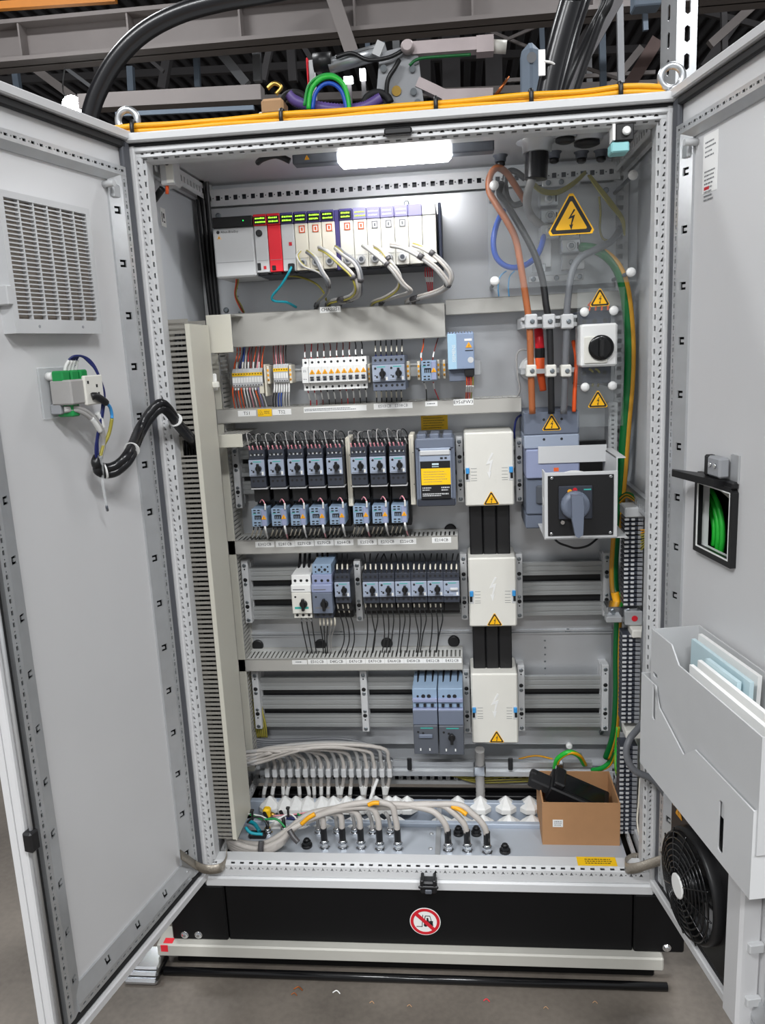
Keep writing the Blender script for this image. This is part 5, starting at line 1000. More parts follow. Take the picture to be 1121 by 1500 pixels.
yG = q.y; t = thing('main_cable', 'thick black main cable coming down through the roof', 'cable', P(787, 262, yG)); MB('hose').tube([(q.x, yG, H-.012), P(787, 225, yG), P(786, 245, yG), P(785, 263, yG)], .0275, 14).build('sheath', t); MB('wgrey').tube(path([(780, 262, yG), (773, 285, yG+.02), (774, 308, .34), (786, 325, .36), (802, 331, .38)]), .0105, 10).build('core', t)

# ================================================================ clear cover with the supply terminals behind it
YA = .205
def acrylic(pts, label, Y, knobs):
    ps = [P(u, v, Y) for u, v in pts]; x0 = min(p.x for p in ps); x1 = max(p.x for p in ps); z0 = min(p.z for p in ps); z1 = max(p.z for p in ps)
    t = thing('clear_cover', label, 'cover', ((x0+x1)/2, Y, z0)); MB('acrylic').box(x0, Y, z0, x1, Y+.003, z1).build('sheet', t)
    for (u, v) in knobs:
        p = P(u, v, Y); kb = MB('white').lathe((p.x, Y, p.z), (0, -1, 0), [(0, .010), (.004, .0115), (.008, .011), (.011, .008), (.0125, .003)], 16).build('white_knob', t)
        MB('dgrey').cyl((p.x, Y+.003, p.z), (p.x, .43, p.z), .005, 8).build('standoff', t)
    return t
ac = acrylic(((716, 246), (935, 238), (933, 410), (717, 424)), 'large clear plastic cover over the supply terminals', YA, ((724, 272), (927, 257), (924, 399), (725, 412)))
q = P(837, 312, YA); tri_sign(MB('signyellow'), (q.x, YA, q.z), EX, EZ, NY, .094).build('warning_sticker', ac)
ac2 = acrylic(((846, 424), (916, 420), (912, 622), (846, 626)), 'narrow clear plastic cover around the white isolator switch', .235, ((856, 457), (899, 455), (857, 567), (897, 565)))
for (u, v) in ((879, 435), (876, 584)): q = P(u, v, .235); tri_sign(MB('signyellow'), (q.x, .235, q.z), EX, EZ, NY, .042).build('warning_sticker', ac2)
def screw_clamp(u, v, label, w=.05, h=.032, Y=.36, grp='supply clamps behind the clear cover'):
    q = P(u, v, Y); t = thing('screw_clamp', label, 'clamp', (q.x, .43, q.z-h/2), grp); MB('alu').box(q.x-w/2, Y, q.z-h/2, q.x+w/2, .41, q.z+h/2, .003).build('body', t)
    MB('zinc').lathe((q.x, Y, q.z), (0, -1, 0), [(0, .012), (.004, .012), (.005, .009)], 14).build('washer', t); MB('zinc_dark').lathe((q.x, Y-.005, q.z), (0, -1, 0), [(0, .007), (.004, .007), (.006, .005)], 6, False).build('bolt', t); MB('ink').box(q.x+w*.3, Y-.001, q.z-.008, q.x+w*.38, Y, q.z+.008).build('slot', t)
for i, (u, v) in enumerate(((805, 291), (806, 316), (806, 338), (837, 360), (836, 340))): screw_clamp(u, v, ('topmost', 'second', 'third', 'larger lowest', 'upper right')[i]+' supply screw clamp behind the clear cover', .05, .034)
def hbar(name, u0, v0, u1, v1, hpx, Y, m_, label, cat='bar', dep=.012, bolts=()):
    a, b = P(u0, v0, Y), P(u1, v1, Y); z = (a.z+b.z)/2; h = hpx*mpp(u0, v0, Y)/2; t = thing(name, label, cat, ((a.x+b.x)/2, Y+dep, z-h)); MB(m_).box(a.x, Y, z-h, b.x, Y+dep, z+h, .0015).build('body', t)
    for f in bolts: x = a.x+(b.x-a.x)*f; MB('zinc_dark').lathe((x, Y, z), (0, -1, 0), [(0, .007), (.003, .007), (.004, .004)], 8).build('bolt', t)
    return t
hbar('terminal_plate', 824, 385, 857, 383, 20, .39, 'lgrey', 'light plate below the supply clamps', 'plate', .03, (.4,)); hbar('terminal_plate', 775, 410, 856, 404, 9, .38, 'lgrey', 'flat bar with bolts at the foot of the supply terminals', 'bar', .02, (.08, .5, .92))
hbar('terminal_plate', 793, 366, 808, 365, 50, .41, 'lgrey', 'upright light plate between the supply clamps', 'plate', .015); hbar('terminal_plate', 795, 268, 850, 265, 11, .40, 'lgrey', 'upper fixing bar of the supply terminals', 'bar', .02, (.15, .5))
hbar('terminal_plate', 780, 393, 800, 392, 11, .37, 'alu', 'small silver clip on the supply bar', 'clip', .02, (.5,))
def cable(label, m_, pts, r, grp=None, name='power_cable', n=10): return wire(name, label, m_, pts, r, grp, 'cable', n)
cable('thick brown cable looping behind the clear cover and running down to the main switch', 'wtan', [(769, 294, .34), (757, 275, .32), (742, 253, .30), (728, 246, .28), (718, 258, .27), (717, 280, .27), (729, 302, .26), (744, 326, .25), (756, 352, .245), (764, 395, .24), (771, 440, .24), (776, 480, .24), (778, 545, .24), (780, 606, .245)], .0085)
cable('thick black cable running down beside the brown one to the main switch', 'wblack', [(735, 268, .36), (732, 285, .34), (746, 305, .30), (767, 340, .26), (784, 374, .25), (795, 410, .245), (800, 445, .24), (805, 480, .24), (807, 545, .24), (808, 606, .245)], .0085)
cable('thick grey cable bending in from the right and down to the main switch', 'wgrey_dark', [(908, 338, .40), (895, 354, .34), (872, 366, .28), (850, 378, .255), (838, 400, .245), (832, 440, .24), (830, 480, .24), (828, 545, .24), (826, 606, .245)], .0088)
cable('bright blue cable loop behind the clear cover', 'wblue', [(738, 308, .36), (728, 328, .34), (723, 355, .33), (728, 378, .33), (745, 391, .33), (768, 389, .33), (787, 374, .34), (796, 350, .36), (797, 330, .39)], .0075)
cable('grey black cable ring behind the brown cable', 'wblack', [(770, 262, .38), (752, 250, .38), (741, 258, .38), (742, 285, .38), (752, 300, .38), (768, 296, .39)], .008)
for k in range(2): cable(ORD[k]+' thin light blue wire under the blue cable loop', 'lblue', [(742+k*12, 397, .36), (733+k*14, 405, .36), (730+k*15, 420, .36), (731+k*15, 434, .37)], .0018, 'thin blue wires', 'thin_wire', 6)
for k in range(5):
    cable(ORD[k]+' yellow-green wire arching from the main cable to the rear rail', 'wolive', [(780, 265+k*1.5, yG), (795, 277+k*1.5, .30), (818, 279+k*1.2, .34), (842, 265+k*1.2, .37), (858, 251+k*.8, .40)], .0028, 'yellow-green wires arching behind the clear cover', 'earth_wire', 6)
    cable(ORD[k]+' yellow-green wire sloping right down to the side bar', 'wolive', [(862+k*.8, 257, .40), (874+k*1.5, 275, .38), (893+k*1.8, 300, .36), (910+k, 322, .36), (915, 345, .38)], .0026, 'yellow-green wires sloping to the right', 'earth_wire', 6)
cable('single yellow-green wire hanging under the warning triangle', 'wolive', [(878, 288, .39), (880, 310, .39), (879, 335, .39), (884, 350, .39), (895, 352, .40)], .003, None, 'earth_wire', 6)
# main earth cable, green with a yellow stripe
def striped(label, pts, r, name='earth_cable', main='dgreen', side=1):
    w = path(pts); t = thing(name, label, 'cable', w[-1]); MB(main).tube(w, r, 10, 6).build('green_side', t)
    off = [q+Vector((side*r*.62, -r*.45, 0)) for q in w]; MB('wochre' if main == 'dgreen' else 'wyellow').tube(off, r*.62, 8, 6).build('yellow_stripe', t); return t
striped('thick green and yellow earth cable sweeping down the right side', [(852, 362, .36), (872, 365, .33), (893, 379, .31), (908, 402, .30), (917, 440, .30), (922, 500, .30), (921, 560, .30), (916, 620, .30), (910, 700, .31), (903, 780, .31)], .0125)
striped('lower length of the green and yellow earth cable beside the busbar ends', [(903, 780, .31), (900, 830, .31), (901, 862, .30), (906, 882, .28), (910, 893, .27)], .0115, side=-1)
striped('dark green and tan cable dropping below the silver earth clamp', [(905, 905, .30), (903, 960, .31), (903, 1020, .31), (899, 1075, .32), (888, 1110, .34)], .0095, side=1)
striped('green earth cable loop with silver lug on the clamp rail', [(813, 1128, .37), (817, 1112, .35), (833, 1102, .34), (848, 1107, .35), (856, 1120, .38)], .0075, main='bgreen')
striped('green earth cable sagging right of the clamp rail', [(868, 1128, .38), (880, 1126, .36), (892, 1118, .35), (899, 1100, .34)], .0075, main='green', side=1)
# cable clamps on the three supply cables
def tri_clamp(v, label, us, Y, m_='lgrey', barv=None, s=1.0):
    t = thing('cable_clamp', label, 'clamp', P(us[1], v+12, Y), None)
    a, b = P(us[0]-14, v+2, Y+.02), P(us[2]+14, v-1, Y+.02); z = (a.z+b.z)/2
    if barv: MB('lgrey').box(a.x, Y+.012, z-.014, b.x, Y+.03, z-.004, .001).box(a.x, Y+.012, z+.006, b.x, Y+.03, z+.014, .001).box(a.x, Y+.03, z-.014, b.x, .43, z+.014).build('bar', t)
    else: MB('zinc').box(a.x, Y+.03, z-.006, b.x, .43, z+.006).build('bar', t)
    for u in us:
        p = P(u, v, Y); MB(m_).box(p.x-.015*s, Y-.016, p.z-.018*s, p.x+.015*s, Y+.026, p.z+.018*s, .003).build('jaw', t); MB('zinc_dark').lathe((p.x+.002, Y-.016, p.z), (0, -1, 0), [(0, .006), (.003, .006), (.004, .004)], 8).build('bolt', t)
tri_clamp(471, 'upper grey cable clamp holding the brown, black and grey cables', (778, 804, 831), .24, barv=True)
tri_clamp(543, 'lower white cable clamp holding the brown, black and grey cables', (778, 807, 829), .24, 'offwhite', s=.85)
cable('thin orange cable running down right of the grey cable', 'worange', [(840, 500, .32), (844, 520, .29), (844, 545, .27), (842, 575, .26), (841, 603, .26)], .0055)
# orange plug in its white socket
q = P(778, 540, .42); MB('white').lathe((q.x, .43, q.z), (0, -1, 0), [(0, .032), (.02, .032), (.03, .026)], 18).build('wall_socket', label='round white socket behind the brown cable', cat='socket')
t = thing('orange_plug', 'bright orange plug hanging between the brown and black cables', 'plug', P(793, 575, .30)); MB('red').tube(path([(789, 482, .32), (790, 496, .30), (791, 510, .30)]), .012, 10).build('upper_part', t); MB('worange').tube(path([(791, 524, .30), (792, 545, .295), (796, 572, .30)]), lambda f: .013-.004*f, 10).build('grip', t); MB('black').tube(path([(791, 510, .30), (791, 517, .30), (791, 524, .30)]), .0135, 10).build('collar', t)
cable('thin grey white wire curling left of the brown cable', 'wgrey', [(775, 513, .38), (763, 513, .38), (757, 523, .38), (759, 550, .38), (762, 570, .38), (758, 582, .39)], .0025, None, 'thin_wire', 6)
# isolator switch
x0, x1 = P(851, 505, .20).x, P(905, 505, .20).x; z1, z0 = P(878, 474, .20).z, P(878, 537, .20).z; xm = (x0+x1)/2; zm = (z0+z1)/2
t = thing('isolator_switch', 'white isolator switch box with a round black rotary handle', 'switch', (xm, .40, z0)); MB('white').box(x0, .20, z0, x1, .30, z1, .005).build('box', t); MB('offwhite').box(x0+.008, .196, z0+.008, x1-.024, .201, z1-.03, .002).build('inner_plate', t)
MB('black_gloss').lathe((xm+.004, .20, zm-.006), (0, -1, 0), [(0, .031), (.008, .031), (.011, .028), (.011, .022)], 28).build('dial', t); MB('black').box(xm-.002, .178, zm-.028, xm+.010, .19, zm+.016, .003).build('handle', t); MB('lgrey').box(xm, .1885, zm+.009, xm+.008, .1895, zm+.015).build('mark', t)
MB('navy').box(x0+.004, .27, z1-.01, x1-.004, .42, z1+.034, .003).build('upper_terminal_block', t); MB('navy').box(x0+.012, .27, z0-.045, x1-.002, .42, z0+.01, .003).build('lower_terminal_block', t)
mb = MB('ink')
for k in (-1, 0, 1): mb.cyl((xm+k*.026, .27, z1+.008), (xm+k*.026, .269, z1+.008), .006, 10); mb.cyl((xm+k*.026, .27, z0-.018), (xm+k*.026, .269, z0-.018), .006, 10)
mb.build('terminal_screw', t, kind='stuff')
for k in range(4): cable(ORD[k]+' short orange wire above the isolator switch', 'worange', [(862+k*9, 448, .33), (866+k*8, 443, .32), (864+k*9, 452, .30), (862+k*9, 462, .29)], .0026, 'orange wires above the isolator switch', 'thin_wire', 6)
for k in range(2): cable(ORD[k]+' olive wire below the isolator switch', 'wolive', [(862+k*5, 548, .30), (864+k*9, 541, .27), (870+k*9, 548, .275), (868+k*8, 566, .30)], .003, 'olive wires below the isolator switch', 'thin_wire', 6)
mb = MB('lgrey'); a, b = P(893, 590, .36), P(893, 668, .36); mb.perf((a.x, .36, b.z), (0, 0, 1), (1, 0, 0), a.z-b.z, .022, .0125, [rect(.004, .006, .009, .013)], (0, -1, 0), .002); mb.box(a.x, .375, b.z, a.x+.022, .43, a.z); mb.build('slotted_strip', label='short slotted grey strip below the isolator switch', cat='strip')
# ================================================================ main switch with its front bracket
def main_switch():
    Y = .265; x0, x1 = P(768, 630, Y).x, P(849, 630, Y).x; z1 = P(808, 603, Y).z; zA_ = P(808, 657, Y).z; z0 = P(800, 775, Y).z; zm = P(808, 700, Y).z; w = x1-x0
    t = thing('main_switch', 'large blue-grey main load switch fed by the three thick cables', 'switch', ((x0+x1)/2, .43, z0))
    zs = z1-(z1-zA_)*.62; MB('slate').box(x0, Y, zs, x1, .43, z1, .003).build('terminal_cover', t); MB('sgrey').box(x0, Y, zA_, x1, .43, zs-.0005, .003).build('terminal_cover', t)
    MB('sblue').box(x0+.004, Y-.006, zm, x1, .43, zA_-.001, .003).build('switch_body', t); MB('slate').box(x0+.004, Y+.004, z0+.04, x1, .43, zm-.001, .003).build('switch_body', t); MB('dgrey').box(x0+.03, Y-.004, z0+.07, x1-.02, Y+.02, zm-.02, .003).build('arc_chamber', t); MB('slate').box(x0+.002, Y+.01, z0, x1, .43, z0+.039, .003).build('lower_cover', t)
    mb = MB('ink')
    for (fx, zz) in ((.36, z1-.02), (.68, z1-.02), (.36, zs-.012), (.68, zs-.012)): mb.cyl((x0+w*fx, Y, zz), (x0+w*fx, Y-.0006, zz), .0036, 8)
    mb.cyl((x0+w*.3, Y-.006, zA_-.016), (x0+w*.3, Y-.0066, zA_-.016), .0036, 8); mb.build('screw_hole', t, kind='stuff')
    tri_sign(MB('signyellow'), (x0+w*.5, Y, zs+.033), EX, EZ, NY, .042).build('warning_sticker', t)
    # bracket
    Yf = .10; bx0, bx1 = P(798, 740, Yf).x, P(905, 740, Yf).x; bz1, bz0 = P(852, 691, Yf).z, P(850, 788, Yf).z; k = MB('lgrey')
    b = thing('handle_bracket', 'light grey sheet bracket carrying the black front plate and rotary handle', 'bracket', ((bx0+bx1)/2, .43, bz0))
    MB('cab').box(bx0, Yf, bz0, bx1, Yf+.003, bz1, .001).build('front_sheet', b); MB('cab').box(bx1-.003, Yf+.003, bz0-.002, bx1, .30, bz1+.03, .0005).box(bx1-.003, Yf+.02, bz1+.027, bx1+.022, .30, bz1+.03, .0005).build('side_flange', b)
    MB('cab').box(bx0+.0, .255, bz1+.0, bx1, .258, bz1+.045, .0005).build('rear_sheet', b); MB('cab').box(bx0, Yf+.003, bz0-.003, bx1+.025, .3, bz0, .0005).build('bottom_flange', b); MB('cab').box(bx0, Yf+.003, bz0, bx0+.003, .16, bz1).build('side_flange', b)
    MB('black').box(bx0+.008, Yf-.003, bz0+.007, bx1-.010, Yf, bz1-.008, .0008).build('front_plate', b); h = bz1-bz0; w = bx1-bx0
    for (fx, fz) in ((.10, .92), (.9, .92), (.09, .08), (.9, .08)): MB('chrome').lathe((bx0+w*fx, Yf-.003, bz0+h*fz), (0, -1, 0), [(0, .0042), (.002, .0042), (.003, .002)], 10).build('screw', b)
    MB('white').lathe((bx0+w*.42, Yf+.02, bz0+h*.55), (0, 1, 0), [(0, .075), (.004, .075)], 32).build('position_disc', b); q = P(815, 687, Yf+.018); MB('orange_mark').box(q.x-.006, Yf+.017, q.z-.006, q.x+.006, Yf+.0195, q.z+.003).build('position_mark', b)
    hx, hz = bx0+w*.41, bz0+h*.52
    hd = thing('rotary_handle', 'large grey rotary handle on the black front plate', 'handle', (hx, Yf-.004, hz-.07)); 
    MB('anth').box(bx0+w*.19, Yf-.010, bz0+h*.30, bx0+w*.65, Yf-.003, bz0+h*.80, .002).build('escutcheon', hd); MB('slate').lathe((hx, Yf-.010, hz), (0, -1, 0), [(0, .036), (.012, .035), (.02, .031), (.022, .024)], 32).build('hub', hd)
    MB('slate').prism([(hx-.013, hz+.030), (hx+.013, hz+.030), (hx+.016, hz), (hx+.014, hz-.066), (hx+.004, hz-.074), (hx-.004, hz-.070), (hx-.012, hz-.03)], Yf-.052, Yf-.028, 'y').build('lever', hd)
    MB('teal_print').box(bx0+w*.53, Yf-.0106, bz0+h*.735, bx0+w*.63, Yf-.01, bz0+h*.755).build('printing', hd); MB('signred').cyl((hx, Yf-.0105, bz0+h*.74), (hx, Yf-.0098, bz0+h*.74), .006, 8).build('on_mark', hd); MB('amber').cyl((bx0+w*.34, Yf-.0105, bz0+h*.72), (bx0+w*.34, Yf-.0098, bz0+h*.72), .006, 8).build('lock_mark', hd); MB('chrome').cyl((bx0+w*.24, Yf-.01, bz0+h*.26), (bx0+w*.24, Yf-.014, bz0+h*.26), .005, 10).build('screw', hd); MB('teal').box(bx0+w*.22, Yf-.0108, bz0+h*.5, bx0+w*.245, Yf-.01, bz0+h*.56).build('off_mark', hd)
main_switch()
cable('black cable arc showing under the handle bracket', 'wblack', [(805, 770, .30), (815, 792, .28), (832, 800, .27), (845, 803, .27), (862, 799, .27), (876, 788, .28)], .003, None, 'thin_wire', 6)
cable('purple thin cable left of the main switch', 'wnavy', [(772, 604, .36), (758, 612, .36), (754, 628, .36), (754, 642, .37)], .003, None, 'thin_wire', 6)
# ================================================================ right side terminals
a, b = PX(918, 716, W-.03), PX(956, 738, W-.03); mb = MB('zinc'); mb.perf((W-.03, .06, a.z-.03), (0, 1, 0), (0, 0, 1), .36, .035, .02, [rect(.005, .010, .015, .024)], (-1, 0, 0), .002); mb.box(W-.02, .06, a.z-.03, W-.006, .42, a.z+.005); mb.build('side_rail', label='perforated zinc rail on the right side wall above the earth terminals', cat='rail')
def tcol(vA, vB_, n, uA, uB_, label, tilt=0):
    Y = .17; a, b = P(uA, vA, Y), P(uB_, vB_, Y); x = (a.x+b.x)/2; pz = (a.z-b.z)/n; t0 = None
    MB('zinc').box(x-.01, Y+.05, b.z-.01, x+.02, Y+.057, a.z+.01).build('mounting_rail', label='upright zinc rail behind '+label, cat='rail')
    for k in range(n):
        z = a.z-(k+.5)*pz; lab = ('topmost' if k == 0 else 'lowest' if k == n-1 else ORD[k]+' from the top')+' of '+label
        if k == 0:
            t0 = thing('terminal_block', lab, 'terminal block', (x, Y+.05, z-pz/2), label); MB('anth').box(x-.02, Y, z-pz*.36, x+.026, Y+.05, z+pz*.36, .0008).build('body', t0)
            MB('lgrey').box(x-.021, Y-.004, z-pz*.28, x-.010, Y, z+pz*.22, .001).box(x-.004, Y-.003, z-pz*.32, x+.005, Y, z+pz*.2, .001).build('clamp', t0); MB('mgrey').box(x+.013, Y-.002, z-pz*.36, x+.026, Y+.001, z+pz*.36, .0006).build('marker', t0)
        else: copy_thing(t0, (0, 0, -k*pz), lab)
    return x, a.z, b.z
x, za, zb2 = tcol(757, 888, 20, 928, 925, 'the earth terminals right of the handle bracket')
MB('lgrey').box(x-.022, .16, za, x+.05, .23, za+.026, .003).build('end_block', label='light grey end block on top of the upper earth terminals', cat='end block')
x, za, zb2 = tcol(928, 1060, 21, 924, 922, 'the earth terminals below the silver clamp')
MB('offwhite').box(x-.012, .15, zb2-.035, x+.05, .21, zb2-.012, .003).build('end_block', label='white end block under the middle earth terminals', cat='end block'); MB('offwhite').box(x+.0, .15, za-.006, x+.05, .21, za+.016, .003).build('end_block', label='white end block under the silver earth clamp', cat='end block')
x, za, zb2 = tcol(1092, 1222, 20, 920, 918, 'the lowest earth terminals beside the cardboard box')
t = thing('earth_clamp', 'silver earth clamp block where the green cable ends', 'clamp', P(918, 905, .2)); q = P(914, 896, .2); MB('chrome').box(q.x-.045, .19, q.z-.012, q.x+.035, .25, q.z+.016, .003).build('body', t); MB('zinc').box(q.x-.05, .17, q.z-.02, q.x-.01, .2, q.z-.004, .002).box(q.x+.0, .18, q.z-.032, q.x+.045, .23, q.z+.008, .003).build('jaw', t); MB('signred').lathe((q.x+.024, .179, q.z-.012), (0, -1, 0), [(0, .008), (.001, .008)], 12).build('red_mark', t)
for f in (-.03, .01): MB('zinc_dark').lathe((q.x+f, .19, q.z+.004), (0, -1, 0), [(0, .007), (.005, .007)], 6, False).build('bolt', t)
t = thing('cable_lug', 'bright yellow and green cable end above the silver earth clamp', 'cable lug', P(907, 893, .24)); MB('wyellow').tube(path([(901, 868, .25), (904, 880, .245), (907, 892, .24)]), .011, 10).build('yellow_half', t); MB('bgreen').tube(path([(908, 868, .255), (911, 878, .25), (914, 889, .25)]), .009, 10).build('green_half', t)
for k in range(9): cable(ORD[k]+' thin yellow-green wire fanning right of the upper earth terminals', 'wyellow' if k < 2 else 'wolive', [(932, 765+k*6, .19), (939, 770+k*4.5+(k < 3)*6, .17), (948, 776+k*2.6, .15), (957, 782+k*1.2, .13)], .002, 'wires fanning from the upper earth terminals', 'earth_wire', 5)
for k in range(4): cable(ORD[k]+' yellow-green wire bunched behind the upper end block', 'wyellow' if k % 2 else 'dgreen', [(908, 728+k*3, .30), (918, 722+k*2, .26), (928, 726+k*2, .22), (935, 738, .19), (937, 748, .2)], .003, 'wires bunched behind the upper end block', 'earth_wire', 5)
for k in range(7): cable(ORD[k]+' yellow wire curving into the lowest earth terminals', 'wyellow' if k % 3 else 'bgreen', [(908-k*.6, 1065, .28), (904-k*.5, 1095+k*4, .28), (903+k*.8, 1125+k*4, .25), (910+k*.5, 1142+k*6, .20), (916, 1150+k*8, .18)], .0026, 'yellow wires beside the cardboard box', 'earth_wire', 5)
cable('dark grey flexible conduit bending out of the cabinet towards the door fan', 'wgrey_dark', [(957, 880, .06), (948, 905, .05), (944, 950, .05), (946, 1010, .05), (945, 1050, .04), (936, 1066, .02), (922, 1084, -.01), (918, 1105, -.02), (929, 1128, -.03), (955, 1141, -.04), (974, 1162, -.05), (983, 1200, -.05), (984, 1245, -.04)], .0085, None, 'flexible_conduit')
cable('thin cream cable dangling to the floor beside the lowest terminals', 'cream', [(938, 1140, .12), (936, 1175, .10), (934, 1205, .08), (940, 1235, .05), (946, 1252, .03)], .0025, None, 'thin_wire', 6)
for k in range(3): cable(ORD[k]+' pale wire bundle behind the right front post', 'wwhite', [(958+k*3, 1130, .16), (955+k*3, 1165, .15), (950+k*5, 1195, .14), (955+k*3, 1225, .12)], .008, 'pale wires behind the right post', 'wire_bundle', 7)

# ================================================================ clamp rail and bottom cables
YR = .375
def crail(u0, v0, u1, v1, hpx, Y, label):
    a, b = P(u0, v0, Y), P(u1, v1, Y); z = (a.z+b.z)/2; h = hpx*mpp(u0, v0, Y)/2; pr = [(Y, z-h), (Y, z-h*.35), (Y+.008, z-h*.35), (Y+.008, z+h*.35), (Y, z+h*.35), (Y, z+h), (Y+.02, z+h), (Y+.02, z-h)]
    mb = MB('zinc'); mb.prism(pr, a.x, b.x, 'x'); mb.box(a.x+.02, Y+.02, z-.01, a.x+.03, .46, z+.01); mb.box(b.x-.03, Y+.02, z-.01, b.x-.02, .46, z+.01); mb.build('clamp_rail', label=label, cat='rail')
crail(380, 1126, 868, 1127, 22, YR, 'long zinc clamp rail across the bottom of the cabinet')
for u, s_ in ((600, 'left'), (748, 'right')): q = P(u, 1118, YR-.002); MB('black').box(q.x-.007, YR-.006, q.z-.022, q.x+.007, YR, q.z+.018, .002).build('rail_clip', label='%s black clip on the bare part of the clamp rail' % s_, cat='clip')
N17 = 17
for k in range(N17):
    u = 392+k*11.2; q = P(u, 1131, YR-.02); lab = ORD[k]+' from the left of the silver cable clamps on the bottom rail'
    t = thing('cable_clamp', lab, 'clamp', (q.x, YR, q.z-.02), 'silver cable clamps on the bottom rail'); MB('lgrey').box(q.x-.0075, YR-.03, q.z-.014, q.x+.0075, YR-.002, q.z+.013, .002).build('saddle', t); MB('zinc').box(q.x-.0085, YR-.008, q.z-.014, q.x+.0085, YR, q.z+.03, .001).build('bracket', t); MB('zinc_dark').cyl((q.x, YR-.018, q.z+.013), (q.x, YR-.018, q.z+.022), .004, 8).build('screw', t)
    um = 364+(u-364)*.45; hi = 1098-(u-392)*.055+(k % 3)*3
    dx = random.uniform(-5, 5); ue = u+dx; sl_ = [(.80, .92, 'wwhite', 1.08)]
    wire('motor_cable', ORD[k]+' grey cable curving from the left duct into the bottom clamps', 'wwarm' if k % 3 else 'wgrey', [(352, 1102+k*.6+(k % 4)*5, .26), (376, 1100+(k % 5)*4.5, .29), (um+10, hi, .32-.02*(k % 3)), (u-14, hi+4, .34), (u-2, 1114, YR-.018), (u, 1131, YR-.018), (u+dx*.3, 1146, YR-.005), (ue, 1160, YR), (ue+dx*.2, 1176, YR)], .0058, 'grey cables into the bottom clamps', 'cable', 8, 5, sl_)
for k in range(5): wire('motor_cable', ORD[k]+' dark cable sweeping over the grey ones behind the clamps', 'wgrey_dark', [(350, 1068+k*5, .38), (375, 1083+k*3, .39), (430, 1084+k*3, .40), (500, 1082+k*3, .40), (545, 1093+k*2.5, .40), (562+k*2, 1110, .39), (566+k*3, 1122, .385)], .0055, 'dark cables behind the clamps', 'cable', 7)
# yellow green bundle in the left rear corner
for k in range(6): wire('earth_wire', ORD[k]+' olive wire hanging in the bottom left corner beside the duct', 'wolive', [(363+k*2, 985, .40), (366+k*2.5, 1010, .39), (369+k*3, 1040, .38), (374+k*3, 1062, .38), (378+k*2.6, 1080, .39)], .0028, 'olive wires in the bottom left corner', 'wire', 5)
# fat clear-jacketed conduit at the right clamp
t = thing('conduit_clamp', 'silver clamp holding a fat grey conduit right of the small clamps', 'clamp', P(703, 1175, .37)); MB('wgrey').tube(path([(703, 1098, .34), (703, 1112, .355), (703, 1135, .36), (704, 1158, .365), (704, 1178, .37)]), .0145, 12, 8, ridge=.12).build('conduit', t); q = P(703, 1130, .345); MB('chrome').box(q.x-.018, .343, q.z-.018, q.x+.018, .374, q.z+.018, .004).build('saddle', t)
q = P(820, 1128, .35); t = thing('cable_lug', 'silver cable lug bolted on the right end of the clamp rail', 'cable lug', (q.x, .36, q.z-.02)); MB('chrome').box(q.x-.012, .35, q.z-.02, q.x+.012, .374, q.z+.02, .003).build('body', t); MB('zinc_dark').lathe((q.x, .35, q.z), (0, -1, 0), [(0, .006), (.004, .006)], 6, False).build('bolt', t)
q = P(835, 1096, .41); MB('white').lathe((q.x, .43, q.z), (0, -1, 0), [(0, .010), (.01, .010), (.014, .006)], 12).build('white_plug', label='small white plug above the green cable loop', cat='plug')
for k in range(3): wire('earth_wire', ORD[k]+' yellow-green wire lying along the lower rear rail', 'wolive', [(640+k*12, 1132+k*2, .42), (700, 1140+k*3, .42), (760, 1137+k*4, .42), (800+k*8, 1142, .42)], .003, 'yellow-green wires along the lower rear rail', 'wire', 5)
wire('earth_wire', 'yellow wire behind the clamp rail near the green loop', 'wyellow', [(760, 1112, .41), (785, 1107, .41), (810, 1112, .41)], .003, None, 'wire', 5)

# ================================================================ glands on the steel floor plate with their cables
G = ((476, 1243), (503, 1243), (529.5, 1243.5), (557, 1245), (583.5, 1245), (657, 1247), (685, 1247.5), (714, 1250))
def gland(k, u, v):
    q = PZ(u, v, 0); t = thing('cable_gland', ORD[k]+' from the left of the front row of silver cable glands', 'cable gland', (q.x, q.y, 0), 'front row of silver cable glands')
    MB('chrome').lathe((q.x, q.y, 0), (0, 0, 1), [(0, .0155), (.005, .0155)], 6, False).lathe((q.x, q.y, .005), (0, 0, 1), [(0, .011), (.008, .011)], 14).lathe((q.x, q.y, .013), (0, 0, 1), [(0, .0135), (.008, .0135)], 6, False).lathe((q.x, q.y, .021), (0, 0, 1), [(0, .0115), (.006, .0105), (.008, .008)], 14).build('nut_body', t)
    p = PZ(u+1, v+10, 0); MB('paper').box(p.x-.012, p.y-.004, .0, p.x+.012, p.y+.003, .0006).build('label', t); return q
peaks = ((470, 1198), (486, 1190), (506, 1186), (530, 1182), (545, 1176), (620, 1182), (650, 1180), (675, 1180))
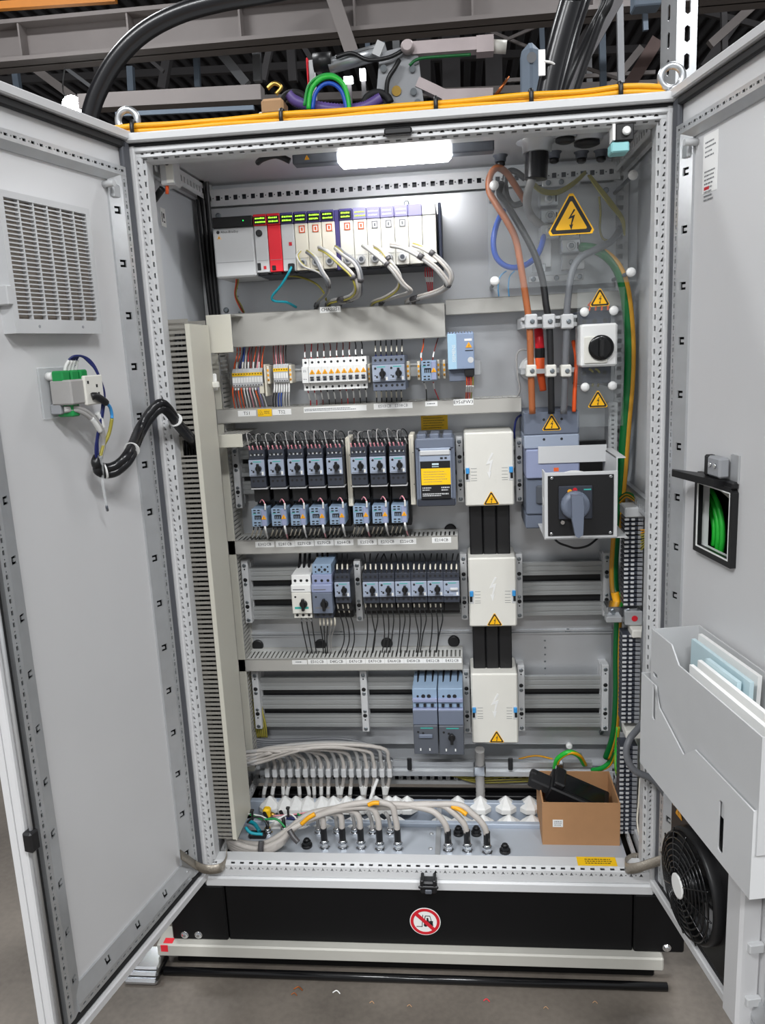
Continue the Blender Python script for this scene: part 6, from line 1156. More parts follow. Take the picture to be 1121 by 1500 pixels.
for k, (u, v) in enumerate(G):
    q = gland(k, u, v); y0 = q.y; up = u-5; j = k
    t = thing('machine_cable', ORD[k]+' warm grey cable arching from the bottom left into the front glands', 'cable', (q.x, q.y, .02), 'warm grey cables into the front glands')
    v1 = v-35
    if k < 5: pts = [P(322+k*3, 1205+k*3, .17), P(330+k*2, 1224+k*4, .12), P(352, 1238+k*3.2-(k == 4)*6, .085), P(380, 1243+k*1.8, .075), P(410, 1232+k*1.5, .08), P(430+k*2, 1213-k*1.5, .09+.008*k), P((430+u)/2, peaks[k][1]+4, y0-.01), P(u-16, peaks[k][1]+1, y0), P(u-4, v-48+abs(peaks[k][1]-1190)*.2, y0), (q.x, y0, .055), (q.x, y0, .03)]
    else: pts = [P(326+(k-5)*3, 1210+k*2, .19), P(345, 1232+(k-5)*4, .14), P(385, 1236+(k-5)*4, .10), P(420, 1217+(k-5)*3, .11), P(455, 1192+(k-5)*2, .13), P(520, 1181+(k-5)*1.5, .14), P(580, 1178+(k-5)*2, .14), P(peaks[k][0]-10, peaks[k][1]+(0 if k == 5 else -2), y0+.015), P(u-22, v-58, y0+.005), P(u-6, v-42, y0), (q.x, y0, .055), (q.x, y0, .03)]
    MB('wwarm').tube(pts, .0085, 10, 6).build('cable', t); MB('wblack').tube([(q.x, y0, .066), (q.x, y0, .045), (q.x, y0, .024)], .0092, 10).build('shrink_sleeve', t)
# yellow marks and tape on the bundle
for (lab, pts) in (('dark tape band round the grey cables beside the duct foot', [(383, 1232, .07), (382, 1243, .062), (382, 1254, .058)]), ('dark tape band round the rising part of the grey cables', [(424, 1216, .075), (430, 1226, .066), (437, 1234, .06)])):
    w = path(pts); MB('tape').tube(w, .008, 8).build('tape_band', label=lab, cat='tape')
for k, pts in enumerate(([(442, 1208, .10), (452, 1199, .105), (462, 1193, .11)], [(496, 1186, .12), (508, 1183, .125), (518, 1183, .125)], [(540, 1180, .11), (548, 1177, .11), (556, 1177, .11)], [(662, 1182, .13), (674, 1187, .12), (684, 1194, .11)])):
    MB('wyellow').tube([p+Vector((0, -.004, .004)) for p in path(pts)], .0062, 8).build('yellow_marker', label=ORD[k]+' yellow marker sleeve along the arching grey cables', cat='marker', group='yellow marker sleeves')
# black blind plugs and back-row glands
for k, (u, v) in enumerate(((450, 1240), (672, 1222), (698, 1222), (740, 1248))):
    q = PZ(u, v, 0); t = thing('blind_plug', ('black blind plug between the duct and the first gland', 'left one of the two black blind plugs behind the right glands', 'right one of the two black blind plugs behind the right glands', 'black blind plug standing alone near the cardboard box')[k], 'plug', (q.x, q.y, 0))
    MB('black').lathe((q.x, q.y, 0), (0, 0, 1), [(0, .015), (.008, .015)], 16).lathe((q.x, q.y, .008), (0, 0, 1), [(0, .0125), (.010, .0115)], 8, False).lathe((q.x, q.y, .018), (0, 0, 1), [(0, .009), (.006, .008), (.008, .005)], 12).build('cap', t)
for k, (u, v) in enumerate(((393, 1222), (417, 1220), (467, 1221), (494, 1221), (520, 1221), (546, 1222), (572, 1222))):
    q = PZ(u, v, 0); t = thing('cable_gland', ORD[k]+' from the left of the silver glands in the second row', 'cable gland', (q.x, q.y, 0), 'second row of silver cable glands')
    MB('chrome').lathe((q.x, q.y, 0), (0, 0, 1), [(0, .014), (.006, .014)], 6, False).lathe((q.x, q.y, .006), (0, 0, 1), [(0, .011), (.012, .011), (.015, .008)], 12).build('nut_body', t); MB('wgrey' if k > 1 else 'wblack').tube([(q.x, q.y, .018), (q.x, q.y, .03), (q.x-.004, q.y+.01, .045), (q.x-.015, q.y+.03, .05)], .0055, 8).build('cable_stub', t)
# tangle at the lower left: green and blue wires, yellow clip, black clip, teal tool
for k, (lab, m_, pts, r) in enumerate((('dark green wire crossing the tangle in the bottom left corner', 'green_conn', [(366, 1193, .14), (385, 1200, .13), (405, 1200, .13), (418, 1212, .12)], .003), ('white wire loop in the bottom left tangle', 'wwhite', [(364, 1192, .15), (384, 1196, .14), (400, 1203, .13), (425, 1192, .14), (440, 1208, .13)], .0025),
                             ('teal wire in the bottom left tangle', 'teal', [(360, 1212, .12), (368, 1220, .11), (385, 1222, .11)], .0045), ('second green wire rising to the arching cables', 'green_conn', [(436, 1192, .15), (444, 1198, .14), (450, 1208, .13), (456, 1196, .14), (470, 1190, .15)], .0028),
                             ('red striped wire lying along the entry bar', 'wpink', [(400, 1195, .17), (430, 1193, .17), (455, 1190, .17), (478, 1192, .17)], .0022), ('black wire arc in the bottom left tangle', 'wblack', [(362, 1205, .13), (370, 1198, .13), (384, 1198, .13), (394, 1212, .12)], .003), ('navy wire behind the white loop', 'wnavy', [(420, 1198, .16), (440, 1200, .16), (462, 1200, .16)], .005))):
    wire('loose_wire', lab, m_, pts, r, 'loose wires in the bottom left tangle', 'wire', 6)
q = PZ(392, 1192, .04); t = thing('wire_connector', 'bright yellow wire connector lying in the bottom left tangle', 'connector', (q.x, q.y, .03)); MB('yellow').box(q.x-.012, q.y-.012, .03, q.x+.010, q.y+.012, .06, .005).build('body', t); MB('brass').cyl((q.x+.01, q.y, .04), (q.x+.022, q.y-.003, .037), .006, 10).build('tip', t)
q = PZ(376, 1222, .01); t = thing('connector_plug', 'black connector plug with teal cable in the bottom left corner', 'connector', (q.x, q.y, .0)); MB('black').box(q.x-.022, q.y-.012, .0, q.x+.03, q.y+.014, .016, .004).build('body', t); MB('teal').tube([(q.x+.01, q.y, .02), (q.x-.01, q.y+.02, .03), (q.x-.03, q.y+.03, .032)], .006, 8).build('cable', t)
for k, (u, v) in enumerate(((369.5, 1192), (422, 1188))): q = P(u, v, .13); MB('black').box(q.x-.003, .128, q.z-.02, q.x+.003, .133, q.z+.008, .001).box(q.x-.005, .126, q.z+.006, q.x+.005, .135, q.z+.012, .001).build('cable_tie', label=ORD[k]+' upright black cable tie in the bottom left tangle', cat='cable tie')
# white tagged cable at (545,1165)
wire('tagged_cable', 'short white tagged cable leaning in front of the clamps', 'wwhite', [(553, 1142, .33), (548, 1155, .30), (543, 1170, .27), (541, 1180, .25)], .005, None, 'cable', 8)

# ================================================================ cardboard box with a black device
def carton():
    z0 = .0; a, b = PZ(795, 1238, z0), PZ(908, 1238, z0); y0 = (a.y+b.y)/2; top = P(792, 1176, y0).z; t3 = .004; x0, x1 = a.x, b.x; y1 = y0+.17
    t = thing('cardboard_box', 'open brown cardboard box standing on the cabinet floor', 'box', ((x0+x1)/2, (y0+y1)/2, z0))
    MB('cardboard').box(x0, y0, z0, x1, y0+t3, top).build('front_wall', t); MB('cardboard').box(x0, y1-t3, z0, x1, y1, top).build('rear_wall', t); MB('cardboard').box(x0, y0+t3, z0, x0+t3, y1-t3, top).build('side_wall', t); MB('cardboard').box(x1-t3, y0+t3, z0, x1, y1-t3, top).build('side_wall', t); MB('cardboard_in').box(x0+t3, y0+t3, z0, x1-t3, y1-t3, z0+t3).build('bottom', t)
    q = P(818, 1206, y0); lb = MB('paper').box(q.x-.015, y0-.0006, q.z-.011, q.x+.013, y0, q.z+.011).build('label', t); mb = MB('ink_grey'); print_lines(mb, q.x-.011, q.x+.010, [q.z-.006, q.z, q.z+.005], y0-.001, .002); mb.build('lettering', lb)
    d = thing('black_device', 'black plastic device with a stubby arm leaning out of the cardboard box', 'device', (x0+.1, y0+.07, z0+.03))
    me = MB('black'); c = Vector((x0+.10, y0+.075, top-.022)); ax = Vector((.86, -.1, -.36)).normalized(); up = Vector((.36, -.25, .86)); up = (up-ax*up.dot(ax)).normalized(); sd = ax.cross(up)
    def obox(mb, c0, l, w, h, ch=.004):
        tmp = MB('black'); tmp.box(-l/2, -w/2, -h/2, l/2, w/2, h/2, ch); mb.add([c0+ax*v[0]+sd*v[1]+up*v[2] for v in tmp.v], tmp.f); return mb
    obox(MB('black'), c+ax*.005, .17, .085, .055).build('body', d); obox(MB('rubber'), c-ax*.105-up*.004, .06, .05, .03).build('arm', d); obox(MB('black_gloss'), c+up*.028+ax*.01, .13, .06, .003, .001).build('lid', d); obox(MB('black'), c-ax*.06+up*.036, .03, .07, .018).build('ridge', d); obox(MB('rubber'), c-ax*.128-sd*.01+up*.004, .02, .02, .02).build('arm_tip', d)
carton()
q = PZ(873, 1257, .0385); q.y = .031; t = thing('floor_label', 'yellow warning label on the bottom rail in front of the box', 'label', (q.x, q.y, .0382)); MB('yellow').box(q.x-.05, q.y-.017, .0382, q.x+.05, q.y+.019, .039).build('sheet', t); mb = MB('ink')
for r in range(3):
    x = q.x-.03
    while x < q.x+.035: w = random.uniform(.003, .008); mb.add([(x, q.y-.009+r*.008, .0393), (x+w, q.y-.009+r*.008, .0393), (x+w, q.y-.006+r*.008, .0393), (x, q.y-.006+r*.008, .0393)], [(0, 1, 2, 3)]); x += w+.002
mb.build('lettering', t)
# braided earth straps at both bottom hinges
def strap(label, pts, w):
    p = spline([Vector(q) for q in pts], 6); mb = MB('braid'); vs = []
    for i, q in enumerate(p): vs += [q+Vector((0, 0, w/2)), q-Vector((0, 0, w/2)), q+Vector((.001, .003, -w/2)), q+Vector((.001, .003, w/2))]
    fs = []
    for i in range(len(p)-1):
        for k in range(4): fs.append((i*4+k, i*4+(k+1) % 4, i*4+4+(k+1) % 4, i*4+4+k))
    mb.add(vs, fs, True); mb.build('earth_strap', label=label, cat='earth strap', group='braided earth straps')
strap('braided earth strap from the left door to the cabinet floor', [P(264, 1252, -.13), P(274, 1259, -.10), P(287, 1268, -.06), P(302, 1274, -.04), P(322, 1272, -.03), P(331, 1262, .01), P(332, 1250, .03)], .026)
strap('braided earth strap from the right door to the cabinet floor', [P(970, 1260, -.05), P(952, 1266, -.04), P(932, 1272, -.03), P(918, 1272, -.01), P(916, 1264, .02), P(926, 1258, .05), P(938, 1257, .06)], .028)
# ================================================================ below the cabinet
t = thing('support_rail', 'long galvanised steel bar the black plinth stands on', 'steel bar', (.6, 0, -.24)); MB('matte_bar').box(-.14, -.025, -.238, 1.215, .05, -.2, .004).build('bar', t); MB('red').box(-.128, -.0256, -.222, -.108, -.0245, -.202).box(-.122, -.02, -.2, -.096, .0, -.1992).build('red_paint', t, kind='stuff')
MB('plinth').box(-.10, .01, FLOOR_Z, 1.2, .5, -.238, .004).build('lower_channel', label='dark steel channel under the galvanised bar', cat='channel')
a = P(150, 1408, -.13); b = P(977, 1444, -.13); MB('black_gloss').cyl((-.12, -.035, FLOOR_Z+.011), (1.222, -.035, FLOOR_Z+.011), .011, 12).build('floor_pipe', label='black round pipe lying on the floor along the plinth', cat='pipe')
t = thing('steel_block', 'small polished steel block on the floor under the left door', 'steel block', (-.17, -.1, FLOOR_Z))
for k, (y0, y1, z0, z1) in enumerate(((-.08, .02, FLOOR_Z, FLOOR_Z+.018), (-.072, .02, FLOOR_Z+.019, FLOOR_Z+.032), (-.064, .02, FLOOR_Z+.033, FLOOR_Z+.044))): MB('chrome').box(-.22, y0, z0, -.125, y1, z1, .006).build('bar', t)
for k, (u, v, m_, s) in enumerate(((437, 1450, 'copper', .006), (431, 1458, 'copper', .004), (493, 1455, 'white', .005), (585, 1436, 'white', .006), (713, 1467, 'red', .004), (545, 1470, 'kraft', .003), (800, 1478, 'kraft', .003), (872, 1470, 'kraft', .003), (600, 1475, 'kraft', .003))):
    q = PZ(u, v, FLOOR_Z); MB(m_).tube([(q.x-s*2, q.y, FLOOR_Z+.0015), (q.x, q.y+s, FLOOR_Z+.004), (q.x+s*2, q.y-s*.5, FLOOR_Z+.0015)], s*.3, 5).build('floor_scrap', label=('largest copper strand scrap', 'small copper scrap beside the strands', 'white plastic scrap', 'curled white tie end', 'red scrap', 'tan crumb near the white scrap', 'tan crumb far right', 'tan crumb closest to the right door', 'tan crumb by the curled tie end')[k]+' on the concrete floor', cat='scrap', group='scraps on the floor')
# no-forklift sign on the plinth
q = P(623, 1350, -.001); R0 = .041; t = thing('prohibition_sign', 'round red and white no-forklift sign on the black plinth', 'sign', (q.x, 0, q.z-R0)); Y = -.001
MB('white').prism(circle(q.x, q.z, R0, 40), Y, .0005, 'y').build('disc', t); MB('signred').prism(circle(q.x, q.z, R0*.95, 40), Y-.0006, Y, 'y', [circle(q.x, q.z, R0*.76, 40)]).build('ring', t)
f = MB('ink'); s = R0*.52
def fl(pts): f.prism([(q.x+a*s, q.z+b*s) for a, b in pts], Y-.0005, Y, 'y')
fl([(-.15, -.35), (.95, -.35), (.98, .1), (.55, .12), (.5, -.02), (.1, -.02), (-.15, .0)]); fl([(-.15, .0), (-.05, .0), (.1, .85), (.0, .85)]); fl([(.0, .85), (.62, .85), (.62, .76), (.0, .76)]); fl([(.56, .85), (.64, .85), (.82, .1), (.74, .1)]); fl([(-.45, -.75), (-.36, -.75), (-.22, .95), (-.31, .95)]); fl([(-1.1, -.75), (-.36, -.75), (-.36, -.66), (-1.1, -.66)])
for cx, r in ((.05, .24), (.75, .24)): fl(circle(cx, -.48, r, 14))
fl(circle(.3, .42, .13, 10)); fl([(.2, .32), (.42, .32), (.5, -.02), (.14, -.02)]); f.build('forklift_pictogram', t)
c45 = math.cos(PI/4); MB('signred').prism([(q.x+(-R0*.8)*c45-.0035, q.z+R0*.8*c45-.0035), (q.x-R0*.8*c45+.0035, q.z+R0*.8*c45+.0035), (q.x+R0*.8*c45+.0035, q.z-R0*.8*c45+.0035), (q.x+R0*.8*c45-.0035, q.z-R0*.8*c45-.0035)], Y-.0012, Y-.0006, 'y').build('slash', t)

# ================================================================ on the left door
def L(u, v, n=0.0): return onL(u, v, n)
a, b = L(113, 310, .012), L(135, 490, .012); s0, s1 = .196, .446; z0, z1 = 1.431, 1.681
t = door_thing('L', 'filter_grille', 'light grey ventilation grille with many fine slats on the left door', 'grille', Vector(((s0+s1)/2, 0, z0)))
fr = MB('lgrey'); fr.prism(rect(s0, z0, s1, z1), 0, .028, 'y', [rect(s0+.012, z0+.026, s1-.012, z1-.012)]); fr.build('frame', t)
MB('filter').box(s0+.01, .006, z0+.02, s1-.01, .017, z1-.01).build('filter_mat', t)
ns = 27; h = (z1-.012-z0-.026)/ns
sm = MB('lgrey').box(s0+.012, .0225, z0+.026, s1-.012, .0265, z0+.0284, .0).mesh('slat', ORG[t.name])
for k in range(1, ns): o = bpy.data.objects.new('slat', sm); COL.objects.link(o); o.parent = t; o.location = (0, 0, k*h)
for k in range(1, 6): x = s0+.012+(s1-s0-.024)*k/6; MB('lgrey').box(x-.0016, .018, z0+.026, x+.0016, .027, z1-.012).build('upright_bar', t)
for k in (.25, .75): MB('mgrey').cyl((s0+(s1-s0)*k, .028, z0+.013), (s0+(s1-s0)*k, .0286, z0+.013), .003, 8).build('screw', t)
MB('lgrey').box(s1-.002, 0, z0+.05, s1+.012, .03, z0+.085, .002).build('latch', t)
# door controller with its connectors and cables
c0 = L(62, 575, 0); z0, z1 = L(62, 612, 0).z, L(58, 540, 0).z
sA, sB = .366, .262
t = door_thing('L', 'door_controller', 'small light grey controller box on a clear base on the left door', 'controller', Vector(((sA+sB)/2, 0, z0)))
MB('clearmat').box(sB+.01, 0, z0-.004, sA+.012, .006, z1+.002, .002).build('clear_base', t)
MB('ctl').box(sB, .012, z0+.022, sA-.006, .062, z1-.024, .003).build('housing', t); MB('offwhite').box(sB+.004, .058, z0+.018, sB+.06, .066, z1-.018, .002).build('front_panel', t); MB('mgrey').box(sB+.04, .006, z0+.004, sA-.008, .03, z0+.024, .002).build('lower_housing', t)
for k in range(3): MB('green_conn').box(sB+.02+k*.027, .018, z1-.028, sB+.043+k*.027, .045, z1-.006, .003).build('green_connector', t)
MB('green_conn').box(sA-.042, .012, z0-.002, sA-.018, .05, z0+.03, .003).build('green_connector', t)
mb = MB('ink'); 
for (ds, dz) in ((.022, .052), (.028, .036), (.018, .036), (.048, .06)): mb.box(sB+ds, .0661, z0+dz, sB+ds+.005, .0666, z0+dz+.006)
mb.build('printing', t, kind='stuff'); MB('wwhite').cyl((sA-.012, .006, z1-.016), (sA-.012, .02, z1-.016), .008, 12).build('knob', t)
def dw(u, v, n): return d2w('L', L(u, v, n))
def dwire(label, m_, pts, r, grp=None, name='door_wire', n=7, sub=6, ridge=0, cat='wire'): return wire(name, label, m_, [dw(*q) for q in pts], r, grp, cat, n, sub, world=True, ridge=ridge)
for k in range(4): dwire(ORD[k]+' dark blue wire arching over the door controller', 'wnavy', [(95+k*5, 542, .035), (100+k*4, 528, .04), (112+k*2, 521, .05), (130, 526+k*1.5, .055), (143-k*.5, 545, .06), (150+k, 575, .06), (148+k*.8, 610, .06), (142+k*.6, 640, .05), (140+k*1.2, 665, .045), (146, 685, .04)], .0022, 'dark blue wires over the door controller')
for k in range(4): dwire(ORD[k]+' pale ferrule wire end above the green connectors', 'wwhite', [(95+k*5, 543, .035), (97+k*5, 535, .038), (101+k*4, 528, .042)], .0034, 'pale wire ends above the green connectors', 'wire_end')
for k in range(2): dwire(ORD[k]+' grey cable bending down from the door controller', 'wgrey', [(94, 602-k*3, .035), (112, 601-k*4, .05), (132, 612-k*6, .055), (147+k*2, 632-k*4, .055), (152, 650, .05), (148, 668, .045), (144, 684, .04)], .0045, 'grey cables from the door controller', 'door_cable')
for k in range(2): dwire(ORD[k]+' white cable tag on the grey door cables', 'wwhite', [(134+k*8, 613-k*8, .056), (141+k*7, 622-k*7, .057), (147+k*4, 632-k*6, .056)], .0052, 'white tags on the door cables', 'cable_tag')
t2 = thing('plug_cable', 'black plug with a light blue and olive cable on the door controller', 'cable', dw(152, 650, .05)); MB('black').tube([dw(*q) for q in ((134, 581, .066), (140, 580, .07), (150, 586, .072), (155, 590, .07))], .0075, 9).build('plug', t2); MB('skyblue').tube([dw(*q) for q in ((154, 589, .07), (161, 596, .068), (164, 607, .066), (164, 613, .066))], .0035, 7).build('blue_part', t2); MB('wolive').tube([dw(*q) for q in ((164, 613, .066), (161, 630, .06), (157, 642, .056), (152, 652, .05), (146, 672, .045))], .0038, 7).build('olive_part', t2)
h1 = [dw(146, 678, .04), dw(143, 688, .04), dw(155, 694, .045), dw(172, 690, .06), dw(190, 672, .075), P(206, 636, -.13), P(222, 611, -.105), P(236, 599, -.09), P(248, 606, -.06), P(264, 628, .0), P(290, 656, .078)]
for k in range(2): wire('flexible_conduit', ('lower', 'upper')[k]+' of the two black corrugated conduits from the left door into the duct', 'hose', [q+Vector((0, -.004*k, .013*k)) for q in h1], .0105, 'black conduits from the left door', 'conduit', 10, 26, world=True, ridge=.15)
for k, (lab, q0) in enumerate((('white cable tie round the black conduits beside the hinge', h1[4]), ('white cable tie round the black conduits at the left post', h1[9]), ('white cable tie at the lowest bend of the black conduits', h1[2]))):
    q0 = (h1[5]*.25+h1[4]*.75) if k == 0 else (h1[9]*.6+h1[8]*.4) if k == 1 else q0; ax = (h1[5]-h1[4]) if k == 0 else (h1[9]-h1[8]) if k == 1 else (h1[3]-h1[2]); MB('wwhite').lathe(q0+Vector((0, -.002, .0065))-ax.normalized()*.002, ax, [(0, .0172), (.0035, .0172)], 16).build('cable_tie', label=lab, cat='cable tie')
t3 = thing('cable_tie', 'long clear cable tie tail hanging below the door cables', 'cable tie', dw(156, 748, .03)); MB('clearmat').tube([dw(*q) for q in ((147, 668, .05), (150, 690, .048), (151, 712, .04), (155, 735, .035), (157, 748, .03))], lambda f: .0045-.002*f, 6).build('tail', t3); MB('dgrey').tube([dw(156, 741, .034), dw(157.5, 748, .03)], .003, 5).build('tip', t3)
# lock-rod guide on the free edge of the left door
q = L(8, 1255, .02); t4 = door_thing('L', 'rod_guide', 'black rod guide on the free edge of the left door', 'guide', Vector((S1-.005, .0, q.z-.02))); MB('black').box(S1-.018, .018, q.z-.022, S1+.006, .04, q.z+.02, .004).build('block', t4); MB('zinc').cyl((S1-.008, .03, .06), (S1-.008, .03, 1.5), .004, 8).build('lock_rod', t4)

# ================================================================ on the right door
def Rr(u, v, n=0.0): return onR(u, v, n)
def rw(u, v, n): return d2w('R', Rr(u, v, n))
def rbuild(mb, name, par): return mb.build(name, par, mir=True)
# mir negates (y - org.y); org.y is 0 for all of these
def RT(name, label, cat, s, z): return door_thing('R', name, label, cat, Vector((s, 0, z)))
a, b = Rr(1029, 190), Rr(1051, 190); zt_, zb_ = Rr(1045, 193).z, Rr(1043, 280).z; s0, s1 = Rr(1031, 230).x, Rr(1052, 230).x
t = RT('rating_label', 'tall white printed label at the top of the right door', 'label', (s0+s1)/2, zb_); rbuild(MB('paper').box(s0, 0, zb_, s1, .0008, zt_), 'sheet', t); mb = MB('ink_grey')
def rlines(mb, s0, s1, zs, n, h):
    for z in zs:
        x = s0; xe = s1-(s1-s0)*.35*random.random()
        while x < xe: w = random.uniform(.002, .006); mb.add([(x, n, z), (min(x+w, xe), n, z), (min(x+w, xe), n, z+h), (x, n, z+h)], [(0, 1, 2, 3)]); x += w+.0015
rlines(mb, s0+.008, s1-.006, [zt_-.016-k*.0085 for k in range(4)]+[zt_-.07-k*.0075 for k in range(8)], .0011, .003); mb.use('signred').box(s0+.008, .0008, zb_+.006, s1-.03, .0012, zb_+.012); rbuild(mb, 'lettering', t)
# interface window with its black frame, green cables behind
sA, sB, zA_, zB_ = .158, .314, .922, 1.082
t = RT('interface_window', 'black framed opening in the right door with green cables behind', 'window', (sA+sB)/2, zA_)
fr = MB('black'); fr.prism([(sA, zA_), (sB, zA_), (sB, zB_-.012), (sB-.012, zB_), (sA, zB_)], .0, .012, 'y', [rect(.172, .936, .302, 1.068)]); rbuild(fr, 'frame', t)
mb = MB('white'); mb.prism(rect(.170, .934, .304, 1.070), .010, .0125, 'y', [rect(.1725, .9365, .3015, 1.0675)]); rbuild(mb, 'inner_edge', t)
mb = MB('black'); mb.box(.07, -.064, .9, .33, -.06, 1.1).box(.07, -.06, .9, .33, -.017, .904).box(.07, -.06, 1.096, .33, -.017, 1.1).box(.07, -.06, .904, .074, -.017, 1.096).box(.326, -.06, .904, .33, -.017, 1.096); rbuild(mb, 'recess', t)
sv, nv, hh = Mdoor('R')
def dr(s, n, z): return d2w('R', (s, n, z))
for k in range(6):
    rr = .10-.009*k; wire('green_cable', ('outermost', 'second', 'third', 'fourth', 'fifth', 'innermost')[k]+' green cable coiled behind the opening of the right door', 'bgreen', [dr(.095+rr*1.0*math.cos(a_), -.034-.006*(k % 2), .95+rr*1.05*math.sin(a_)) for a_ in (-.35, -.05, .25, .55, .85, 1.15)], .0055, 'green cables behind the door opening', 'cable', 8, 5, world=True)
wire('green_cable', 'pale cable crossing above the green coil', 'wwarm', [dr(.13, -.04, 1.06), dr(.18, -.04, 1.05), dr(.24, -.045, 1.03)], .005, None, 'cable', 8, 5, world=True); wire('green_cable', 'orange cable in the upper corner of the door opening', 'worange', [dr(.13, -.03, 1.05), dr(.145, -.03, 1.058), dr(.165, -.03, 1.06)], .005, None, 'cable', 8, 5, world=True)
# bracket above it
z0 = Rr(1065, 690, .02).z; t = RT('lid_stay', 'black and grey hinged bracket above the opening of the right door', 'bracket', .25, z0-.02)
rbuild(MB('zinc').box(.285, 0, z0-.025, .315, .004, z0+.03, .001), 'wall_plate', t); rbuild(MB('mgrey').box(.235, .004, z0-.018, .285, .026, z0+.022, .004), 'hinge_block', t); rbuild(MB('black').box(.218, .006, z0-.02, .236, .024, z0+.022, .003), 'end_piece', t)
mb = MB('black'); mb.prism([(.28, .006), (.28, .034), (.22, .042), (.135, .052), (.125, .046), (.16, .03), (.2, .012)], z0-.034, z0-.02, 'z'); rbuild(mb, 'arm', t); rbuild(MB('black').box(.165, .0, zB_-.004, .315, .014, zB_+.010, .003), 'hinge_strip', t)
for d_ in (.25, .27): rbuild(MB('chrome').cyl((d_, .026, z0+.006), (d_, .029, z0+.006), .005, 8), 'screw', t)
# document pocket: sheet-metal outer pocket, plastic tray with papers
def pocket():
    t = RT('document_pocket', 'large grey sheet metal document pocket low on the right door', 'pocket', .33, .35); n1 = .12; e = .003
    tl = Rr(940, 985, n1); zb_l = Rr(1000, 1190, n1).z; s0, s1 = .09, .53; zt = .655; zb = .34
    s0 = tl.x; zt = tl.z; br = Rr(1098, 1318, n1); s1 = br.x; zb = br.z
    notch = [(s0, zb+.0), (s1, zb), (s1, zt-.05), (s0+(s1-s0)*.55, zt-.05), (s0+(s1-s0)*.45, zt-.085), (s0+(s1-s0)*.2, zt-.04), (s0+(s1-s0)*.14, zt-.0), (s0, zt)]
    sl = [rrect(s0+(s1-s0)*.13, zb+.135, s0+(s1-s0)*.165, zb+.215, .006), rrect(s0+(s1-s0)*.76, zb+.02, s0+(s1-s0)*.80, zb+.12, .006)]
    mb = MB('cab'); mb.prism(notch, n1-e, n1, 'y', sl); rbuild(mb, 'front_sheet', t)
    rbuild(MB('cab').box(s1-e, 0, zb, s1, n1-e, zt-.05), 'side_sheet', t); rbuild(MB('cab').box(s0, 0, zb, s1-e, n1-e, zb+e), 'bottom_sheet', t); rbuild(MB('cab').box(s0, 0.001, zb+.0, s0+e, n1-e, zt), 'side_sheet', t)
    return s0, s1, zb, zt, n1
PS = pocket()
def tray():
    s0, s1, zb, zt, n1 = PS; n2 = n1-.006; a = Rr(955, 921, n2); b = Rr(1119, 1048, n2); sA, sB = a.x, b.x; zA_ = a.z; zB_ = zt-.13; e = .003
    t = RT('document_tray', 'light grey plastic tray with papers sitting in the door pocket', 'tray', (sA+sB)/2, zB_)
    mb = MB('lgrey'); mb.prism([(sA, zB_), (sB, zB_), (sB, zA_-.03), (sA+(sB-sA)*.3, zA_-.03), (sA+(sB-sA)*.22, zA_), (sA, zA_)], n2-e, n2, 'y', [rrect(sA+.012, zt+.012, sA+.034, zt+.022, .004)]); rbuild(mb, 'front_wall', t)
    rbuild(MB('lgrey').box(sA, .012, zB_, sA+e, n2-e, zA_), 'end_wall', t); rbuild(MB('lgrey').box(sB-e, .012, zB_, sB, n2-e, zA_-.03), 'end_wall', t); rbuild(MB('lgrey').box(sA, .009, zB_, sB, .012, zA_+.0), 'rear_wall', t); rbuild(MB('lgrey').box(sA+e, .012, zB_, sB-e, n2-e, zB_+e), 'bottom', t)
    rbuild(MB('signred').box(sB-.0005, .05, zA_-.10, sB+.0006, .08, zA_-.085), 'red_mark', t)
    def sheaf(k, f0, f1, nn, hh, lean, m_, lab):
        p = RT('paper_sheaf', lab, 'paper', sA+(sB-sA)*(f0+f1)/2, zB_+e); x0, x1 = sA+(sB-sA)*f0, sA+(sB-sA)*f1; mb = MB(m_)
        mb.add([(x0, nn, zB_+.01), (x1, nn, zB_+.01), (x1, nn-lean, zB_+hh), (x0, nn-lean*.7, zB_+hh), (x0, nn+.008, zB_+.01), (x1, nn+.008, zB_+.01), (x1, nn-lean+.008, zB_+hh), (x0, nn-lean*.7+.008, zB_+hh)], [(0, 1, 2, 3), (4, 5, 6, 7), (0, 1, 5, 4), (1, 2, 6, 5), (2, 3, 7, 6), (3, 0, 4, 7)]); rbuild(mb, 'sheets', p)
    H_ = zA_-zB_
    sheaf(0, .10, .62, .03, H_-.002, .008, 'paper', 'tallest sheaf of papers at the back of the tray'); sheaf(1, .12, .64, .046, H_-.008, .004, 'mint', 'pale mint folder between the papers in the tray'); sheaf(2, .30, .93, .07, H_-.022, .004, 'paper', 'white sheaf of papers behind the front of the tray'); sheaf(3, .32, .95, .088, H_-.026, .0, 'paper', 'frontmost white sheaf of papers in the tray'); sheaf(4, .33, .6, .06, H_-.014, .004, 'mint', 'mint divider among the frontmost papers')
tray()
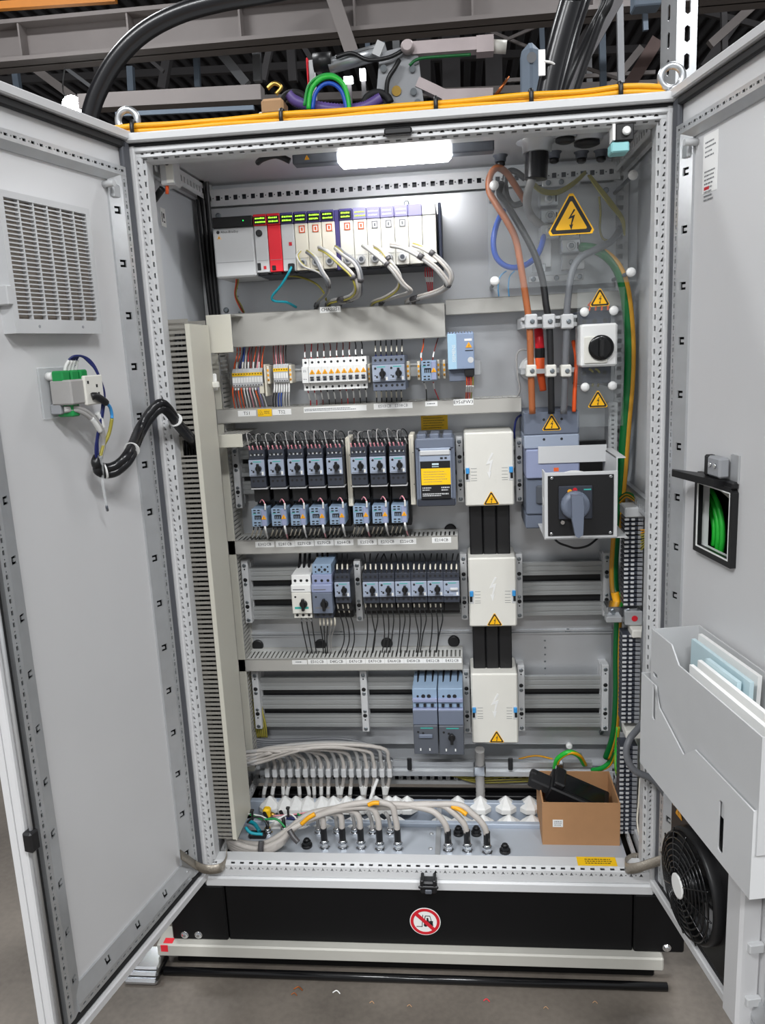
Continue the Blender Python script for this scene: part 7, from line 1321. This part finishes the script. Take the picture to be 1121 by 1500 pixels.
# fan with guard rings under the pocket
def door_fan():
    cs, cz = Rr(992, 1308, .10).x, Rr(992, 1308, .10).z; cs, cz = .25, .185; R0 = .125; n1 = .10
    t = RT('door_fan', 'black round fan with a ringed guard low on the right door', 'fan', cs, cz-R0)
    mb = MB('black'); mb.prism(rrect(cs-.14, cz-.14, cs+.145, cz+.15, .02), 0, .02, 'y', [circle(cs, cz, .118, 32)]); rbuild(mb, 'base_plate', t)
    mb = MB('black'); vs = []; nn = 36
    for (r, y) in ((.122, .02), (.122, .038), (.118, .044), (.113, .044), (.113, .02)): vs += [(cs+r*math.cos(2*PI*i/nn), y, cz+r*math.sin(2*PI*i/nn)) for i in range(nn)]
    mb.add(vs, [(k*nn+i, k*nn+(i+1) % nn, (k+1)*nn+(i+1) % nn, (k+1)*nn+i) for k in range(4) for i in range(nn)], True); rbuild(mb, 'shroud', t)
    for k in range(7):
        r = .038+.0122*k; mb = MB('black_gloss'); mb.tube([(cs+r*math.cos(2*PI*i/40), .068-.16*(r/.125)**2*.12, cz+r*math.sin(2*PI*i/40)) for i in range(40)], .0021, 6, closed=True, smooth_path=False); rbuild(mb, 'guard_ring', t)
    for k in range(12):
        a_ = 2*PI*k/12; mb = MB('black_gloss'); mb.tube([(cs+r*math.cos(a_), .0685-.16*(r/.125)**2*.12, cz+r*math.sin(a_)) for r in (.03, .06, .09, .12)], .002, 6, 2); rbuild(mb, 'guard_spoke', t)
    mb = MB('black'); mb.lathe((cs, .01, cz), (0, 1, 0), [(0, .038), (.04, .038), (.045, .03)], 24); rbuild(mb, 'motor_hub', t); rbuild(MB('paper').lathe((cs, .066, cz), (0, 1, 0), [(0, .027), (.003, .027), (.004, .024)], 24), 'hub_label', t)
    for k in range(7):
        a_ = 2*PI*k/7; mb = MB('black'); pts = []
        for r in (.036, .075, .112):
            for (da, y) in ((-.28, .015), (.28, .045)): pts.append((cs+r*math.cos(a_+da), y, cz+r*math.sin(a_+da)))
        b_ = [(x, y+.002, z) for x, y, z in pts]; mb.add(pts+b_, [(0, 1, 3, 2), (2, 3, 5, 4), (6, 7, 9, 8), (8, 9, 11, 10), (0, 1, 7, 6), (4, 5, 11, 10), (0, 2, 8, 6), (2, 4, 10, 8), (1, 3, 9, 7), (3, 5, 11, 9)]); rbuild(mb, 'blade', t)
    for (ds, dz) in ((-.122, .122), (.14, .122), (-.122, -.122), (.14, -.122)): rbuild(MB('chrome').lathe((cs+ds, .02, cz+dz), (0, 1, 0), [(0, .006), (.004, .006), (.006, .003)], 10), 'screw', t)
    tri_sign(mb := MB('amber'), (cs-.1, .021, cz+.115), Vector((1, 0, 0)), EZ, Vector((0, 1, 0)), .028, ('amber', 'amber', 'amber', 'ink')); rbuild(mb, 'warning_sticker', t)
door_fan()
# white filter housing beyond the fan
t = RT('fan_housing', 'light grey fan filter housing beside the black fan on the right door', 'housing', .44, .02); rbuild(MB('door_in').box(.412, 0, .02, .47, .045, .345, .006), 'body', t)
for zz in (.08, .2): rbuild(MB('lgrey').box(.468, .0, zz, .48, .03, zz+.02, .002), 'catch', t)

# ================================================================ on and behind the cabinet roof
ZR = H+.017
for k in range(6):
    dy = .008+.018*(k % 3); dz = ZR+.0065+.011*(k//3); wob = lambda i: .004*math.sin(i*1.7+k*1.3)
    pts = [(-.16, dy+.02+wob(0), dz-.01), (-.02, dy+wob(1), dz+abs(wob(1))*.6)]+[(.1+.13*i, dy+wob(i+2), dz+abs(wob(i+2))*.6) for i in range(8)]+[(1.1, dy+wob(11), dz+.004), (1.2, dy+.02, dz), (1.34, dy+.06, dz-.01)]
    wire('yellow_cable', ('front lower', 'middle lower', 'rear lower', 'front upper', 'middle upper', 'rear upper')[k]+' yellow cable lying along the cabinet roof', 'wyellow', pts, .006, 'yellow cables on the cabinet roof', 'cable', 8, 4, world=True)
for k, u in enumerate((207, 420, 640, 775, 901)):
    x = P(u, 170, .06).x; MB('black').tube([(x, -.004, ZR+.002), (x, -.006, ZR+.012), (x, .0, ZR+.027), (x, .03, ZR+.031), (x, .06, ZR+.025), (x, .064, ZR+.002)], .005, 6).build('hook_strap', label=ORD[k]+' black strap round the yellow roof cables', cat='strap', group='straps round the yellow cables')
def eyebolt(u, v, lab):
    q = P(u, v, .02); t = thing('eyebolt', lab, 'eyebolt', (q.x, .02, ZR), 'lifting eyebolts on the roof'); R0 = .0225; zc = ZR+.014+R0
    MB('alu').tube([(q.x+R0*math.cos(2*PI*i/28), .02, zc+R0*math.sin(2*PI*i/28)) for i in range(28)], .0078, 10, closed=True, smooth_path=False).build('ring', t); MB('alu').lathe((q.x, .02, ZR), (0, 0, 1), [(0, .019), (.005, .019), (.009, .012), (.016, .009)], 18).build('collar', t)
eyebolt(188, 182, 'steel lifting eyebolt at the left front corner of the roof'); eyebolt(984, 120, 'steel lifting eyebolt at the right front corner of the roof')
wire('power_hose', 'thick black hose arching up from behind the left door', 'hose', [(118, 235, .36), (128, 185, .36), (142, 138, .36), (170, 88, .36), (210, 48, .36), (262, 20, .36), (325, 2, .36), (420, -16, .36), (560, -60, .42), (720, -160, .7), (800, -330, 1.3), (820, -620, 2.2)], .0235, None, 'hose', 14, 8)
for k, (pts, r, lab) in enumerate((([(788, 200, yG), (796, 160, yG), (806, 110, yG), (820, 55, yG), (836, 0, yG), (848, -40, yG), (880, -200, yG+.2), (900, -420, yG+.8), (900, -800, 2.2)], .025, 'thickest black cable rising from the roof to the girders'), ([(812, 165, .45), (826, 110, .48), (842, 50, .5), (858, 0, .52), (870, -40, .52), (900, -200, .7), (915, -420, 1.2), (915, -800, 2.3)], .014, 'thinner black cable rising behind the thickest one'), ([(838, 150, .6), (858, 90, .65), (880, 30, .7), (900, -20, .7), (940, -200, .9), (950, -420, 1.4), (940, -800, 2.4)], .011, 'third black cable slanting up to the girders'), ([(820, 150, .7), (842, 95, .7), (868, 40, .75), (892, -20, .75), (925, -200, .95), (935, -420, 1.4), (930, -800, 2.4)], .011, 'fourth black cable slanting up to the girders'))):
    wire('supply_cable', lab, 'hose' if k < 2 else 'wblack', pts, r, 'black cables rising from the roof', 'cable', 12, 6)
q = P(794, 92, yG-.03); t = thing('cable_tag', 'white tag tied to the thickest black cable above the roof', 'tag', q); MB('paper').box(q.x-.008, yG-.032, q.z-.028, q.x+.008, yG-.029, q.z+.028, .001).build('sheet', t); MB('wwhite').tube([P(797, 90, yG-.03), P(806, 91, yG-.028), P(814, 95, yG-.02)], .003, 6).build('tie', t)
# slotted steel post behind the right corner
xl, xm_, xr = P(968, 60, .62).x, P(991, 60, .54).x, P(1023, 60, .54).x; zb_ = ZR-.4
t = thing('slotted_post', 'galvanised slotted steel post behind the right corner of the cabinet', 'post', ((xm_+xr)/2, .6, FLOOR_Z)); slot = lambda w: [[(.010+x, w*.5+y) for x, y in ((0, -.007), (.032, -.007), (.037, 0), (.032, .007), (0, .007), (-.005, 0))]]
mb = MB('zinc'); mb.perf((xm_, .54, FLOOR_Z), (0, 0, 1), (1, 0, 0), 3.6, xr-xm_, .068, slot(xr-xm_), (0, -1, 0), .003); mb.build('front_face', t)
e = Vector((xl-xm_, .08, 0)); mb = MB('zinc'); mb.perf((xm_, .54, FLOOR_Z), (0, 0, 1), e, 3.6, e.length, .068, slot(e.length), (-1, -.5, 0), .003); mb.box(xr-.003, .54, FLOOR_Z, xr, .62, FLOOR_Z+3.6); mb.build('side_face', t)
MB('hall_blue').box(P(928, 6, .9).x, .88, P(940, 12, .9).z, P(968, 6, .9).x, .95, P(940, -20, .9).z, .004).build('junction_box', label='grey blue box above the slotted post', cat='box')
# welding gun of the robot behind
YW = 1.5
def pw(u, v, dy=0): return P(u, v, YW+dy)
t = thing('welding_gun', 'silver spot welding gun with two arms behind the cabinet roof', 'welding gun', pw(590, 165)); k1 = mpp(600, 100, YW)
bar(MB('gun_alu'), pw(604, 74), pw(712, 66), 17*k1, .06).build('upper_arm', t); bar(MB('gun_alu'), pw(698, 69), pw(723, 67), 22*k1, .07).build('arm_end_block', t); MB('offwhite').cyl(pw(722, 68), pw(742, 69), 9*k1, 14).build('electrode_holder', t)
bar(MB('gun_alu'), pw(648, 142), pw(722, 140), 15*k1, .06).build('lower_arm', t); bar(MB('gun_alu'), pw(612, 122), pw(654, 142), 14*k1, .05).build('elbow', t); MB('gun_alu').lathe(pw(597, 68, -.05), (0, -1, 0), [(-.03, 9*k1), (.0, 10*k1), (.02, 7*k1)], 16).build('pivot', t)
a, b = pw(558, 92), pw(622, 160); MB('mgrey').prism([(a.x, a.z+.03), (b.x-.02, a.z+.05), (b.x, b.z), (a.x-.03, b.z)], YW-.02, YW+.06, 'y').build('gun_body', t); MB('brass').cyl(pw(581, 133, -.02), pw(581, 133, -.03), 7*k1, 12).build('bush', t)
for (u, v) in ((604, 100), (606, 134), (562, 100), (612, 150)): MB('zinc_dark').cyl(pw(u, v, -.02), pw(u, v, -.035), 5*k1, 10).build('bolt', t)
MB('alu').cyl(pw(482, 97), pw(560, 75), 11*k1, 14).build('cylinder', t); MB('chrome').cyl(pw(492, 88, -.02), pw(556, 70, -.02), 3*k1, 8).build('tie_rod', t); bar(MB('lgrey'), pw(552, 86), pw(560, 66), 12*k1, .08).build('cylinder_head', t); MB('black').cyl(pw(460, 92), pw(486, 90), 13*k1, 14).build('drive_motor', t); MB('copper').cyl(pw(726, 141), pw(746, 112), 3.2*k1, 10, 1.5*k1).build('electrode', t)
MB('wblack').tube([pw(492, 84, -.04), pw(515, 78, -.04), pw(540, 88, -.05), pw(570, 84, -.05), pw(590, 74, -.04)], 3*k1, 7).build('hose', t); MB('wblack').tube([pw(585, 88, -.05), pw(578, 100, -.06), pw(568, 118, -.06), pw(566, 145, -.05)], 3.5*k1, 7).build('hose', t); MB('dgreen').tube([pw(600, 96, -.04), pw(615, 86, -.04), pw(660, 82, -.03), pw(690, 80, -.03)], 2.2*k1, 6).build('hose', t)
for lab, m_, pts, r in (('green coolant hose arching left of the welding gun', 'bgreen', [(452, 160), (456, 132), (470, 116), (488, 113), (503, 124), (510, 145), (512, 165)], 3.6), ('blue coolant hose arching under the green one', 'wblue', [(458, 160), (462, 138), (474, 124), (488, 123), (500, 133), (506, 150), (508, 165)], 3.0), ('second green hose inside the first green arch', 'green', [(446, 155), (452, 126), (468, 112), (486, 109), (500, 117)], 2.2)):
    wire('coolant_hose', lab, m_, [(u, v, YW-.1) for u, v in pts], r*k1, 'coolant hoses of the welding gun', 'hose', 8)
k2 = mpp(490, 160, 1.45); wire('corrugated_hose', 'purple corrugated hose sagging behind the cabinet roof', 'purple', [(424, 138, 1.45), (434, 148, 1.45), (458, 155, 1.45), (490, 160, 1.45), (520, 160, 1.45), (542, 153, 1.45), (558, 143, 1.45)], 8.5*k2, None, 'hose', 12, 14, ridge=.14)
for (u, v, ax, lab) in ((430, 142, (-.5, .2, .7), 'black collar at the left end of the purple hose'), (552, 142, (.5, .2, .7), 'black collar at the right end of the purple hose')):
    q = P(u, v, 1.45); mb = MB('rubber'); R1 = 13*k2; pts = []
    for i in range(14): a_ = PI*(.05+.9*i/13); pts.append((q.x+R1*1.5*math.cos(a_), 1.45, q.z-.03+R1*1.3*math.sin(a_)))
    mb.tube(pts, 5.5*k2, 9, 2); mb.build('hose_collar', label=lab, cat='collar')
a, b = P(448, 84, 1.6), P(458, 136, 1.6); zL = P(590, 163, YW).z; MB('red').box(a.x, 1.6, zL, b.x-.012, 1.66, a.z, .004).build('red_valve_block', label='red upright block left of the green hoses', cat='block'); MB('lgrey').box(b.x-.01, 1.6, zL, b.x+.01, 1.65, a.z-.01, .003).build('valve_strip', label='pale upright strip beside the red block', cat='strip')
for i, (u, v, w_, h_) in enumerate(((510, 116, 13, 8), (531, 108, 8, 14))): q = P(u, v, 2.2); kk = mpp(u, v, 2.2); t = thing('signal_lamp', ('left', 'right')[i]+' small lit panel behind the green hoses', 'lamp', (q.x, 2.21, zL)); MB('lamp_face').box(q.x-w_*kk/2, 2.2, q.z-h_*kk/2, q.x+w_*kk/2, 2.23, q.z+h_*kk/2).build('panel', t); MB('hall_dark').box(q.x-.01, 2.231, zL, q.x+.01, 2.25, q.z+h_*kk/2).build('post', t)
a, b = P(372, 120, 1.4), P(416, 172, 1.4); t = thing('wrapped_part', 'pinkish machine part wrapped in clear film left of the purple hose', 'machine part', ((a.x+b.x)/2, 1.45, b.z)); MB('kraft').box(a.x+.02, 1.4, zL, b.x, 1.5, a.z-.06, .01).build('body', t); MB('offwhite').box(a.x, 1.42, zL, a.x+.06, 1.5, a.z-.1, .02).build('flange', t); MB('brass').tube(path([(392, 130, 1.4), (402, 122, 1.4), (412, 128, 1.4), (404, 138, 1.4)]), .008, 7).build('coil', t)
a, b = P(365, 168, 1.2), P(800, 168, 1.2); z = P(590, 163, YW).z; t = thing('steel_stand', 'dark steel stand carrying the welding gun behind the cabinet', 'stand', ((a.x+b.x)/2, 1.5, FLOOR_Z)); MB('hall_dark').box(a.x, 1.42, z-.04, b.x, 2.3, z, .004).build('top_beam', t)
for x_ in (a.x+.1, b.x-.1):
    for y_ in (1.48, 2.2): MB('hall_dark').box(x_-.04, y_-.04, FLOOR_Z, x_+.04, y_+.04, z-.04, .004).build('leg', t)
a, b = P(765, 60, 1.8), P(792, 118, 1.8); t = thing('robot_arm', 'pale blue-grey robot arm segment right of the welding gun', 'robot', ((a.x+b.x)/2, 1.9, b.z)); MB('hall_blue').box(a.x, 1.8, zL, b.x, 1.95, a.z, .03).build('segment', t); MB('mgrey').cyl(P(779, 84, 1.8), P(779, 84, 1.785), .02, 16).build('joint_cap', t)

# flat print is many tiny marks: one joined part each
for o in bpy.data.objects:
    if o.parent is not None and o.name.split('.')[0] in ('printing', 'lettering') and not o.get('kind'): o['kind'] = 'stuff'
